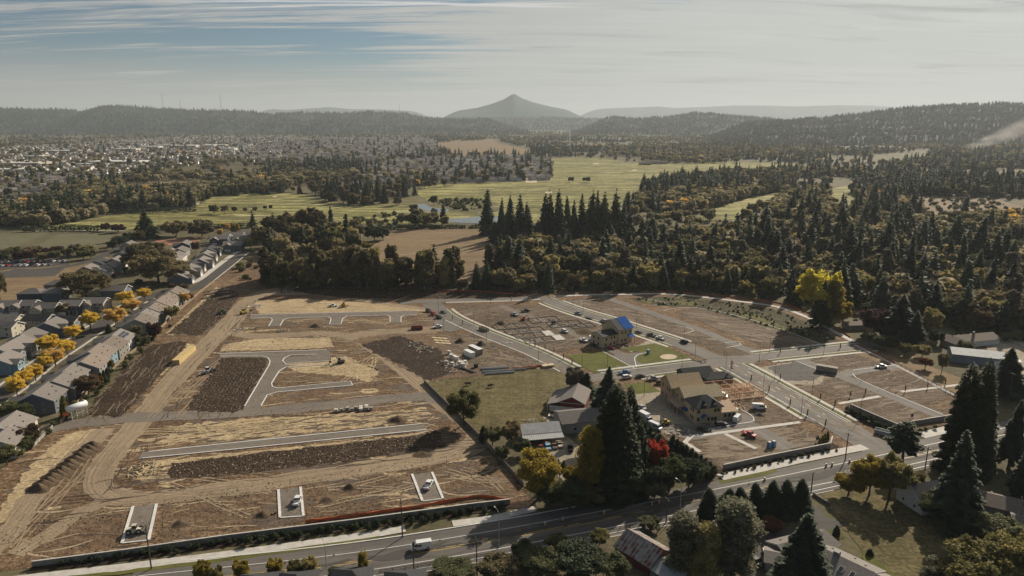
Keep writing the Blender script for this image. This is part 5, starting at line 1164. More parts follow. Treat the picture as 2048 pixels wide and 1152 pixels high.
SPEC = {  # lower body profile, glasshouse profile, roof profile, width, wheel x, wheel mesh
 'sedan': ([(-2.3,.35),(2.3,.35),(2.35,.62),(2.2,.78),(1.15,.95),(-1.6,.98),(-2.25,.95),(-2.35,.6)], [(1.2,.94),(.45,1.38),(-.95,1.38),(-1.75,.97)], [(.5,1.36),(.45,1.44),(-.95,1.44),(-1.05,1.36)], 1.8, (-1.4,1.4), WH),
 'suv': ([(-2.35,.42),(2.35,.42),(2.4,.75),(2.25,.98),(1.2,1.1),(-2.3,1.12),(-2.4,.7)], [(1.3,1.09),(.6,1.66),(-2.05,1.66),(-2.3,1.1)], [(.7,1.64),(.6,1.74),(-2.05,1.74),(-2.15,1.64)], 1.9, (-1.45,1.45), WH),
 'pickup': ([(-2.8,.5),(2.8,.5),(2.85,.8),(2.7,1.05),(1.4,1.16),(-.62,1.16),(-.64,.82),(-2.62,.82),(-2.64,1.16),(-2.8,1.16),(-2.85,.7)], [(1.5,1.15),(.85,1.8),(-.45,1.8),(-.6,1.15)], [(.95,1.78),(.85,1.88),(-.45,1.88),(-.52,1.78)], 1.95, (-1.75,1.8), WHL),
 'van': ([(-2.9,.45),(2.9,.45),(2.95,.85),(2.75,1.15),(2.35,1.3),(1.75,2.15),(1.45,2.4),(-2.85,2.45),(-2.95,2.2)], [(2.36,1.32),(1.8,2.1),(.95,2.1),(.95,1.32)], [(1.4,2.41),(1.3,2.5),(-2.7,2.52),(-2.8,2.42)], 2.0, (-1.8,1.85), WHL),
}
VP = {}
def vehicle_proto(kind):
    body, gl, roof, w, wx, wm = SPEC[kind]; parts = []
    parts.append(('body', tapered(body, w, 0, 2.4, 1.0, 0.14 if kind == 'van' else .05).mesh('body', M['car_white'], False), (0,0,0)))
    parts.append(('windows', tapered(gl, w-.06 if kind != 'van' else w-.1, 0, 1.8, 1.0, .2 if kind != 'van' else .0).mesh('windows', M['glass']), (0,0,0)))
    parts.append(('roof', tapered(roof, w-.4 if kind != 'van' else w-.35, 0).mesh('roof', M['car_white']), (0,0,0)))
    r = .34 if wm is WH else .48
    for x in wx:
        for s in (-1, 1): parts.append(('wheel', wm, (x, s*(w/2-.12), r)))
    xf, xb = max(p[0] for p in body), min(p[0] for p in body)
    hl = MB().box(-.04, .04, -.18, .18, -.09, .09)
    for s in (-1, 1):
        parts.append(('headlight', hl.mesh('headlight', M['lamp_clear']), (xf-.04, s*(w/2-.3), .8 if kind != 'sedan' else .66)))
        parts.append(('taillight', hl.mesh('taillight', M['lamp_red']), (xb+.03, s*(w/2-.25), .9 if kind != 'sedan' else .75)))
    if kind == 'van': parts.append(('side_window', MB().box(-.45, .45, -1.0, 1.0, 1.42, 1.95).mesh('side_window', M['glass']), (.35, 0, 0)))
    return parts
def vehicle(kind, px, py, rz, color, label, name=None, z=0.14, group=None, cat=None, P=None, scale=1.0):
    if kind not in VP: VP[kind] = vehicle_proto(kind)
    P = P or G(px, py); P = Vector((P.x, P.y, z))
    o = empty(name or {'sedan': 'car', 'suv': 'car'}.get(kind, kind + ('_truck' if kind == 'pickup' else '')), P, rz, label, cat or {'sedan': 'car', 'suv': 'car', 'pickup': 'pickup truck', 'van': 'van'}[kind], group, (scale,)*3)
    for n, me, loc in VP[kind]:
        c = link_obj(n, me, o, loc)
        if n in ('body', 'roof'): set_mat(c, 0, M['car_'+color])
    return o
aAV = head((1341,682),(1280,662)); aAV2 = head((1645,832),(1554,781)); aWR = head((971,668),(1063,704)); aCR = head((1239,750),(1348,736)); aRD = head((950,1087),(664,1131)); aLN = head((1060,634),(1120,656))
VEH = [
 ('van',842,1099,aRD,'white','white delivery van driving along the main road'),
 ('pickup',857,974,R(80),'white','white pickup truck parked in the right-hand gravel drive'),
 ('pickup',595,1006,R(95),'white','white work truck parked in the middle gravel drive'),
 ('pickup',875,656,aCR,'white','white pickup truck at the mouth of the haul road'),
 ('suv',857,624,aWR,'black','black car at the road bend behind the red one'),
 ('suv',867,630,aWR,'red','small red car parked between two black cars'),
 ('suv',878,637,aWR,'black','black car in front of the red car at the road bend'),
 ('sedan',887,626,aWR,'grey','grey car driving past the parked cars at the bend'),
 ('pickup',1029,631,aLN,'silver','silver pickup truck on the gravel lane by the foundations'),
 ('pickup',1051,624,R(20),'black','dark pickup truck behind the silver one on the lane'),
 ('suv',1130,665,aLN,'white','white car alone on the gravel lane between foundations'),
 ('pickup',1157,629,aAV,'silver','grey truck towing a flat trailer on the avenue'),
 ('suv',1207,644,aAV,'silver','silver car parked beyond the blue-tarped house'),
 ('sedan',1224,645,aAV,'black','black car just behind the silver car on the avenue'),
 ('pickup',1167,683,aLN,'white','white pickup truck towing a trailer beside the blue-tarped house'),
 ('van',1184,679,R(60),'white','white van beside the wall of the blue-tarped house'),
 ('sedan',1221,698,aLN+R(20),'red','red car at the corner of the blue-tarped house'),
 ('sedan',1277,666,aAV,'grey','grey car on the avenue right of the blue tarp'),
 ('pickup',1302,673,aAV,'black','black pickup truck on the avenue ahead of a white one'),
 ('pickup',1321,679,aAV,'white','white pickup truck on the avenue above the lawn'),
 ('suv',1368,686,aAV,'black','black car alone on the avenue near the crossroads'),
 ('pickup',1249,748,aCR,'blue','bright blue pickup truck on the cross street'),
 ('suv',1254,757,aCR,'white','white car parked below the blue pickup'),
 ('sedan',1281,755,aCR,'black','black sedan right of the white car on the cross street'),
 ('pickup',1305,760,aCR,'silver','silver pickup truck parked by the cottage drive'),
 ('suv',1322,768,R(0),'black','black car parked in the cottage drive'),
 ('suv',1338,771,R(-10),'white','white car next to the black one in the cottage drive'),
 ('sedan',1405,862,R(-12),'black','black sedan in the court below the felted wing'),
 ('suv',1442,852,R(8),'black','black car beside the corner of the felted wing'),
 ('van',1474,842,R(55),'white','white van parked at the rounded court edge'),
 ('pickup',1470,826,R(70),'white','white pickup truck tight behind the white van'),
 ('van',1518,819,R(-8),'white','white van with dark side opening on bare dirt'),
 ('pickup',1498,872,R(-50),'red','bright red pickup truck parked across the short lane'),
 ('van',1310,858,R(-50),'white','white van nose down the court edge by the hedge'),
 ('sedan',1284,818,R(-60),'silver','silver car behind the white box truck'),
 ('van',1441,795,R(-30),'white','white van in the gap between felted house and framing'),
 ('suv',1436,806,R(-20),'white','white car below the van beside the framing'),
 ('pickup',1762,736,R(5),'white','white pickup truck alone in the eastern lane'),
 ('sedan',1082,899,R(-80),'dark_red','dark red old car, leftmost under the carport'),
 ('sedan',1095,897,R(-80),'light_blue','light blue old car under the carport'),
 ('sedan',1108,895,R(-80),'brown','brown old car, third under the carport'),
 ('sedan',1119,892,R(-80),'cream','cream old car, rightmost under the carport'),
 ('pickup',1141,899,R(85),'black','dark old truck on the farmyard gravel by the carport'),
 ('pickup',1111,836,R(-20),'cream','cream old truck beside the red barn lean-to'),
 ('suv',1511,1128,R(-60),'black','black car on the dark drive beside the poplars'),
 ('sedan',1543,1108,R(-10),'white','white car in front of the small brown garage'),
 ('sedan',161,676,R(50),'black','dark car at the kerb of the street with yellow trees'),
 ('sedan',428,497,R(55),'white','white car on the far street by the golden trees'),
 ('suv',428,525,R(20),'grey','grey car in a drive along the straight street'),
]
for k, x, y, a, c, lb in VEH: vehicle(k, x, y, a, c, lb, z=0.17)
# school car park: two rows of parked cars
cols_ = ['white', 'silver', 'grey', 'black', 'white', 'red', 'silver', 'blue']
n_ = 0
for row, (y0, x0, x1) in enumerate([(526, -8, 128), (533, -8, 100)]):
    for i in range(14 if row == 0 else 10):
        x = x0 + (x1-x0)*i/(13 if row == 0 else 9); c = random.choice(cols_)
        vehicle('suv' if i % 3 else 'sedan', x, y0 - x*0.02, R(100), c, '%s car, %s from the left in the %s row of the school car park' % (c, nth(i+1), 'back' if row == 0 else 'front'), group='cars in the school car park')
# box truck, trailers, dumpsters, containers
bt = empty('box_truck', G(1291, 842), R(-58), 'white box truck by the tall dark conifers', 'truck')
MB().box(-3.4, 1.3, -1.15, 1.15, .9, 3.4).build('cargo_box', M['car_white'], bt)
tapered([(1.4,.55),(3.2,.55),(3.25,1.2),(2.9,1.5),(2.3,2.3),(1.4,2.35)], 2.0, 0, 2.3, 1.2).build('cab', M['car_white'], bt)
tapered([(2.93,1.5),(2.36,2.25),(1.7,2.25),(1.7,1.5)], 2.03).build('windows', M['glass'], bt)
for x in (-2.2, 2.3):
    for s in (-1, 1): link_obj('wheel', WHL, bt, (x, s*.95, .48))
def trailer(px, py, rz, L, label, name='flat_trailer', load=None, mat='metal_dark'):
    o = empty(name, G(px, py), rz, label, 'trailer'); o.location.z = .14
    m = MB().box(-L/2, L/2, -1.1, 1.1, .62, .8); m.box(L/2, L/2+1.4, -.08, .08, .55, .68); m.build('deck', M[mat], o)
    for x in (-.9, .1):
        for s in (-1, 1): link_obj('wheel', WH, o, (x, s*1.2, .34))
    for s in (-1, 1): MB().box(-1.4, .6, s*1.2-.16, s*1.2+.16, .72, .8).build('mudguard', M['metal_dark'], o)
    if load: load(o)
    return o
trailer(1178, 637, aAV, 6, 'empty flat trailer behind the grey truck on the avenue')
trailer(1186, 691, aLN, 6, 'flat trailer behind the white pickup by the blue-tarped house')
trailer(688, 614, R(0), 5, 'flat trailer carrying a yellow machine on the straw strip', load=lambda o: (MB().box(-1.6, 1.2, -.8, .8, .81, 1.9).build('machine_body', M['car_yellow'], o), MB().box(-.6, .5, -.6, .6, 1.9, 2.7).build('machine_cab', M['glass'], o)))
vehicle('pickup', 667, 613, R(180), 'white', 'white pickup truck towing the yellow machine on the straw strip')
def box_trailer(px, py, rz, L, W, H, mat, label, name='storage_container', cat='container', ribbed=True, z0=.15):
    o = empty(name, G(px, py), rz, label, cat)
    m = MB().box(-L/2, L/2, -W/2, W/2, z0, z0+H)
    if ribbed:
        for i in range(int(L/.6)):
            x = -L/2+.3+i*.6; m.box(x-.1, x+.1, -W/2-.04, -W/2+.01, z0+.2, z0+H-.2).box(x-.1, x+.1, W/2-.01, W/2+.04, z0+.2, z0+H-.2)
    m.build('shell', M[mat], o)
    MB().box(-L/2-.1, L/2+.1, -W/2-.1, W/2+.1, z0+H+.005, z0+H+.1).build('roof', M['car_white' if mat != 'siding_tan' else 'siding_taupe'], o)
    for s in (-1, 1): MB().box(L/2+.005, L/2+.06, s*W/4-W/4+.06, s*W/4+W/4-.06, z0+.1, z0+H-.1).build('door', M[mat], o)
    return o
box_trailer(951, 706, R(-52), 9, 2.6, 3.0, 'siding_taupe', 'grey storage container with white roof in the storage yard')
box_trailer(939, 713, R(-52), 6.5, 2.4, 2.7, 'car_white', 'white site trailer next to the grey container', 'site_trailer', 'trailer')
box_trailer(1196, 688, R(-30), 7, 2.4, 2.5, 'car_white', 'white enclosed trailer next to the blue-tarped house', 'enclosed_trailer', 'trailer', False, .5)
box_trailer(1653, 744, R(-32), 9, 2.6, 2.4, 'siding_tan', 'tan box trailer on the eastern lane beside the dark gravel bed', 'box_trailer', 'trailer', True, .5)
box_trailer(1968, 1014, R(-32), 6, 2.4, 2.6, 'car_white', 'white camper trailer beside the long grey house', 'camper_trailer', 'trailer', False, .5)
def dumpster(px, py, rz, mat, label, L=6.5, H=1.6):
    o = empty('dumpster', G(px, py), rz, label, 'dumpster'); W = 2.4; o.location.z = .15
    m = MB().box(-L/2, L/2, -W/2, W/2, .1, .2).box(-L/2, L/2, -W/2, -W/2+.08, .2, H).box(-L/2, L/2, W/2-.08, W/2, .2, H).box(-L/2, -L/2+.08, -W/2+.08, W/2-.08, .2, H).box(L/2-.08, L/2, -W/2+.08, W/2-.08, .2, H)
    for i in range(8):
        x = -L/2+.4+i*(L-.8)/7; m.box(x-.06, x+.06, -W/2-.07, -W/2, .2, H-.1).box(x-.06, x+.06, W/2, W/2+.07, .2, H-.1)
    m.build('bin', M[mat], o)
    for s in (-1, 1): MB().box(-L/2, L/2, s*(W/2-.04)-.09, s*(W/2-.04)+.09, H+.002, H+.1).build('rim', M[mat], o)
dumpster(834, 659, R(5), 'car_dark_red', 'dark red open dumpster beside the white pickup on the haul road')
dumpster(968, 661, aWR, 'siding_tan', 'tan dump trailer standing on the west road')
dumpster(1768, 870, R(-40), 'tin', 'grey dumpster at the main junction behind the pine')
# machines
def excavator(px, py, rz, mat, label, s=1.0):
    o = empty('excavator', G(px, py), rz, label, 'excavator', None, (s, s, s)); o.location.z = .1
    for y in (-1.0, 1.0): MB().prism_y([(-1.7,.25),(-1.4,0),(1.4,0),(1.7,.25),(1.7,.55),(1.4,.8),(-1.4,.8),(-1.7,.55)], y-.28, y+.28).build('track', M['metal_dark'], o)
    MB().frustum((-1.9,1.3,-1.2,1.2), (-1.7,1.2,-1.1,1.1), .95, 1.9).build('engine_house', M[mat], o)
    c = MB().frustum((.1,1.5,.15,1.15), (.2,1.3,.2,1.1), 1.901, 2.9).build('cab', M['glass'], o); MB().box(.15, 1.35, .18, 1.12, 2.901, 2.98).build('cab_roof', M[mat], c)
    MB().tube([(1.0,-.4,1.7),(2.6,-.4,4.0),(4.6,-.4,3.6)], [.26,.3,.2], 6).build('boom', M[mat], o)
    st = MB().tube([(4.5,-.4,3.75),(5.0,-.4,1.5)], [.2,.15], 6).build('stick', M[mat], o)
    MB().prism_y([(4.8,1.6),(5.4,1.5),(5.5,.7),(4.9,.4),(4.4,.8)], -.8, 0).build('bucket', M['metal_dark'], st)
def loader(px, py, rz, mat, label, name='wheel_loader', s=1.0, blade=True):
    o = empty(name, G(px, py), rz, label, name.replace('_', ' '), None, (s, s, s)); o.location.z = .12
    tapered([(-2.6,.7),(1.6,.7),(1.7,1.3),(.6,1.6),(-2.5,1.75)], 1.6).build('body', M[mat], o)
    c = MB().frustum((-.8,.6,-.7,.7), (-.6,.4,-.6,.6), 1.6, 2.8).build('cab', M['glass'], o); MB().box(-.75, .55, -.7, .7, 2.801, 2.9).build('cab_roof', M[mat], c)
    for x in (-1.6, 1.4):
        for y in (-1.0, 1.0): link_obj('wheel', WHB, o, (x, y, .85))
    for y in (-.5, .5): MB().tube([(.9, y, 1.5), (2.4, y, .9), (3.0, y, .5)], .12, 5).build('lift_arm', M[mat], o)
    MB().prism_y([(2.8,.1),(3.9,.1),(3.9,.2),(3.1,.5),(3.1,1.1),(2.9,1.1)], -1.3, 1.3).build('bucket', M['metal_dark'], o)
excavator(682, 726, R(200), 'siding_taupe', 'grey excavator at the end of the gravel lane')
excavator(487, 628, R(60), 'car_yellow', 'yellow excavator on the bend of the haul road')
excavator(1108, 648, R(250), 'metal_dark', 'small dark excavator among the house foundations', .8)
excavator(1046, 641, R(20), 'car_red', 'small red machine unloading on the lane near the foundations', .7)
loader(445, 628, R(240), 'car_green', 'green tractor working the upper tilled plot', 'tractor')
loader(416, 746, R(60), 'car_white', 'white bulldozer beside the lower tilled plot', 'bulldozer')
loader(271, 1066, R(10), 'car_cream', 'cream compact loader parked in the left gravel drive', 'compact_loader', .9)
loader(1330, 850, R(200), 'car_yellow', 'mustard forklift in front of the big sheathed house', 'forklift', .8)
# ================================================================ SITE AND STREET FURNITURE
def lamp_proto():
    m = MB(); m.tube([(0,0,0),(0,0,.5)], .16, 8).tube([(0,0,.5),(0,0,8.6)], [.09,.06], 8); pole = m.mesh('pole', M['metal_dark'])
    m = MB(); m.tube([(0,0,8.4),(.6,0,8.7),(1.1,0,8.75)], .04, 5); arm = m.mesh('arm', M['metal_dark'])
    m = MB(); m.frustum((.9,1.7,-.2,.2), (1.0,1.6,-.12,.12), 8.6, 8.82); hd = m.mesh('lamp_head', M['metal_dark']); return pole, arm, hd
LP = lamp_proto()
LAMPS = [('along the avenue above the lawn', [(1146,611),(1166,624),(1273,655),(1368,681),(1390,716)]), ('round the crossroads', [(1363,746),(1451,744),(1518,725),(1539,705),(1647,709)]),
         ('along the avenue below the crossroads', [(1549,760),(1526,784),(1624,790),(1602,829),(1719,836)]), ('along the west road', [(877,626),(887,662),(948,650),(973,681),(1060,694),(1077,722)]), ('round the small lawn', [(1164,735),(1215,732),(981,608),(1288,793)])]
for where, pts in LAMPS:
    for i, (x, y) in enumerate(pts):
        o = empty('street_lamp', G(x, y), R(random.choice([20, 200, 110])), 'slender black street lamp %s, %s counted from the left' % (where, nth(sorted(p[0] for p in pts).index(x)+1)), 'street lamp', 'black street lamps of the new roads')
        for n, me in zip(('pole', 'arm', 'lamp_head'), LP): link_obj(n, me, o)
def road_light(px, py, top, label):
    h = height(px, py, top); o = empty('road_light', G(px, py), R(120), label, 'street lamp')
    MB().tube([(0,0,0),(0,0,h*.86)], [.13,.09], 8).build('pole', M['metal_pale'], o); MB().tube([(0,0,h*.86),(.3,0,h*.95),(1.0,0,h),(2.0,0,h)], .06, 6).build('arm', M['metal_pale'], o)
    MB().box(1.9, 2.7, -.15, .15, h-.08, h+.08).build('lamp_head', M['metal_pale'], o)
road_light(1360, 1022, 964, 'pale grey road light with curved arm by the conifer hedge'); road_light(998, 1096, 1022, 'pale grey road light on the verge right of the white van'); road_light(653, 1136, 1086, 'pale grey road light left of the white van')
def util(px, py, top, label, arms=1):
    h = height(px, py, top); o = empty('utility_pole', G(px, py), R(108), label, 'utility pole')
    MB().tube([(0,0,0),(0,0,h)], [.2,.13], 8).build('pole', M['pole_wood'], o)
    for k in range(arms):
        a = MB().box(-1.2, 1.2, -.07, .07, h-.6-k*1.0, h-.45-k*1.0).build('crossarm', M['pole_wood'], o)
        for x in (-1.1, -.4, .4, 1.1): MB().tube([(x,0,h-.45-k),(x,0,h-.2-k)], .05, 5).build('insulator', M['metal_pale'], a)
    return o.location + Vector((0, 0, h-.2))
U = [util(303,1138,1050,'utility pole at the left gravel drive'), util(805,1075,998,'utility pole left of the white van, behind the sidewalk'), util(1281,985,938,'utility pole in front of the tall dark conifers'), util(1690,922,866,'utility pole beside the junction corner lawn'), util(1849,944,894,'utility pole behind the orange bushes at right')]
U2 = [util(828,1142,1092,'short pole at the road edge in front of the white van',0), util(954,1156,1076,'pole cut by the bottom edge below the road',1), util(1332,1046,996,'pole at the fence above the rusty barn',1), util(1622,985,945,'short pole at the end of the conifer hedge',0)]
util(2014,815,746,'pole behind the giant conifers at right',1); util(1985,652,622,'pole by the ranch house yard',0)
wn = 0
for chain, nm in ((U, 'power line'), (U2[:2], 'lower line'), (U2[1:3], 'lower line')):
    for a, b in zip(chain[:-1], chain[1:]):
        for dz, dx in ((0, -1.1), (0, 1.1), (-2.2, 0)):
            pts = [a.lerp(b, t/12) + Vector((dx*.3, dx, dz - 4*1.6*(t/12)*(1-t/12))) for t in range(13)]
            o = MB().tube(pts, .018, 4).build('power_wire', M['metal_dark']); wn += 1
            tag(o, 'thin sagging overhead %s wire, span %s, beside the main road' % ('upper left' if dx < 0 else 'upper right' if dx > 0 else 'lower', nth((wn+2)//3)), 'wire', 'overhead wires beside the main road')
# flagpole
fp = empty('flagpole', G(1459, 760), 0, 'tall flagpole with a hanging red and white striped flag at the cottage', 'flagpole'); hfp = height(1459, 760, 716)
MB().tube([(0,0,0),(0,0,hfp)], [.1,.06], 8).build('pole', M['metal_pale'], fp)
for k in range(7): MB().prism_y([(.08+.02*math.sin(k), hfp-1.2-.55*k), (1.0+.25*math.sin(k*1.3), hfp-1.5-.55*k), (1.0+.25*math.sin(k*1.3), hfp-2.04-.55*k), (.08, hfp-1.74-.55*k)], -.03+.02*k, .03+.02*k).build('flag_stripe', M['car_red'] if k % 2 == 0 else M['trim'], fp)
# walls and fences
def wall_thing(name, px, w, h, mat, label, cat, cap=None, smooth=False):
    o = bar(name, px, w, h, M[mat], 0.0, smooth, kind=None); tag(o, label, cat)
    if cap: c = bar('coping', px, w+.12, .1, M[cap], h+.002, smooth, kind=None); c.parent = o
    return o
wall_thing('retaining_wall', [(66,1134),(250,1110),(450,1081),(700,1050),(950,1016),(1020,1008)], .35, 1.7, 'wall_block', 'long grey concrete retaining wall between dirt site and main road', 'wall', 'concrete')
wall_thing('retaining_wall', [(1446,940),(1540,920),(1660,896),(1664,882)], .35, 2.0, 'wall_block', 'grey block retaining wall below the lot with blue toilets', 'wall', 'concrete')
wall_thing('retaining_wall', [(1700,816),(1750,838),(1792,856),(1900,838),(1960,822)], .35, 1.8, 'wall_block', 'grey block retaining wall round the corner lot behind the pine', 'wall', 'concrete')
wall_thing('low_wall', [(1626,990),(1640,1000),(1660,1012)], .3, 1.0, 'wood_grey', 'short dark wall at the mouth of the drive', 'wall')
def fence(name, px, label, h=1.7, gap=2.4, mats=('wood_fence', 'wood_grey'), rails=2, boards=True, smooth=False):
    pts = [G(*p) for p in px]; o = empty(name, pts[0], 0, label, 'fence'); off = Vector((pts[0].x, pts[0].y, 0))
    loc = [tuple(p - off) for p in pts]
    if boards:
        b = bar('board_run', loc, .06, h-.15, M[mats[0]], .1, smooth, True, None); b.parent = o
        c = bar('top_rail', loc, .16, .06, M[mats[0]], h-.04, smooth, True, None); c.parent = o
    else:
        for k in range(rails): c = bar('rail', loc, .06, .12, M[mats[0]], h*(k+1)/rails-.14, smooth, True, None); c.parent = o
    me = MB().box(-.07, .07, -.07, .07, 0, h).mesh('post', M[mats[1]])
    for p in lin([Vector(q) for q in loc], gap): link_obj('post', me, o, p)
fence('wooden_fence', [(122,848),(174,788),(247,721),(306,675),(337,643),(356,625),(400,586),(430,563)], 'wooden board fence between the house gardens and the dirt site', gap=5)
fence('wooden_fence', [(848,766),(900,818),(981,899),(1047,974)], 'dark board fence with pale top rail between haul road and pasture', gap=5, mats=('wood_grey', 'wood_grey'))
fence('white_rail_fence', [(66,897),(86,876),(106,857)], 'white rail fence at the left edge of the site', 1.4, 2.5, ('trim', 'trim'), 3, False)
fence('white_rail_fence', [(1985,672),(2010,678),(2040,690),(2060,702)], 'white rail fence behind the ranch house yard', 1.2, 3, ('trim', 'trim'), 3, False)
fence('wire_fence', [(1712,688),(1760,712),(1830,748),(1930,805)], 'thin rail fence beside the eastern sidewalk and orchard', 1.3, 3, ('wood_grey', 'wood_grey'), 3, False)
fence('farm_fence', [(1180,1072),(1240,1060),(1300,1048)], 'weathered post and rail fence above the rusty barn', 1.3, 3, ('wood_grey', 'wood_grey'), 2, False)
fence('railing', [(1000,1108),(860,1131),(760,1146)], 'low dark guard railing along the south road edge', .9, 3, ('metal_dark', 'metal_dark'), 2, False)
fence('white_rail_fence', [(70,458),(85,455),(105,449),(120,445)], 'white fence running up beside the left fairway', 1.6, 6, ('trim', 'trim'), 2, False)
def net(px, label, h=.9, smooth=True):
    o = bar('orange_barrier_net', px, .05, h, M['orange_net'], .06, smooth, kind=None, step=2.0); tag(o, label, 'barrier net')
    for v in o.data.vertices: v.co.z += random.uniform(-.2, .12) if v.co.z > .5 else 0; v.co.x += random.gauss(0, .08); v.co.y += random.gauss(0, .12)
    me = MB().box(-.04, .04, -.04, .04, 0, 1.2).mesh('stake', M['wood_fence'])
    for p in lin([G(*q) for q in px], 4): link_obj('stake', me, o, (p.x, p.y, .05))
net([(612,1046),(700,1034),(820,1018),(900,1004),(960,995),(1015,1003)], 'orange barrier net along the top of the long retaining wall')
net([(875,585),(920,583),(960,584),(1010,588),(1055,590)], 'orange barrier net on the dark bank below the grove')
net([(1010,742),(1035,739),(1060,736),(1085,733)], 'orange barrier net at the edge of the cow pasture')
net([(1290,583),(1400,588),(1480,597),(1556,607),(1620,628),(1665,652),(1700,676)], 'orange barrier net curving behind the footpath', .7)
net([(1712,690),(1745,706),(1790,728)], 'short orange barrier net at the end of the cross street', .7)
# mounds
def mound(px, py, w, h, mat, label, name='soil_mound', group=None, el=1.0, rz=0.0):
    n, rr = 18, 6; m = MB(); r_ = random.Random(int(px*31+py)); V = []
    for j in range(rr+1):
        t = j/rr
        for i in range(n):
            a = 2*math.pi*i/n; q = w/2*t*(1+.12*math.sin(3*a+px)+r_.uniform(-.05, .05))
            V.append((math.cos(a)*q*el, math.sin(a)*q, max(0, h*(math.cos(math.pi*t)*.5+.5)*(1+r_.uniform(-.1, .1))) if j < rr else -.02))
    m.add(V, [(j*n+i, (j+1)*n+i, (j+1)*n+(i+1) % n, j*n+(i+1) % n) for j in range(rr) for i in range(n)])
    o = m.build(name, M[mat], None, G(px, py) + Vector((0,0,.09)), rz, True); return tag(o, label, 'mound', group)
for i in range(13):
    t = i/12; x = 186 + (78-186)*t; y = 893 + (978-893)*t
    mound(x, y, 6.0, 1.9, 'soil_heap', 'rounded brown spoil mound, %s from the top of the line' % nth(i+1), group='line of spoil mounds', el=1.5, rz=R(-20))
for x, y, w, h, mt, lb in [(632,653,9,1.6,'soil_heap','dark spoil heap below the upper gravel lane'),(795,840,8,1.6,'soil_heap','dark soil heap at the end of the pale straw strip'),(700,975,5,1.2,'soil_heap','small dark soil heap right of the middle drive'),(655,1000,5,.7,'soil_heap','flat soil heap beside the middle drive'),
        (920,684,7,2.0,'soil_heap','brown heap next to the plywood sheets'),(962,690,6,2.2,'gravel_heap','black gravel heap behind the grey container'),(1518,830,5,.9,'gravel_heap','small dark gravel heap below the white van'),(1003,648,9,1.8,'soil_heap','brown heap left of the house foundations'),
        (1170,664,14,1.5,'soil_heap','wide brown heap beside the blue-tarped house'),(360,1048,5,1.0,'soil_heap','small dark heap right of the left drive'),(525,1030,5,1.0,'soil_heap','dark heap left of the middle drive'),(845,908,7,.8,'soil_heap','low heap below the long tilled strip'),(575,580,10,2.5,'soil_heap','heap of earth and roots at the top of the site')]:
    mound(x, y, w, h, mt, lb)
# soil clods on the tilled plots: beyond counting
def clods(poly_px, n, smin, smax, pale, name='soil_clods', rot=None, gap=1.5):
    P = np.array([G(*p)[:2] for p in poly_px]); lo, hi = P.min(0), P.max(0); pts = []
    while len(pts) < n:
        q = rng.uniform(lo, hi, (n, 2))
        pts += q[inside(q, P)].tolist()
    pts = np.array(pts[:n]); k = len(pts)
    if rot is not None:
        ca, sa = math.cos(rot), math.sin(rot); u = pts[:, 0]*ca + pts[:, 1]*sa; v = -pts[:, 0]*sa + pts[:, 1]*ca; v = np.round(v/gap)*gap + rng.normal(0, gap*.13, k); pts = np.stack([u*ca - v*sa, u*sa + v*ca], 1)
    s = rng.uniform(smin, smax, (k, 1, 1))
    base = np.array([(1,0,0),(0,1,0),(-1,0,0),(0,-1,0),(.1,.1,.8)], float)[None]*s*rng.uniform(.6, 1.4, (k, 5, 3)); a = rng.uniform(0, 6.28, k); c, sn = np.cos(a)[:, None], np.sin(a)[:, None]
    V = np.stack([base[:,:,0]*c - base[:,:,1]*sn + pts[:, :1], base[:,:,0]*sn + base[:,:,1]*c + pts[:, 1:2], base[:,:,2] + .1], 2).reshape(-1, 3)
    F = np.concatenate([np.arange(k)[:, None]*5 + np.array(f) for f in ((0,1,4),(1,2,4),(2,3,4),(3,0,4))]); mi = np.tile((rng.random(k) < pale).astype(int), 4)
    o = link_obj(name, np_mesh(name, V, F, [M['clod'], M['clod_pale']], mi)); o['kind'] = 'stuff'
clods(TILLED[0], 3000, .12, .36, .30, rot=head((335,668),(440,578)), gap=1.7); clods(TILLED[1], 3500, .10, .28, .03, rot=head((180,832),(300,690)), gap=1.5); clods(TILLED[2], 4200, .12, .38, .26, rot=head((372,822),(446,716)), gap=1.6); clods(TILLED[3], 5200, .14, .42, .07)
clods([(560,574),(900,580),(1085,584),(1050,596),(700,597)], 1400, .2, .6, .15); clods([(-20,1060),(250,1010),(960,900),(1010,990),(450,1075),(60,1125)], 2200, .08, .28, .35); clods([(300,880),(480,690),(700,640),(890,800),(860,850)], 1800, .08, .3, .4); clods(TILLED[4], 900, .1, .35, .5)
clods([(905,612),(1080,612),(1230,660),(1120,705)], 900, .1, .35, .4); clods([(890,672),(940,668),(1110,742),(905,735)], 1200, .1, .4, .55); clods([(1520,735),(1720,700),(1900,775),(1700,800)], 900, .1, .3, .35); clods([(1115,600),(1250,612),(1420,672),(1530,705),(1400,690)], 800, .1, .3, .35)
clods([(1255,597),(1420,600),(1620,648),(1680,682),(1560,662),(1390,614)], 900, .2, .5, .3, 'planting_tufts')
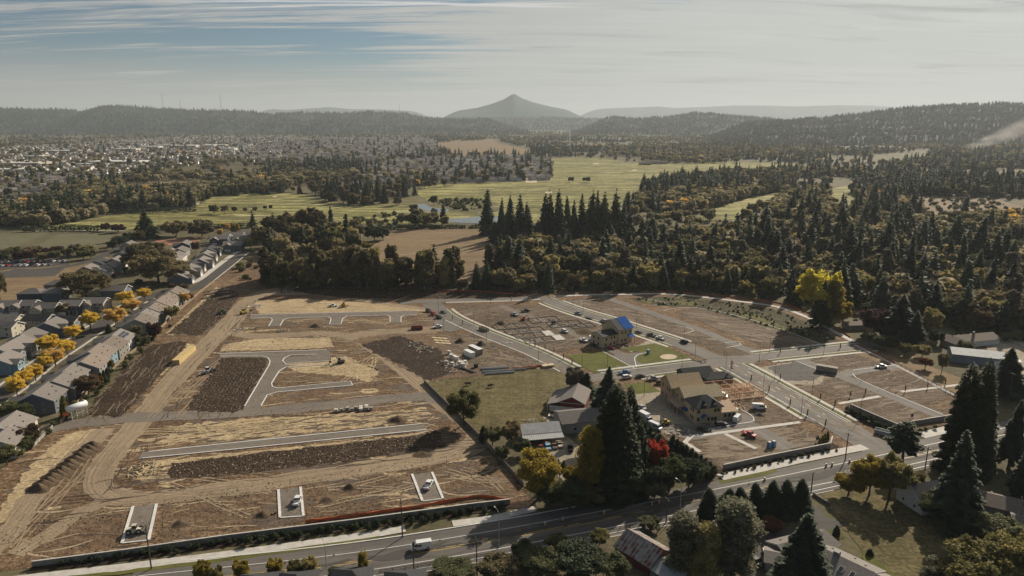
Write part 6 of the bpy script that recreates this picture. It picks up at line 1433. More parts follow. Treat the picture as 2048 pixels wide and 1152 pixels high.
# stack taken for lumber and pallets, drawn as pale yellow blocks; pallets, pipes, boards, toilets, tank
P0, P1 = G(352,730), G(386,700); hb = math.atan2(P1.y-P0.y, P1.x-P0.x); st_ = empty('bale_stack', P0, hb, 'long pale yellow stack of blocks beside the haul road', 'bale stack'); Lb = (P1-P0).length
me = MB().box(-.98, .98, -.85, .85, .01, 1.19).mesh('bale', M['straw_bale'])
for i in range(int(Lb/2)):
    for j in (-.88, .88):
        for k in range(2): link_obj('bale', me, st_, (1+i*2, j, .1+k*1.2)).rotation_euler = (0, 0, random.gauss(0, .02))
me = MB().box(-.7, .7, -.6, .6, .14, 1.25).mesh('wrapped_load', M['debris']); me2 = MB().box(-.7, .7, -.6, .6, 0, .13).mesh('pallet_base', M['wood_grey'])
for i, (x, y) in enumerate([(672,824),(683,823),(695,820),(704,822),(712,819),(722,822),(722,818),(733,820),(733,816),(742,820)]):
    o = empty('wrapped_pallet', G(x, y) + Vector((0,0,.1)), R(10), 'pallet of white wrapped blocks, %s from the left in the pallet row' % nth(i+1), 'pallet', 'pallets of white blocks below the cross track'); link_obj('wrapped_load', me, o); link_obj('pallet_base', me2, o)
for i, (x, y, s) in enumerate([(898,708,1.0),(903,716,1.1),(909,718,1.0),(913,722,1.3),(922,731,1.2),(926,735,1.2),(905,731,.9),(893,728,.9),(952,735,1.1),(930,728,1.0)]):
    o = MB().tube([(0,0,0),(0,0,1.6*s)], [.9*s,.95*s], 10).box(-1.1*s, 1.1*s, -1.1*s, 1.1*s, -.12, -.005).build('material_bundle', M['debris'] if i != 8 else M['metal_dark'], None, G(x, y) + Vector((0,0,.25))); tag(o, 'bundle of building material in the storage yard, %s from the left' % nth(sorted([898,903,909,913,922,926,905,893,952,930]).index(x)+1), 'bundle', 'bundles in the storage yard')
for i, (x, y, L_, a, mt) in enumerate([(990,738,13,10,'tin'),(995,743,14,10,'tin_pale'),(1000,747,14,12,'tin_pale'),(1028,741,12,12,'metal_pale'),(1045,738,14,14,'osb_pink'),(937,741,9,-45,'wood_grey')]):
    o = empty('pipe_stack', G(x, y), R(a), 'stack of long pipes or beams beside the pasture fence, %s along from the left' % nth([2,3,4,5,6,1][i]), 'pipe stack', 'stacked pipes beside the pasture')
    for k in range(5 if i else 8): link_obj('pipe', MB().tube([(-L_/2,0,0),(L_/2,0,0)], .22, 6).mesh('pipe', M[mt]), o, (0, (k % 4)*.46-.7, .35+.4*(k//4)))
o = empty('pallet_pile', G(1090,735), R(20), 'pile of empty pale timber pallets at the road side', 'pallet pile')
for k in range(6):
    for j in range(2): link_obj('pallet', MB().box(-1.4, 1.4, -1.2, 1.2, 0, .12).mesh('pallet', M['osb_pale']), o, (j*3.0, 0, .12+.2*k)).rotation_euler = (0, 0, random.gauss(0, .05))
me = MB().box(-1.2, 1.2, -.6, .6, .15, .2).mesh('plywood_sheet', M['osb_pale']); k = 0
for r_ in range(3):
    for c_ in range(3):
        p = G(870+r_*3.5+c_*9.5, 676+r_*5.0+c_*.6); k += 1; o = link_obj('plywood_sheet', me, None, p, R(-25)); o.scale = (1.5, 1.5, 1)
        tag(o, 'pale plywood sheet on the ground, %s in row %s of the sheets' % (nth(c_+1), ['one', 'two', 'three'][r_]), 'plywood', 'plywood sheets laid out in the storage yard')
def toilet(px, py, rz, label):
    o = empty('portable_toilet', G(px, py) + Vector((0,0,.13)), rz, label, 'portable toilet')
    MB().box(-.58, .58, -.58, .58, .15, 2.1).build('cabin', M['car_blue'], o); MB().frustum((-.62,.62,-.62,.62), (-.4,.4,-.4,.4), 2.101, 2.35).build('roof', M['trim'], o)
    MB().box(-.45, .45, -.62, -.581, .2, 1.95).build('door', M['car_light_blue'], o); MB().box(-.65, .65, -.65, .65, 0, .14).build('skid', M['metal_dark'], o)
toilet(1296,708,R(30),'blue portable toilet standing alone at the lawn edge'); toilet(1538,896,R(20),'blue portable toilet, left one of the pair behind the wall'); toilet(1547,894,R(20),'blue portable toilet, right one of the pair behind the wall')
tk = empty('water_tank', G(157,834), R(62), 'white cylindrical water tank on a tall steel stand', 'water tank')
m = MB(); m.tube([(-4.0,0,4.6),(-3.7,0,4.6),(3.7,0,4.6),(4.0,0,4.6)], [.7,1.3,1.3,.7], 18); m.build('tank', M['car_white'], tk, smooth=True)
for x in (-3, -1, 1, 3):
    for y in (-1.1, 1.1): MB().tube([(x,y*1.15,0),(x,y*.9,3.7)], .09, 6).build('leg', M['trim'], tk)
for y in (-1.0, 1.0):
    for z in (1.2, 3.55): MB().box(-3.2, 3.2, y-.06, y+.06, z-.06, z+.06).build('brace', M['trim'], tk)
MB().box(-5.4, -4.1, -.7, .7, 2.6, 3.7).build('end_box', M['car_orange'], tk)
MB().tube([(2.8,0,5.9),(2.8,0,6.4)], .3, 8).build('hatch', M['metal_pale'], tk)
# house foundations: footings and slabs
def foundation(px, py, rz, w, d, label, slab=True, n=3):
    o = empty('house_foundation', G(px, py) + Vector((0,0,.12)), rz, label, 'foundation')
    for y in (-d/2, d/2): MB().box(-w/2, w/2, y-.15, y+.15, 0, .35).build('footing', M['debris' if slab else 'wood_grey'], o)
    for i in range(n+1): x = -w/2+w*i/n; MB().box(x-.13, x+.13, -d/2+.16, d/2-.16, 0, .33).build('footing', M['wood_grey'], o)
    if slab: MB().box(w/2-w/n+.25, w/2-.25, -d/2+.25, d/2-.25, .1, .3).build('slab', M['concrete'], o)
    for k in range(12): MB().box(-.5, .5, -.15, .15, 0, .3).build('block', M['debris'], o, (random.uniform(-w*.45, w*.3), random.uniform(-d*.4, d*.4), .05), random.uniform(0, 3))
FL = [(1022,653,20,9,False),(1050,662,22,9,False),(1068,670,22,9,True),(1088,679,22,9,True),(1088,640,18,10,False),(1130,648,20,11,False),(1165,652,14,8,False)]
for i, (x, y, w, d, s) in enumerate(FL):
    foundation(x, y, R(18), w, d, 'fresh concrete house foundation, %s from the left' % rk(FL, i), s, 4 if s else 3)
def pile(px, py, r, n, label, mats=('debris', 'wood_grey', 'osb_pale'), L=(.4, 2.2)):
    o = empty('debris_pile', G(px, py) + Vector((0,0,.1)), 0, label, 'debris pile')
    for j, mt in enumerate(mats):
        m = MB()
        for k in range(n//len(mats)):
            a, q = random.uniform(0, 6.28), r*math.sqrt(random.random()); l = random.uniform(*L); c = Vector((math.cos(a)*q, math.sin(a)*q, .12+.5*(1-q/r)*random.random())); d = Vector((random.gauss(0,1), random.gauss(0,1), random.gauss(0,.25))).normalized()*l/2
            m.tube([c-d, c+d], random.uniform(.06, .22), 4)
        m.build('debris', M[mt], o)['kind'] = 'stuff'
pile(287,940,6,60,'pile of pale broken timber left of the long tilled strip',('osb_pale','wood_grey'),(1,3)); pile(484,660,5,45,'pale debris heap below the driveway kerbs'); pile(510,656,3,30,'white debris heap right of the pale one'); pile(565,662,4,40,'grey scrap heap in front of the haul road loop'); pile(570,582,7,50,'root and timber pile at the top of the site',('wood_grey','debris'))
pile(515,612,4,24,'pale green wrapped boards at the top of the haul road',('tin_pale','debris')); pile(830,690,6,40,'scattered scrap along the top of the dark plot'); pile(850,700,5,40,'scrap heap with green sheet in the dark plot'); pile(905,725,8,80,'sprawling white debris in the storage yard'); pile(915,738,7,60,'timber offcuts below the storage yard',('wood_grey','osb_pale','debris')); pile(1020,690,4,16,'few white offcuts on the yard soil',('debris',))
pile(1240,690,6,30,'offcuts in front of the blue-tarped house',('osb_pale','debris')); pile(1350,862,6,50,'scrap and rubble below the big sheathed house'); pile(1430,846,5,40,'rubble strip under the felted wing'); pile(1470,812,5,40,'lumber offcuts beside the timber framing',('osb_pale','stud')); pile(1065,848,5,30,'farm scrap behind the carport',('debris','wood_grey')); pile(1400,722,4,30,'dark heap of clutter at the lawn corner',('metal_dark','debris'))
# traffic barrels and cones
for i, (x, y) in enumerate([(1090,1052),(1126,1042),(1208,1029),(1304,1011),(1318,1008),(1529,962),(1652,934),(1664,932),(1699,925)]):
    o = empty('traffic_barrel', G(x, y) + Vector((0,0,.14)), 0, 'orange and white traffic barrel, %s from the left along the main road' % nth(i+1), 'traffic barrel', 'traffic barrels along the main road')
    m = MB()
    for k in range(4): m.tube([(0,0,.02+.28*k),(0,0,.30+.28*k)], [.32-.02*k,.31-.02*k], 10, k % 2)
    m.build('drum', [M['orange_net'], M['trim']], o); MB().box(-.36, .36, -.36, .36, 0, .07).build('base', M['tyre'], o)
for i, (x, y) in enumerate([(570,1128),(668,1112),(730,1105),(880,1082),(963,1080),(1045,1060),(1168,1036),(1285,1017),(1498,970)]):
    o = empty('traffic_post', G(x, y) + Vector((0,0,.14)), 0, 'thin orange traffic post, %s from the left on the main road' % nth(i+1), 'traffic cone', 'orange traffic posts on the main road')
    MB().tube([(0,0,.05),(0,0,1.0)], [.07,.05], 8).build('tube', M['orange_net'], o); MB().box(-.22, .22, -.22, .22, 0, .06).build('base', M['tyre'], o)
def sign(px, py, label, mat='siding_navy'):
    o = empty('lot_sign', G(px, py), R(20), label, 'sign')
    for x in (-.55, .55): MB().box(x-.05, x+.05, -.05, .05, 0, 2.2).build('post', M['trim'], o)
    MB().box(-.7, .7, -.09, -.051, .9, 2.3).build('panel', M[mat], o)
sign(1823,838,'small dark purple sign board on the corner lot'); sign(1634,884,'small sign board on the lot behind the retaining wall')
# people on foot and the two cows: one skinned body each
def skinned(name, verts, edges, rads, mats, loc, rz, scale, label, cat, root=0):
    me = bpy.data.meshes.new(name); me.from_pydata(verts, edges, []); me.materials.append(M[mats]); o = link_obj(name, me, None, loc, rz); o.scale = (scale,)*3
    sk = o.modifiers.new('skin', 'SKIN')
    for v, r_ in zip(me.skin_vertices[0].data, rads): v.radius = (r_, r_); v.use_root = False
    me.skin_vertices[0].data[root].use_root = True
    ss = o.modifiers.new('sub', 'SUBSURF'); ss.levels = 1; ss.render_levels = 1
    return tag(o, label, cat)
PV = [(0,0,.95),(0,0,1.2),(0,0,1.42),(0,0,1.52),(0,0.02,1.66),(.09,0,.9),(.11,.03,.5),(.12,0,.08),(.12,.14,.04),(-.09,0,.9),(-.11,-.05,.5),(-.12,-.1,.08),(-.12,.04,.04),(.2,0,1.4),(.26,.02,1.12),(.24,.12,.9),(-.2,0,1.4),(-.26,0,1.12),(-.22,.15,.92)]
PE = [(0,1),(1,2),(2,3),(3,4),(0,5),(5,6),(6,7),(7,8),(0,9),(9,10),(10,11),(11,12),(2,13),(13,14),(14,15),(2,16),(16,17),(17,18)]
PRD = [.15,.16,.15,.06,.11,.1,.07,.055,.045,.1,.07,.055,.045,.06,.048,.04,.06,.048,.04]
for x, y, mt, lb in [(1313,800,'siding_slate','person in dark clothes standing on the pale rubble by the court'),(1318,822,'car_yellow','person in a yellow vest in front of the big sheathed house'),(1309,806,'siding_taupe','person in brown clothes nearest the tall conifers')]:
    skinned('person', PV, PE, PRD, mt, G(x, y) + Vector((0,0,.12)), random.uniform(0, 6), 1.02, lb, 'person')
CV = [(0,0,1.1),(.6,0,1.12),(1.0,0,1.2),(1.35,0,1.15),(1.65,0,.75),(1.85,0,.45),(-.7,0,1.15),(-.85,0,1.2),(-1.0,0,.6),(.75,.22,.75),(.75,.22,.4),(.75,.22,.03),(.75,-.22,.75),(.8,-.22,.4),(.78,-.22,.03),(-.7,.22,.75),(-.8,.22,.42),(-.72,.22,.03),(-.7,-.22,.75),(-.75,-.22,.42),(-.66,-.22,.03)]
CE = [(0,1),(1,2),(2,3),(3,4),(4,5),(0,6),(6,7),(7,8),(1,9),(9,10),(10,11),(1,12),(12,13),(13,14),(6,15),(15,16),(16,17),(6,18),(18,19),(19,20)]
CRD = [.42,.42,.34,.22,.16,.1,.4,.12,.03,.14,.08,.07,.14,.08,.07,.16,.08,.07,.16,.08,.07]
skinned('cow', CV, CE, CRD, 'hide', G(937,771), R(190), 1.15, 'brown cow grazing, left one of two in the pasture', 'cow'); skinned('cow', CV, CE, CRD, 'hide', G(980,775), R(10), 1.15, 'dark brown cow, right one of two in the pasture', 'cow')
# radio masts on the far hills
for i, (x, t) in enumerate([(371,187),(479,190),(403,202),(813,209)]):
    D = 7600.0; X = (x-1024)/FPX*D*1.03; z0 = CAM_H + slope_at(224)*D - 20; z1 = CAM_H + slope_at(t)*D
    o = empty('radio_mast', (X, D-20, z0), 0, 'thin radio mast on the far left hills, %s from the left' % nth([1, 3, 2, 4][i]), 'mast', 'radio masts on the far hills'); H = z1-z0; m = MB()
    for a in range(3): m.tube([(3*math.cos(a*2.09), 3*math.sin(a*2.09), 0), (1.4*math.cos(a*2.09), 1.4*math.sin(a*2.09), H)], .55, 4)
    m.build('lattice', M['metal_dark'], o); MB().tube([(0,0,H),(0,0,H+14)], .5, 4).build('antenna', M['metal_dark'], o)
# ================================================================ TREES ONE CAN TELL APART
# farm by the pasture
T('sequoia',1232,985,764,120,None,'giant dark conical conifer behind the farm, the taller of the pair','conifer_tree')
T('sequoia',1270,968,770,64,None,'narrow dark conifer touching the right flank of the giant one','conifer_tree')
T('fir_near',1212,838,730,62,None,'dark fir behind the giant conifers beside the lawn','fir_tree')
T('fir_near',1172,790,745,38,None,'small dark fir beside the bare grey tree at the road','fir_tree')
T('round_near',1150,786,730,44,'bare','grey half-bare tree beside the small dark fir','broadleaf_tree')
T('round_near',1310,962,872,46,'red','bright scarlet maple beside the giant conifers','maple_tree')
T('round_near',1078,1000,897,92,'gold_green','yellow green broad tree at the roadside below the carport','broadleaf_tree')
T('tall_near',1178,1000,856,58,'gold_green','tall yellow green tree left of the giant conifers','broadleaf_tree')
T('round_near',1145,985,928,44,'gold_green','small yellow tree between two taller yellow green ones','broadleaf_tree')
T('round_near',1120,965,915,30,'olive','small green tree in the farmyard','broadleaf_tree')
T('round_near',927,850,776,72,'olive','round autumn tree leaning over the fence at the pasture corner','broadleaf_tree')
T('cypress',966,884,852,14,None,'thin dark cypress at the lower pasture fence','cypress_tree')
T('round_near',985,890,852,40,'shrub','dark round bush at the lower pasture fence','bush',cat='bush'); T('round_near',1022,892,838,38,'oak','dark leafy tree left of the carport','broadleaf_tree'); T('round_near',1045,910,876,34,'shrub','green bush in front of the carport wall','bush',cat='bush')
T('round_near',1180,905,850,46,'olive','green tree hiding the workshop corner','broadleaf_tree'); T('round_near',1004,925,890,30,'shrub','dark bush by the fence below the pasture','bush',cat='bush')
for i, (x, y, t, w, m_) in enumerate([(1100,1015,960,60,'shrub'),(1140,1018,955,70,'shrub'),(1180,1012,965,60,'oak'),(1215,1005,950,60,'hedge'),(1260,998,935,60,'hedge'),(1300,992,925,56,'hedge'),(1340,985,915,60,'shrub'),(1380,975,915,60,'hedge'),(1415,965,925,46,'shrub'),(1345,950,905,44,'hedge'),(1310,1000,955,50,'shrub')]):
    T('round_near',x,y,t,w,m_,'dark leafy bush in the hedge along the main road, %s from the left' % nth(sorted([1100,1140,1180,1215,1260,1300,1340,1380,1415,1345,1310]).index(x)+1),'bush',group='bushes along the main road',cat='bush')
for i in range(9):
    t = i/8; x = 1345+75*t; y = 905+52*t; T('cypress',x,y,y-34,15,None,'clipped dark cypress, %s down the hedge below the court' % nth(i+1),'cypress_tree',group='cypress hedge below the court')
# south-side trees
for i, (x, t) in enumerate([(1420,976),(1452,973),(1482,974),(1516,965),(1546,959),(1577,956),(1604,956)]):
    T('sequoia',x,1040-i*2,t,48,'cypress','dense dark conifer, %s from the left in the roadside clump' % nth(i+1),'conifer_tree',group='conifer clump at the drive')
T('tall_near',1470,1165,1010,100,'silver','tall grey green poplar, right one of the pair at the bottom','poplar_tree'); T('tall_near',1372,1160,1024,88,'silver','grey green poplar, left one of the pair at the bottom','poplar_tree'); T('tall_near',1410,1172,1050,70,'olive','dark poplar between and in front of the pair','poplar_tree')
T('fir_near',1612,1195,1024,128,None,'dark ragged fir in front of the bungalow at bottom','fir_tree'); T('fir_near',1592,1215,1100,90,None,'low dark fir at the bottom edge below the ragged fir','fir_tree')
T('sequoia',1946,945,724,94,None,'huge dark conical conifer at the right roadside, left one of the pair','conifer_tree'); T('sequoia',1968,930,714,74,None,'huge dark conical conifer at the right roadside, right one of the pair','conifer_tree')
T('fir_near',1922,1052,858,98,None,'dark drooping fir in front of the huge conifers at right','fir_tree'); T('fir_near',2022,790,694,64,None,'dark fir behind the huge conifers at right','fir_tree'); T('fir_near',2032,940,800,60,None,'dark fir at the right edge beyond the main road','fir_tree'); T('fir_near',2052,1000,890,50,None,'dark fir cut by the right edge above the camper','fir_tree')
T('pine',1812,930,842,84,None,'open flat-branched pine at the main junction','pine_tree')
for x, y, t, w, m_, lb in [(1700,990,945,56,'gold_green','yellow bush at the left end of the roadside clump'),(1745,990,908,70,'gold_green','amber leafed tree in the roadside clump by the meadow'),(1785,1000,905,80,'olive','brown green tree in the roadside clump by the meadow'),(1828,985,935,50,'oak','dark bush at the right end of the roadside clump'),
        (1960,1210,1088,150,'olive','leafy pale green tree at the bottom right corner'),(2030,1190,1050,110,'olive','green yellow tree at the right bottom edge'),(1890,1180,1120,90,'silver','pale shrubby tree beside the bottom right leafy one'),(2000,1090,1030,100,'shrub','dark thicket above the bottom right trees'),(1940,1080,1030,80,'hedge','dark thicket below the drooping fir'),(1870,1040,985,60,'shrub','brambly bush in front of the white house'),
        (1160,1150,1095,110,'hedge','dark thicket below the road, left of the rusty barn'),(1085,1150,1100,90,'shrub','green thicket below the road railing'),(1000,1165,1115,100,'oak','brown thicket at the bottom edge'),(1220,1160,1110,80,'shrub','dark bush against the rusty barn'),(1115,1100,1072,50,'olive','small yellow green bush at the road edge'),(1200,1090,1060,40,'olive','small bush by the farm fence'),
        (905,1155,1128,90,'shrub','brambles at the bottom edge right of the van'),(1300,1060,1035,50,'shrub','bush behind the farm fence'),(1050,1120,1085,60,'shrub','round bush below the road bend'),(1545,1060,1035,44,'russet','rusty brown bush under the conifer clump'),(1500,1066,1040,44,'bronze','brown bush under the conifer clump')]:
    T('round_near',x,y,t,w,m_,lb,'bush' if 'bush' in lb or 'thicket' in lb or 'bramble' in lb else 'broadleaf_tree',cat='bush' if 'bush' in lb or 'thicket' in lb or 'bramble' in lb else 'tree')
for i, (x, t, m_) in enumerate([(403,1118,'gold_green'),(432,1130,'olive'),(482,1116,'gold_green'),(548,1112,'gold_green'),(590,1118,'olive'),(620,1108,'olive'),(727,1102,'gold_green'),(670,1136,'shrub')]):
    T('tall_near' if i in (6, 7) else 'round_near',x,1172,t,34 if i != 6 else 24,m_,'young leafy tree at the bottom edge, %s from the left' % nth(sorted([403,432,482,548,590,620,727,670]).index(x)+1),'young_tree',group='young trees along the bottom edge')
for x, y, t, lb in [(1674,1072,1050,'small dark cypress at the meadow edge by the lawn'),(1740,1110,1098,'small dark shrub by the covered deck')]: T('cypress',x,y,t,12,None,lb,'cypress_tree')
# right-hand gardens
T('round_near',1640,645,526,92,'cottonwood','tall bright yellow cottonwood at the wood edge','cottonwood_tree'); T('tall_near',1668,652,560,50,'gold_green','yellow green tree on the right flank of the cottonwood','broadleaf_tree'); T('fir_near',1645,655,560,40,None,'dark fir in front of the yellow cottonwood','fir_tree'); T('round_near',1688,650,598,34,'gold_green','low yellow bush right of the cottonwood','bush',cat='bush')
T('round_near',1752,672,612,60,'purple','maroon leafed tree beside the tan cabin','broadleaf_tree'); T('fir_near',1802,682,587,64,None,'dark fir right of the maroon tree','fir_tree'); T('fir_near',1835,688,622,44,None,'smaller dark fir right of the maroon tree','fir_tree')
for x, y, t, w, m_, lb in [(1868,672,612,40,'olive','green yellow tree behind the ranch house'),(1772,700,668,44,'shrub','dark green bush at the end of the cross street'),(1740,690,660,34,'shrub','grey bush at the path end'),(1810,712,684,26,'olive','small autumn tree in the orchard grass, upper left'),(1846,715,688,34,'olive','spreading fruit tree in the orchard'),(1852,738,712,26,'russet','small brown fruit tree in the orchard'),(1887,745,702,22,'oak','dark slim tree in the orchard by the outbuilding'),
        (1930,705,680,34,'shrub','dark bush between ranch house and outbuilding'),(1875,690,660,30,'hedge','dark clipped shrub in front of the ranch house'),(1960,664,612,46,'bronze','brown tree behind the ranch roof'),(1900,640,582,56,'oak','pale brown round tree above the ranch house'),(1990,650,590,60,'olive','olive tree right of the ranch house'),(2030,640,590,60,'olive','olive tree at the right edge above the yard'),(1925,630,580,40,'oak','grey brown round tree left of the ranch chimney')]:
    T('round_near',x,y,t,w,m_,lb,'broadleaf_tree' if 'tree' in lb else 'bush',cat='tree' if 'tree' in lb else 'bush')
# west estate: yellow street trees and gardens
for i, (x, y, t, w, m_) in enumerate([(30,792,748,36,'yellow'),(46,775,735,36,'yellow'),(68,762,726,32,'yellow'),(88,742,706,32,'yellow'),(108,732,694,44,'amber'),(97,706,667,42,'yellow'),(133,708,678,34,'yellow'),(143,679,648,32,'yellow'),(178,661,618,38,'yellow'),(229,652,612,42,'amber'),(262,624,596,40,'amber'),(250,612,578,34,'yellow'),(287,600,574,26,'yellow'),(368,610,582,22,'amber')]):
    T('round_near',x,y,t,w,m_,'golden yellow street tree of the estate, %s going up the street' % nth(i+1),'street_tree',group='golden street trees of the estate')
T('oak_near',167,598,534,100,'oak','round dark oak, the lower left of the two in the estate','oak_tree'); T('oak_near',312,566,494,112,'oak','huge spreading dark oak in the middle of the estate','oak_tree'); T('oak_near',292,538,478,90,'oak','dark oak just behind the huge spreading one','oak_tree'); T('oak_near',-6,600,538,34,'oak','dark oak cut by the left edge','oak_tree')
for x, y, t, w, m_, lb in [(305,682,641,30,'purple','dark maroon tree by the site fence'),(270,680,648,30,'oak','dark green garden tree by the green house'),(285,692,668,30,'shrub','green garden bush by the site fence'),(174,790,748,50,'bronze','rusty bronze tree at the end of the fence row'),(198,772,748,14,'russet','small red shrub beside the bronze tree'),(218,742,716,20,'gold_green','green gold shrub at the fence'),(342,640,610,30,'olive','green amber tree by the fence, mid row'),
        (40,850,800,44,'shrub','dark green bush below the lowest slate house'),(18,840,800,40,'shrub','dark garden bush at the left edge'),(85,820,792,40,'oak','garden tree beside the slate house'),(52,890,848,50,'bronze','bronze topped bush at the left corner of the site'),(40,902,868,46,'shrub','dark bush at the white rail fence'),(10,930,890,40,'shrub','dark scrub at the left edge of the site'),(228,712,690,26,'shrub','dark shrub behind the solar house'),
        (70,622,598,28,'olive','garden tree between the front gabled houses'),(120,630,604,34,'bronze','autumn shrub in front of the green house'),(95,628,608,26,'russet','reddish shrub between gabled houses'),(160,668,650,16,'russet','red shrub behind a street tree'),(386,560,540,12,'oak','small round tree at the street bend'),(345,580,566,20,'bronze','brown shrub at the estate corner'),(368,582,566,18,'bronze','round brown shrub at the street bend'),(380,600,586,16,'russet','red brown shrub at the top of the fence'),
        (338,562,540,12,'hedge','dark upright shrub below the huge oak'),(278,576,556,16,'hedge','dark cone shrub left of the huge oak'),(228,560,545,12,'purple','purple shrub by the lane'),(250,548,532,12,'hedge','dark cone shrub on the lane'),(390,505,482,18,'purple','purple tree by the clay court houses'),(224,500,478,24,'hedge','round green tree by the sports field, left'),(238,492,470,28,'hedge','round green tree by the sports field, middle'),(259,484,462,30,'hedge','round green tree by the sports field, upper'),(277,482,460,24,'oak','round tree beside the lone pine')]:
    T('round_near',x,y,t,w,m_,lb,'garden_tree' if 'tree' in lb else 'garden_shrub',cat='tree' if 'tree' in lb else 'shrub')
for i, (x, y) in enumerate([(195,775),(201,770),(207,764),(213,759)]): T('cypress',x,y,y-24,8,None,'slim dark cypress against the grey house, %s from the left' % nth(i+1),'cypress_tree',group='slim cypresses in a garden')
T('cypress',126,833,792,14,'gold_green','yellow green columnar conifer beside the water tank','cypress_tree'); T('cypress',217,666,648,10,None,'dark columnar shrub at the street kerb','cypress_tree')
T('fir_mid',290,476,418,34,None,'lone grey green pine by the sports field','pine_tree')
TL = [(10,514,26,'oak'),(28,510,26,'shrub'),(50,512,26,'oak'),(70,508,30,'oak'),(95,512,24,'purple'),(115,508,26,'purple'),(135,512,24,'shrub'),(150,505,24,'oak'),(172,506,34,'olive'),(180,514,24,'shrub'),(5,520,22,'shrub'),(60,518,22,'purple'),(108,518,24,'shrub'),(36,520,24,'purple'),(85,520,22,'oak'),(165,516,24,'shrub')]
for i, (x, y, w, m_) in enumerate(TL):
    T('round_mid',x,y+4,y-18,w,m_,'round tree in the school car park belt, %s' % (['dark', 'green', 'maroon'][('oak','shrub','purple').index(m_)] if m_ in ('oak','shrub','purple') else 'olive') + ', %s from the left' % rk(TL, i),'broadleaf_tree',group='trees of the school car park')
# lone trees on the fairways
for i, (x, y, h_, w) in enumerate([(427,428,20,20),(449,428,20,16),(468,426,14,11),(490,425,11,9),(510,424,12,10),(530,420,10,8),(541,419,10,8),(826,430,24,19)]):
    T('round_mid',x,y,y-h_,w,'oak' if i not in (2, 5, 6) else 'hedge','lone dark tree on the left fairway, %s from the left' % nth(i+1),'broadleaf_tree',group='lone trees on the left fairway')
for i, x in enumerate((1139,1145,1168,1174,1178)): T('round_mid',x,365,353,7,'hedge','tiny dark tree on the middle fairway, %s from the left' % nth(i+1),'broadleaf_tree',group='tiny trees on the middle fairway')
for i, (x, y, t, w) in enumerate([(350,472,436,52),(402,474,436,54),(210,463,444,20),(235,465,446,30),(320,418,386,38),(225,418,392,44),(290,418,390,40),(265,420,395,30)]): T('oak_mid',x,y,t,w,'oak' if i not in (2, 3) else 'purple','spreading oak along the left fairway edge, %s from the left' % nth(sorted([350,402,210,235,320,225,290,265]).index(x)+1),'oak_tree',group='spreading oaks of the left fairway')
TL = [(748,482,446,40,'hedge','oak_mid'),(765,480,450,30,'hedge','oak_mid'),(690,490,446,50,'olive','oak_mid'),(655,500,450,50,'olive','oak_mid'),(600,490,440,50,'oak','oak_mid'),(620,470,412,60,'bronze','oak_mid'),(585,470,415,50,'oak','oak_mid'),(548,480,425,56,'oak','oak_mid'),(525,496,446,50,'oak','oak_mid'),(640,480,455,30,'russet','round_mid'),(672,492,470,24,'red','round_mid'),(716,498,478,30,'olive','round_mid'),(735,500,484,24,'gold_green','round_mid'),(560,500,462,40,'oak','oak_mid'),(500,500,470,26,'olive','round_mid'),(470,470,445,20,'gold_green','round_mid'),(455,462,446,12,'amber','round_mid'),(440,474,456,12,'amber','round_mid'),(425,484,468,14,'gold_green','round_mid'),(448,456,444,14,'amber','round_mid'),(590,520,490,30,'oak','round_mid'),(700,512,490,30,'shrub','round_mid'),(660,520,500,28,'olive','round_mid')]
for i, (x, y, t, w, m_, k) in enumerate(TL):
    T(k,x,y,t,w,m_,'%s tree between the straight street and the dry field, %s from the left' % ({'hedge':'dark green','olive':'olive','oak':'dark','bronze':'bronze','russet':'russet','red':'red','gold_green':'golden','amber':'amber','shrub':'green'}[m_], rk(TL, i)),'broadleaf_tree',group='trees between the street and the dry field')
# saplings along the new roads
def sapling(px, py, label, mat='gold_green', h=3.2, w=0.6): tree('tall_mid', px, py, h, w, mat, label, 'sapling', 'staked saplings along the new roads', near=True)
k = 0
for where, mt, pts in [('along the west road', 'gold_green', [(1070,694),(1090,700),(1108,706),(1127,719),(1144,729),(905,640),(925,651)]), ('along the avenue', 'olive', [(1502,763),(1537,785),(1580,811),(1614,833),(1650,854),(1669,814),(1695,825),(1560,760),(1640,800)]), ('on the eastern lots', 'gold_green', [(1855,778),(1890,770),(1810,784),(1700,795),(1730,790),(1620,702),(1680,698),(1560,708)]), ('on the bank below the top road', 'yellow', [(1060,604),(1023,603)])]:
    for i, (x, y) in enumerate(pts): sapling(x, y, 'staked young sapling %s, %s from the left' % (where, nth(sorted(p[0] for p in pts).index(x)+1)), mt)
for i, (x, y) in enumerate([(1645,888),(1650,884),(1656,880),(1640,892)]): T('cypress',x,y,y-18,6,'gold_green','slim young cypress at the corner of the toilet lot, %s' % nth(i+1),'cypress_tree',group='young cypresses on the toilet lot')
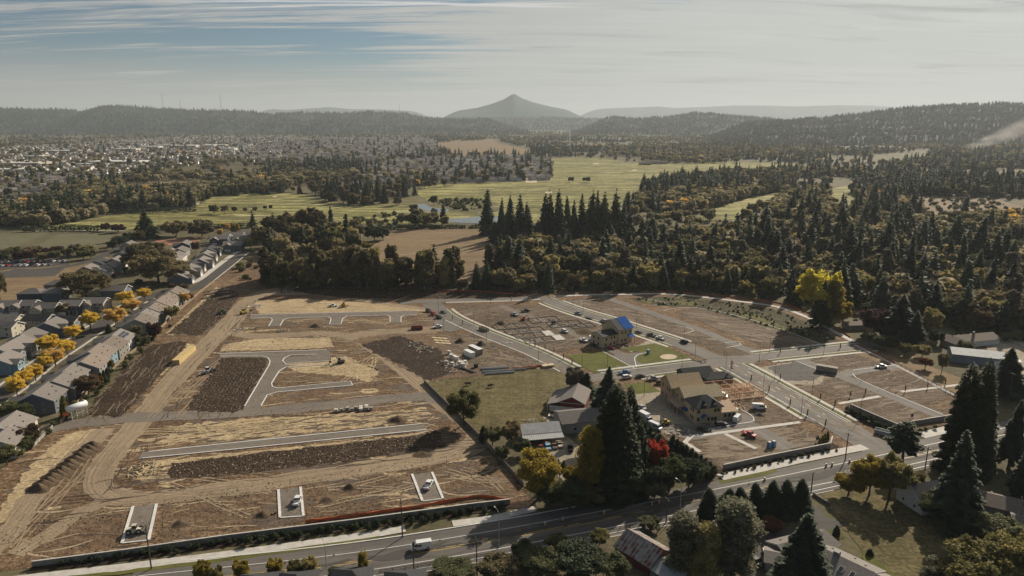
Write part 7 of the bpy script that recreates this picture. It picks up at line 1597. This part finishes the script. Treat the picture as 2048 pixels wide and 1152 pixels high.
# planting in front of the walls: low shrubs in rows
SH = PR['shrub_mid']
def row(name, a, b, n, s, label, group, mat, jit=.5):
    A_, B_ = G(*a), G(*b)
    for i in range(n):
        p = A_.lerp(B_, i/(n-1)) + Vector((random.gauss(0, jit), random.gauss(0, jit), .14)); o = link_obj(name, SH[i % 4][2], None, p, random.uniform(0, 6)); q = s*random.uniform(.7, 1.25)/9.0; o.scale = (q, q, q*.95)
        set_mat(o, 0, M[mat]); tag(o, label % nth(i+1), 'shrub', group)
row('shrub', (120,1133), (940,1023), 46, 1.5, 'low dark shrub in the bed below the long retaining wall, %s from the left', 'shrubs below the long retaining wall', 'hedge')
row('shrub', (500,1088), (1010,1019), 24, 2.0, 'taller dark shrub right under the long retaining wall, %s from the left', 'taller shrubs under the long retaining wall', 'hedge')
row('shrub', (1440,950), (1670,902), 18, 1.2, 'low shrub under the wall of the toilet lot, %s from the left', 'shrubs under the toilet lot wall', 'shrub'); row('shrub', (1694,822), (1780,866), 14, 2.2, 'dark shrub in the bed along the corner lot wall, %s from the far end', 'shrubs along the corner lot wall', 'hedge', .3); row('shrub', (1800,872), (1960,842), 10, 1.4, 'low shrub under the pine side of the corner wall, %s from the left', 'shrubs at the corner wall', 'shrub')
row('shrub', (50,912), (330,655), 26, 2.6, 'weedy green shrub along the garden fence, %s from the bottom', 'weeds along the garden fence', 'shrub', 1.2)
# hedges of the golf course and gardens
def hedge(px, w, h, label):
    pts = lin([G(*p) for p in px], 3.0); P_ = [];
    for p in pts: P_ += [(p.x+random.gauss(0,w*.3), p.y+random.gauss(0,w*.3), h*random.uniform(.1,1.0)) for _ in range(26)]
    P_ = np.array(P_); n = len(P_); nr = unit(rng.normal(0,1,(n,3))); A_ = unit(np.cross(nr, rng.normal(0,1,(n,3)))); q = rng.uniform(.4,.9,(n,1)); V, F = quads(P_, A_*q, np.cross(nr,A_)*q)
    tag(link_obj('hedge', np_mesh('hedge', V, F, [M['hedge']])), label, 'hedge')
hedge([(45,464),(130,461),(200,462)], 4, 6, 'dark clipped hedge along the near side of the left fairway'); hedge([(140,428),(230,428),(330,425),(390,423)], 4, 6, 'long dark hedge along the far side of the left fairway'); hedge([(35,434),(60,436),(90,437)], 4, 7, 'short dark hedge near the white fence'); hedge([(310,461),(420,458),(510,454)], 4, 5, 'dark hedge below the left fairway behind the oaks'); hedge([(715,462),(800,458),(930,457)], 3, 4, 'dark hedge between the pond and the dry field'); hedge([(940,457),(975,456)], 3, 4, 'short dark hedge by the pond'); hedge([(1270,838),(1300,868),(1330,890)], 2, 2.5, 'dark clipped hedge along the court edge')
# ================================================================ WOODS, FAR TOWN
def poly_pts(poly, n, mind, ground=False):
    """random ground points in an outline given in photo pixels, at least mind metres apart"""
    P = np.array([G(*p)[:2] for p in poly]); lo, hi = P.min(0), P.max(0); out = []
    for _ in range(60):
        q = rng.uniform(lo, hi, (n*2, 2)); q = q[inside(q, P)]
        for a in q:
            if len(out) >= n: return out
            if all((a[0]-b[0])**2 + (a[1]-b[1])**2 > mind*mind for b in out): out.append(a)
    return out
def grove(poly, n, mind, mix, where, group):
    """individual trees of a wood; mix: list of (weight, prototype, material, hmin, hmax, width ratio, word, name)"""
    pts = poly_pts(poly, n, mind); wsum = sum(m_[0] for m_ in mix); made = {}
    for p in pts:
        r_ = random.uniform(0, wsum)
        for m_ in mix:
            r_ -= m_[0]
            if r_ <= 0: break
        made.setdefault(m_[6], []).append((unproj((p[0], p[1], 0))[0], p, m_))
    for word, lst in made.items():
        lst.sort(key=lambda t: t[0])
        for i, (_, p, m_) in enumerate(lst):
            h = random.uniform(m_[3], m_[4]); lb = '%s %s, %s from the left' % (word, where, nth(i+1))
            tree(m_[1], 0, 0, h, h*m_[5]*random.uniform(.85, 1.15), m_[2], lb, {'oak': 'oak_tree', 'bare': 'alder_tree'}.get(m_[2], m_[7]), group, loc=Vector((p[0], p[1], 0)), near=False)  # broadleaf trees here are named by leaf tone alone, not by known species
F_, B_ = 'fir_tree', 'broadleaf_tree'
# grove behind the dirt site
grove([(525,574),(620,578),(760,580),(930,580),(925,566),(760,562),(620,560),(530,560)], 52, 4.5, [(3,'tall_mid','oak',22,29,.36,'slim dark tree',B_),(3,'tall_mid','olive',21,28,.36,'slim olive tree',B_),(3,'round_mid','oak',18,25,.6,'round dark tree',B_),(1.2,'round_mid','gold_green',12,20,.6,'golden tree',B_),(1,'round_mid','bronze',14,20,.6,'bronze tree',B_)], 'in the grove behind the dirt site', 'grove behind the dirt site')
grove([(880,582),(1000,584),(1130,588),(1300,581),(1450,588),(1560,606),(1600,620),(1600,596),(1480,572),(1300,564),(1100,568),(900,572)], 66, 4.5, [(3,'round_mid','olive',9,17,.85,'olive tree',B_),(3,'round_mid','oak',10,18,.8,'dark round tree',B_),(1.5,'round_mid','bronze',8,14,.85,'bronze tree',B_),(.7,'round_mid','gold_green',7,12,.85,'golden tree',B_),(2,'cone_mid','cypress',12,20,.42,'dark cone-shaped conifer',F_),(2,'fir_mid','fir',14,24,.36,'dark fir',F_)], 'at the wood edge behind the path', 'front edge of the wood')
grove([(960,566),(1100,566),(1300,562),(1480,570),(1610,600),(1720,640),(1850,640),(1700,560),(1560,520),(1300,520),(1120,525),(990,535)], 110, 6, [(4,'fir_mid','fir',16,34,.40,'dark fir',F_),(1.2,'cone_mid','cypress',14,24,.45,'dark cone-shaped conifer',F_),(2.5,'round_mid','oak',13,22,.8,'dark round tree',B_),(3,'round_mid','olive',12,20,.8,'olive tree',B_),(1,'round_mid','bronze',12,18,.8,'bronze tree',B_),(1.6,'tall_mid','bare',16,24,.42,'pale half-bare tree',B_)], 'in the near wood', 'near wood')
grove([(1480,522),(1600,520),(1800,580),(1900,610),(2080,650),(2080,560),(1900,500),(1800,470),(1600,470),(1440,480)], 105, 7, [(6,'fir_mid','fir',20,41,.36,'tall dark fir',F_),(1.5,'fir_slim','fir',24,40,.26,'slim tall fir',F_),(2,'tall_mid','bare',18,26,.42,'pale half-bare tree',B_),(2,'round_mid','oak',14,22,.75,'dark round tree',B_),(1.5,'round_mid','olive',13,20,.75,'olive tree',B_)], 'in the tall fir wood at right', 'tall fir wood')
grove([(1840,640),(1900,650),(2080,690),(2080,600),(1950,590),(1860,600)], 26, 6, [(2,'round_mid','olive',12,20,.7,'olive tree',B_),(2,'round_mid','oak',12,20,.75,'dark tree',B_),(1,'tall_mid','bare',16,24,.4,'pale half-bare tree',B_),(1,'fir_mid','fir',18,26,.34,'dark fir',F_)], 'behind the ranch house', 'trees behind the ranch house')
# firs in front of the ponds
for i, (x, y, t, w) in enumerate([(974,470,374,30),(1002,478,394,20),(1020,480,388,24),(1040,480,384,26),(1053,478,402,20),(1008,484,430,28),(1090,482,384,26),(1104,484,379,24),(1120,482,377,30),(1135,482,390,24),(1150,486,398,20),(1163,488,384,26),(1180,490,377,32),(1195,488,379,28),(1210,488,381,28),(1232,486,377,32),(1246,484,396,22),(1076,486,440,26),(1260,490,425,24),(1285,492,432,24),(990,486,440,24),(1222,492,440,30),(1145,494,450,26),(1305,490,428,28)]):
    T('fir_mid',x,y,t,w,None,'tall fir standing before the ponds and fairway, %s from the left' % nth(sorted([974,1002,1020,1040,1053,1008,1090,1104,1120,1135,1150,1163,1180,1195,1210,1232,1246,1076,1260,1285,990,1222,1145,1305]).index(x)+1),F_,group='tall firs before the ponds')
grove([(985,530),(1010,495),(1100,495),(1300,500),(1450,485),(1450,520),(1200,525),(1000,545)], 42, 7, [(3,'round_mid','oak',12,20,.8,'dark round tree',B_),(2,'round_mid','olive',12,18,.8,'olive tree',B_),(2,'fir_mid','fir',18,28,.34,'dark fir',F_),(1,'round_mid','bronze',10,16,.8,'bronze tree',B_)], 'right of the dry field', 'trees right of the dry field')
# clumps round the golf course
for poly, n, where, grp, mix in [
    ([(610,405),(700,412),(800,416),(830,400),(800,380),(700,378),(620,385)], 46, 'between the two fairways', 'wood between the fairways', [(4,'fir_mid','fir',22,36,.34,'dark fir',F_),(2,'tall_mid','bare',18,24,.45,'pale bare tree',B_),(3,'round_mid','oak',14,22,.8,'dark round tree',B_)]),
    ([(395,405),(430,395),(520,390),(600,388),(620,380),(560,374),(470,376),(400,388)], 44, 'in the belt above the left fairway', 'belt above the left fairway', [(5,'cone_mid','cypress',14,22,.45,'dark conifer',F_),(1,'round_mid','bronze',12,18,.8,'bronze tree',B_)]),
    ([(1270,398),(1310,400),(1345,395),(1330,385),(1280,384)], 12, 'in the clump beside the middle fairway', 'clump beside the middle fairway', [(3,'fir_mid','fir',24,34,.36,'dark fir',F_),(1,'round_mid','oak',14,20,.8,'dark tree',B_)]),
    ([(1340,412),(1420,408),(1520,384),(1600,372),(1600,356),(1500,362),(1400,380),(1345,395)], 46, 'in the belt right of the fairway', 'round-topped belt right of the fairway', [(4,'oak_mid','oak',15,22,.95,'dark round tree',B_),(2,'oak_mid','bronze',14,20,.95,'bronze round tree',B_),(1,'fir_mid','fir',20,30,.34,'dark fir',F_)]),
    ([(1560,470),(1640,470),(1760,470),(1840,460),(1820,400),(1730,420),(1720,430),(1650,440),(1570,430)], 54, 'in the upper fir wood', 'upper fir wood', [(5,'fir_mid','fir',24,40,.32,'dark fir',F_),(2,'round_mid','oak',14,22,.8,'dark round tree',B_)]),
    ([(1870,386),(1960,392),(2080,402),(2080,372),(1960,366),(1880,370)], 60, 'in the far-right fir block', 'dark fir block', [(1,'fir_mid','fir',26,38,.30,'dark fir',F_)])]:
    grove(poly, n, 6, mix, where, grp)

# ---- woods and towns too far to count: instanced points
EXCL = [[(70,460),(200,434),(380,416),(430,394),(520,386),(610,390),(650,402),(830,413),(985,436),(900,446),(560,452),(320,459)], [(822,380),(1000,365),(1100,361),(1104,318),(1150,314),(1260,325),(1360,328),(1600,326),(1600,343),(1450,350),(1370,356),(1310,372),(1250,430),(1160,446),(1010,446),(900,420)],
        [(1395,428),(1500,395),(1560,384),(1566,400),(1540,425),(1410,440)], [(1655,385),(1690,372),(1722,405),(1700,430),(1665,430)], [(745,492),(785,462),(1000,455),(1004,484),(955,560),(760,560)], [(1815,392),(1990,398),(2050,415),(2070,440),(1850,446)], [(858,287),(985,279),(1062,300),(1062,311),(900,313)], [(238,372),(420,360),(400,380),(260,386)], [(-20,545),(225,516),(95,590),(-20,606)], [(-40,463),(230,463),(214,500),(-40,505)], [(1735,310),(1860,302),(1850,322),(1760,326)], [(1990,273),(2060,271),(2060,281)], [(-40,500),(140,512),(140,545),(-40,545)], [(830,408),(896,418),(1003,432),(998,447),(880,446)], [(120,424),(400,421),(400,432),(120,432)]]
ESTATE = [('near', [(700,374),(790,369),(1097,362),(1102,318),(1060,312),(900,314),(800,320),(730,338)]), ('far', [(520,290),(640,276),(870,277),(880,312),(800,318),(700,335),(560,330),(500,318)]), ('west', [(-40,424),(60,426),(118,412),(112,390),(240,362),(250,352),(100,352),(-40,360)]), ('town', [(-40,352),(60,356),(250,356),(330,338),(450,322),(560,326),(640,300),(560,272),(300,278),(-40,300)])]
def in_px(q, polys):
    r = np.zeros(len(q), bool)
    for p in polys: r |= inside(q, np.array([G(*a)[:2] for a in p]))
    return r
def smooth_noise(q, wl, seed):
    r = np.random.default_rng(seed); T_ = r.uniform(0, 1, (256, 256)); u = q/wl; i = np.floor(u).astype(int); f = u-i; f = f*f*(3-2*f)
    g = lambda a, b: T_[(i[:, 0]+a) % 256, (i[:, 1]+b) % 256]
    return (g(0,0)*(1-f[:,0])+g(1,0)*f[:,0])*(1-f[:,1]) + (g(0,1)*(1-f[:,0])+g(1,1)*f[:,0])*f[:,1]
def scatter(name, P, idx, scl, rot, objs, label=None):
    """one object: points that carry instances of a few small meshes"""
    me = bpy.data.meshes.new(name); me.vertices.add(len(P)); me.vertices.foreach_set('co', np.asarray(P, np.float32).ravel())
    for n, t, d in (('idx', 'INT', idx), ('rot', 'FLOAT', rot)): me.attributes.new(n, t, 'POINT').data.foreach_set('value', np.asarray(d, np.int32 if t == 'INT' else np.float32))
    me.attributes.new('scl', 'FLOAT_VECTOR', 'POINT').data.foreach_set('vector', np.asarray(scl, np.float32).ravel())
    col = bpy.data.collections.new(name + '_shapes')
    for i, m_ in enumerate(objs): col.objects.link(bpy.data.objects.new('%s_%02d' % (name, i), m_))
    ng = bpy.data.node_groups.new(name, 'GeometryNodeTree'); ng.interface.new_socket('Geometry', in_out='INPUT', socket_type='NodeSocketGeometry'); ng.interface.new_socket('Geometry', in_out='OUTPUT', socket_type='NodeSocketGeometry')
    N = ng.nodes; L = ng.links; gi = N.new('NodeGroupInput'); go = N.new('NodeGroupOutput'); ip = N.new('GeometryNodeInstanceOnPoints'); ci = N.new('GeometryNodeCollectionInfo')
    ci.inputs[0].default_value = col; ci.inputs['Separate Children'].default_value = True; ci.inputs['Reset Children'].default_value = True
    def attr(n, t): a = N.new('GeometryNodeInputNamedAttribute'); a.data_type = t; a.inputs[0].default_value = n; return a.outputs[0]
    L.new(gi.outputs[0], ip.inputs['Points']); L.new(ci.outputs[0], ip.inputs['Instance']); ip.inputs['Pick Instance'].default_value = True
    L.new(attr('idx', 'INT'), ip.inputs['Instance Index']); L.new(attr('scl', 'FLOAT_VECTOR'), ip.inputs['Scale'])
    cx = N.new('ShaderNodeCombineXYZ'); L.new(attr('rot', 'FLOAT'), cx.inputs[2]); e2 = N.new('FunctionNodeEulerToRotation'); L.new(cx.outputs[0], e2.inputs[0]); L.new(e2.outputs[0], ip.inputs['Rotation']); L.new(ip.outputs[0], go.inputs[0])
    o = link_obj(name, me); o.modifiers.new('scatter', 'NODES').node_group = ng; o['kind'] = 'stuff'
    if label: o['label'] = label
    return o
FARM = [p[2] for p in PR['far_fir']] + [p[2] for p in PR['far_round']]
_r2 = [p[2] for p in protos('far_pale', 'round', 2, 300, .95, 'mixed_pale') or PR['far_pale']]; FARM = FARM + _r2
_r3 = [p[2] for p in protos('far_gold', 'round', 1, 300, .95, 'amber') or PR['far_gold']] + [p[2] for p in protos('far_red', 'round', 1, 300, .95, 'russet') or PR['far_red']]; FARM = FARM + _r3   # 0-3 fir, 4-7 mixed, 8-9 pale, 10 amber, 11 russet
def wood_points(n, y0, y1, xpad=1.12):
    Y = y0*(y1/y0)**rng.uniform(0, 1, n); X = rng.uniform(-1, 1, n)*Y*.75*xpad; return np.stack([X, Y], 1)
def wood(name, q, dens, fir_share, hs=1.0, gold=.03, z=None, label=None):
    k = rng.random(len(q)) < dens; q = q[k]; n = len(q); fs = fir_share[k] if hasattr(fir_share, '__len__') else fir_share
    f = rng.random(n) < fs; idx = np.where(f, rng.integers(0, 4, n), np.where(rng.random(n) < .42, rng.integers(8, 10, n), rng.integers(4, 8, n))); g = (rng.random(n) < gold) & ~f; idx[g] = rng.integers(10, 12, g.sum())
    h = np.where(f, rng.uniform(17, 32, n), rng.uniform(9, 19, n))*hs; w = np.where(f, h*.95, h*.95)
    zz_ = np.zeros(n) if z is None else z[k]
    return scatter(name, np.column_stack([q, zz_]), idx, np.stack([w/10, w/10, h/10], 1), rng.uniform(0, 6.28, n), FARM, label)
q = wood_points(80000, 640, 7200)
px_ = np.array([unproj((a[0], a[1], 0)) for a in q])
near_ok = ~((px_[:, 1] > 505)) & ~((px_[:, 1] > 455) & (px_[:, 0] < 560)) & ~((px_[:, 1] > 470) & (px_[:, 0] < 1000))
ok = near_ok & ~in_px(q, EXCL); est = in_px(q, [e[1] for e in ESTATE])
cl = smooth_noise(q, 260, 5)*.6 + smooth_noise(q, 90, 6)*.4; right = np.clip((px_[:, 0]-900)/500, 0, 1)
est_t = in_px(q, [ESTATE[3][1]])
dens = np.where(est_t, .13, np.where(est, .07, np.clip((cl-.43 + .05*right)*5.0, 0.03, 1.0)))*ok
dens = np.where(px_[:, 1] < 262, np.maximum(dens, .75*ok), dens)
fs_ = np.clip(smooth_noise(q, 420, 9)*1.5 - .5, .03, .85)
fs_ = np.where(px_[:, 0] < 620, fs_*.45, fs_*.85); dens = np.where((px_[:, 0] < 560) & (px_[:, 1] < 375), dens*.6, dens)
wood('distant_woods', q, dens, fs_, gold=.012, label='mixed woods covering the valley floor to the hills')
# trees inside the near woods, seen only as tops between those in front
qi = np.array(poly_pts([(1000,555),(1130,570),(1300,566),(1480,574),(1620,604),(1850,640),(2080,690),(2080,520),(1850,470),(1560,462),(1400,478),(1150,500),(1000,520)], 620, 4.0) + poly_pts([(530,566),(920,572),(910,560),(540,556)], 40, 4.0) + poly_pts([(520,500),(560,470),(640,460),(720,470),(740,500),(640,520),(540,520)], 50, 5.0))
wood('wood_infill', qi, np.ones(len(qi)), .12, 1.0, .0, None, 'treetops filling the inside of the near woods')
# shrubby undergrowth that fills the near woods and the waterside
qs = [poly_pts(p, n, 1.5) for p, n in (([(525,578),(930,582),(1300,584),(1560,606),(1720,655),(1850,660),(2080,700),(2080,560),(1800,500),(1450,480),(1000,500),(990,560),(530,560)], 1400), ([(690,445),(760,430),(860,430),(880,445),(780,455)], 60), ([(855,402),(960,398),(985,412),(930,425)], 90), ([(1820,395),(1990,400),(2060,440),(1850,446)], 160), ([(1720,430),(1850,450),(2050,520),(2060,470),(1960,452)], 200), ([(500,505),(560,505),(560,560),(520,575),(470,545)], 40))]
q = np.array([a for l in qs for a in l]); n = len(q); h = rng.uniform(2, 6, n)
qr = np.array(poly_pts([(1260,598),(1340,595),(1420,601),(1500,611),(1560,623),(1620,649),(1672,680),(1640,685),(1560,661),(1480,637),(1390,613),(1320,611)], 170, 1.0)); q = np.concatenate([q, qr]); h = np.concatenate([h, rng.uniform(.5, 1.5, len(qr))]); n = len(q)
scatter('undergrowth', np.column_stack([q, np.zeros(n)]), rng.integers(0, 4, n), np.stack([h*.13, h*.13, h*.1], 1), rng.uniform(0, 6.28, n), [p[2] for p in PR['shrub_mid']])
# trees on the far hills
dg = bpy.context.evaluated_depsgraph_get()
for ho, n, y0, y1, sc_ in [(o, *v) for o, v in zip([o for o in bpy.data.objects if o.name.startswith('hills')], ((12000, 5700, 7650, .95), (4000, 8200, 9650, 1.0), (6000, 5500, 6850, .95), (14000, 3200, 4750, .8)))]:
    vv = np.array([v.co[:] for v in ho.data.vertices]); mn, mx = vv.min(0), vv.max(0)
    q = np.stack([rng.uniform(max(mn[0], -.85*y1), min(mx[0], .85*y1), n), rng.uniform(mn[1], y1, n)], 1); z = np.full(n, -99.0)
    for i in range(n):
        hit, loc, nm, fi = ho.ray_cast(Vector((q[i, 0], q[i, 1], 2000)), Vector((0, 0, -1)))
        if hit: z[i] = loc.z
    wood('hill_forest', q, (z > 1)*1.0, np.clip(smooth_noise(q, 500, 12)*.5 + .62, .6, .96), sc_*1.1, .004, z-1, 'dark forest clothing the hills')
# ---- town houses: the largest 290 as houses, the rest as one mass
def town_house(seed):
    r = random.Random(seed); m = MB(); L, W, h = r.uniform(10, 14), r.uniform(9, 12), r.uniform(4.6, 6.2); rise = W*.22
    gable_wall(m, L, W, h, rise, mi=0); gable_roof(m, L, W, h, rise, .5, .25, mi=1); gable_wall(m, 4, L*.45, h*.9, L*.16, -L*.2, -W/2-1.5, 'y', 0); gable_roof(m, 6, L*.45, h*.9, L*.16, .4, .25, -L*.2, -W/2-.8, 'y', 1)
    for yy in (-W*.25, W*.2): m.box(L/2+.001, L/2+.04, yy-.5, yy+.5, 1, 2.2, 2)
    for zf in (.9, 3.4):
        for x in (-L*.3, 0, L*.3): m.box(x-.6, x+.6, W/2+.001, W/2+.04, zf, zf+1.2, 2); m.box(x-.6, x+.6, -W/2-.04, -W/2-.001, zf, zf+1.2, 2)
    return m.mesh('town_house', [M['wall_far'], M['roof_far'], M['window_dark']])
TH = [town_house(i) for i in range(6)]
allh = []
for nm, poly in ESTATE:
    P = np.array([G(*a)[:2] for a in poly]); c = P.mean(0); a = {'near': R(12), 'far': R(20), 'west': R(35), 'town': R(8)}[nm]; sx_, sy_ = {'near': (15.5, 27), 'far': (16, 30), 'west': (14, 26), 'town': (22, 40)}[nm]
    ca, sa = math.cos(a), math.sin(a); ext = np.abs(P-c).max()*1.5
    for j in range(int(-ext/sy_), int(ext/sy_)+1):
        if j % 7 == 3: continue
        for i in range(int(-ext/sx_), int(ext/sx_)+1):
            if i % 11 == 5: continue
            x, y = i*sx_ + random.gauss(0, 1), j*sy_ + (6 if j % 2 else -6) + random.gauss(0, 1)
            allh.append((nm, j, c[0]+x*ca-y*sa, c[1]+x*sa+y*ca, a + (math.pi if j % 2 else 0) + (math.pi/2 if (i*7+j*3) % 5 < 2 else 0)))
hq = np.array([(h[2], h[3]) for h in allh]); keep = np.zeros(len(allh), bool)
for nm, poly in ESTATE: keep |= inside(hq, np.array([G(*a)[:2] for a in poly])) & np.array([h[0] == nm for h in allh])
keep &= (np.abs(hq[:, 0]) < hq[:, 1]*.78)
allh = sorted([h for h, k in zip(allh, keep) if k], key=lambda h: h[3])
ind = allh[:290]; rest = allh[290:]; rows = {}
for h in ind: rows.setdefault((h[0], h[1]), []).append(h)
names = {'near': 'in the estate beyond the fairway', 'far': 'in the farther estate', 'west': 'in the far-left estate', 'town': 'in the far town'}; cnt = {}
for key in sorted(rows, key=lambda k: (k[0], min(h[3] for h in rows[k]))):
    cnt[key[0]] = cnt.get(key[0], 0) + 1
    for i, h in enumerate(sorted(rows[key], key=lambda h: h[2]/h[3])):
        o = link_obj('house', TH[(i*5+key[1]) % 6], None, (h[2], h[3], 0), h[4]); tag(o, '%s house from the left in row %s %s' % (nth(i+1), nth(cnt[key[0]]), names[h[0]]), 'house', 'small houses %s' % names[h[0]])
n = len(rest); o = scatter('distant_town', np.array([(h[2], h[3], 0) for h in rest]), rng.integers(0, 6, n), np.ones((n, 3)), np.array([h[4] for h in rest]), TH, 'mass of small far houses of the town')
print('houses', len(ind), len(rest))
sheet('estate_streets', ESTATE[0][1], 0.35, M['yard']); sheet('estate_streets', ESTATE[1][1], 0.4, M['yard']); sheet('estate_streets', ESTATE[2][1], 0.3, M['asphalt_dark'])
ribbon('estate_avenue', [(1062,366),(1066,340),(1072,318)], 22, 0.5, M['sand'])
q = np.array([(h[2]+random.gauss(0, 5), h[3]+9+random.gauss(0, 4)) for h in allh if random.random() < .45]); n = len(q); hh = rng.uniform(4, 8, n); it = np.where(rng.random(n) < .4, 10, rng.integers(4, 10, n))
scatter('estate_trees', np.column_stack([q, np.zeros(n)]), it, np.stack([hh*.1]*3, 1), rng.uniform(0, 6.28, n), FARM, 'small street trees dotted through the far estates')
# ================================================================ HAZE: the valley air, one even box round everything
mh = bpy.data.materials.new('haze'); mh.use_nodes = True; th = NT(mh.node_tree); th.n.clear()
pv = th.new('ShaderNodeVolumePrincipled'); pv.inputs['Color'].default_value = (0.67, 0.735, 0.77, 1); pv.inputs['Density'].default_value = 5.6e-5; pv.inputs['Anisotropy'].default_value = 0.2
th.link(pv.outputs[0], th.new('ShaderNodeOutputMaterial').inputs['Volume'])
hz = MB().box(-41500, 41500, -490, 44500, -12, 900).build('haze', mh); hz['kind'] = 'stuff'; hz['label'] = 'pale valley haze fading the far hills'; hz['category'] = 'haze'

# smoke from a field fire far off on the right
msk = bpy.data.materials.new('smoke'); msk.use_nodes = True; ts = NT(msk.node_tree); ts.n.clear()
oc = ts.new('ShaderNodeTexCoord').outputs['Object']; so_ = ts.new('ShaderNodeSeparateXYZ'); ts.link(oc, so_.inputs[0])
wid = ts.math('ADD', 0.12, ts.math('MULTIPLY', ts.math('ADD', so_.outputs[0], 1.0), 0.26))
cz = ts.math('SUBTRACT', so_.outputs[2], ts.math('SUBTRACT', ts.math('MULTIPLY', ts.math('ADD', so_.outputs[0], 1.0), 0.70), 0.85))
rr_ = ts.math('ADD', ts.math('POWER', ts.math('DIVIDE', cz, wid), 2.0), ts.math('POWER', ts.math('DIVIDE', so_.outputs[1], 0.6), 2.0))
fall = ts.math('SUBTRACT', 1.0, ts.smooth(rr_, 0.0, 1.0))
nn = ts.smooth(ts.noise(ts.mapping(oc, (1.5, 1.5, 2.2)), 2.0, 4, 0.6), 0.30, 0.70)
ends = ts.math('MULTIPLY', ts.smooth(so_.outputs[0], -1.0, -0.85), ts.math('SUBTRACT', 1.0, ts.smooth(so_.outputs[0], 0.0, 1.0)))
dn = ts.math('MULTIPLY', ts.math('MULTIPLY', fall, nn), ts.math('MULTIPLY', ends, 0.012))
pvs = ts.new('ShaderNodeVolumePrincipled'); pvs.inputs['Color'].default_value = (0.93, 0.88, 0.84, 1); pvs.inputs['Anisotropy'].default_value = 0.2; ts.link(dn, pvs.inputs['Density'])
ts.link(pvs.outputs[0], ts.new('ShaderNodeOutputMaterial').inputs['Volume'])
sm = MB().box(-1, 1, -1, 1, -1, 1).build('smoke', msk, None, G(1930, 306) + Vector((165, 0, 92))); sm.scale = (165, 90, 95); sm['kind'] = 'stuff'; sm['label'] = 'pale smoke plume drifting over the far right woods'
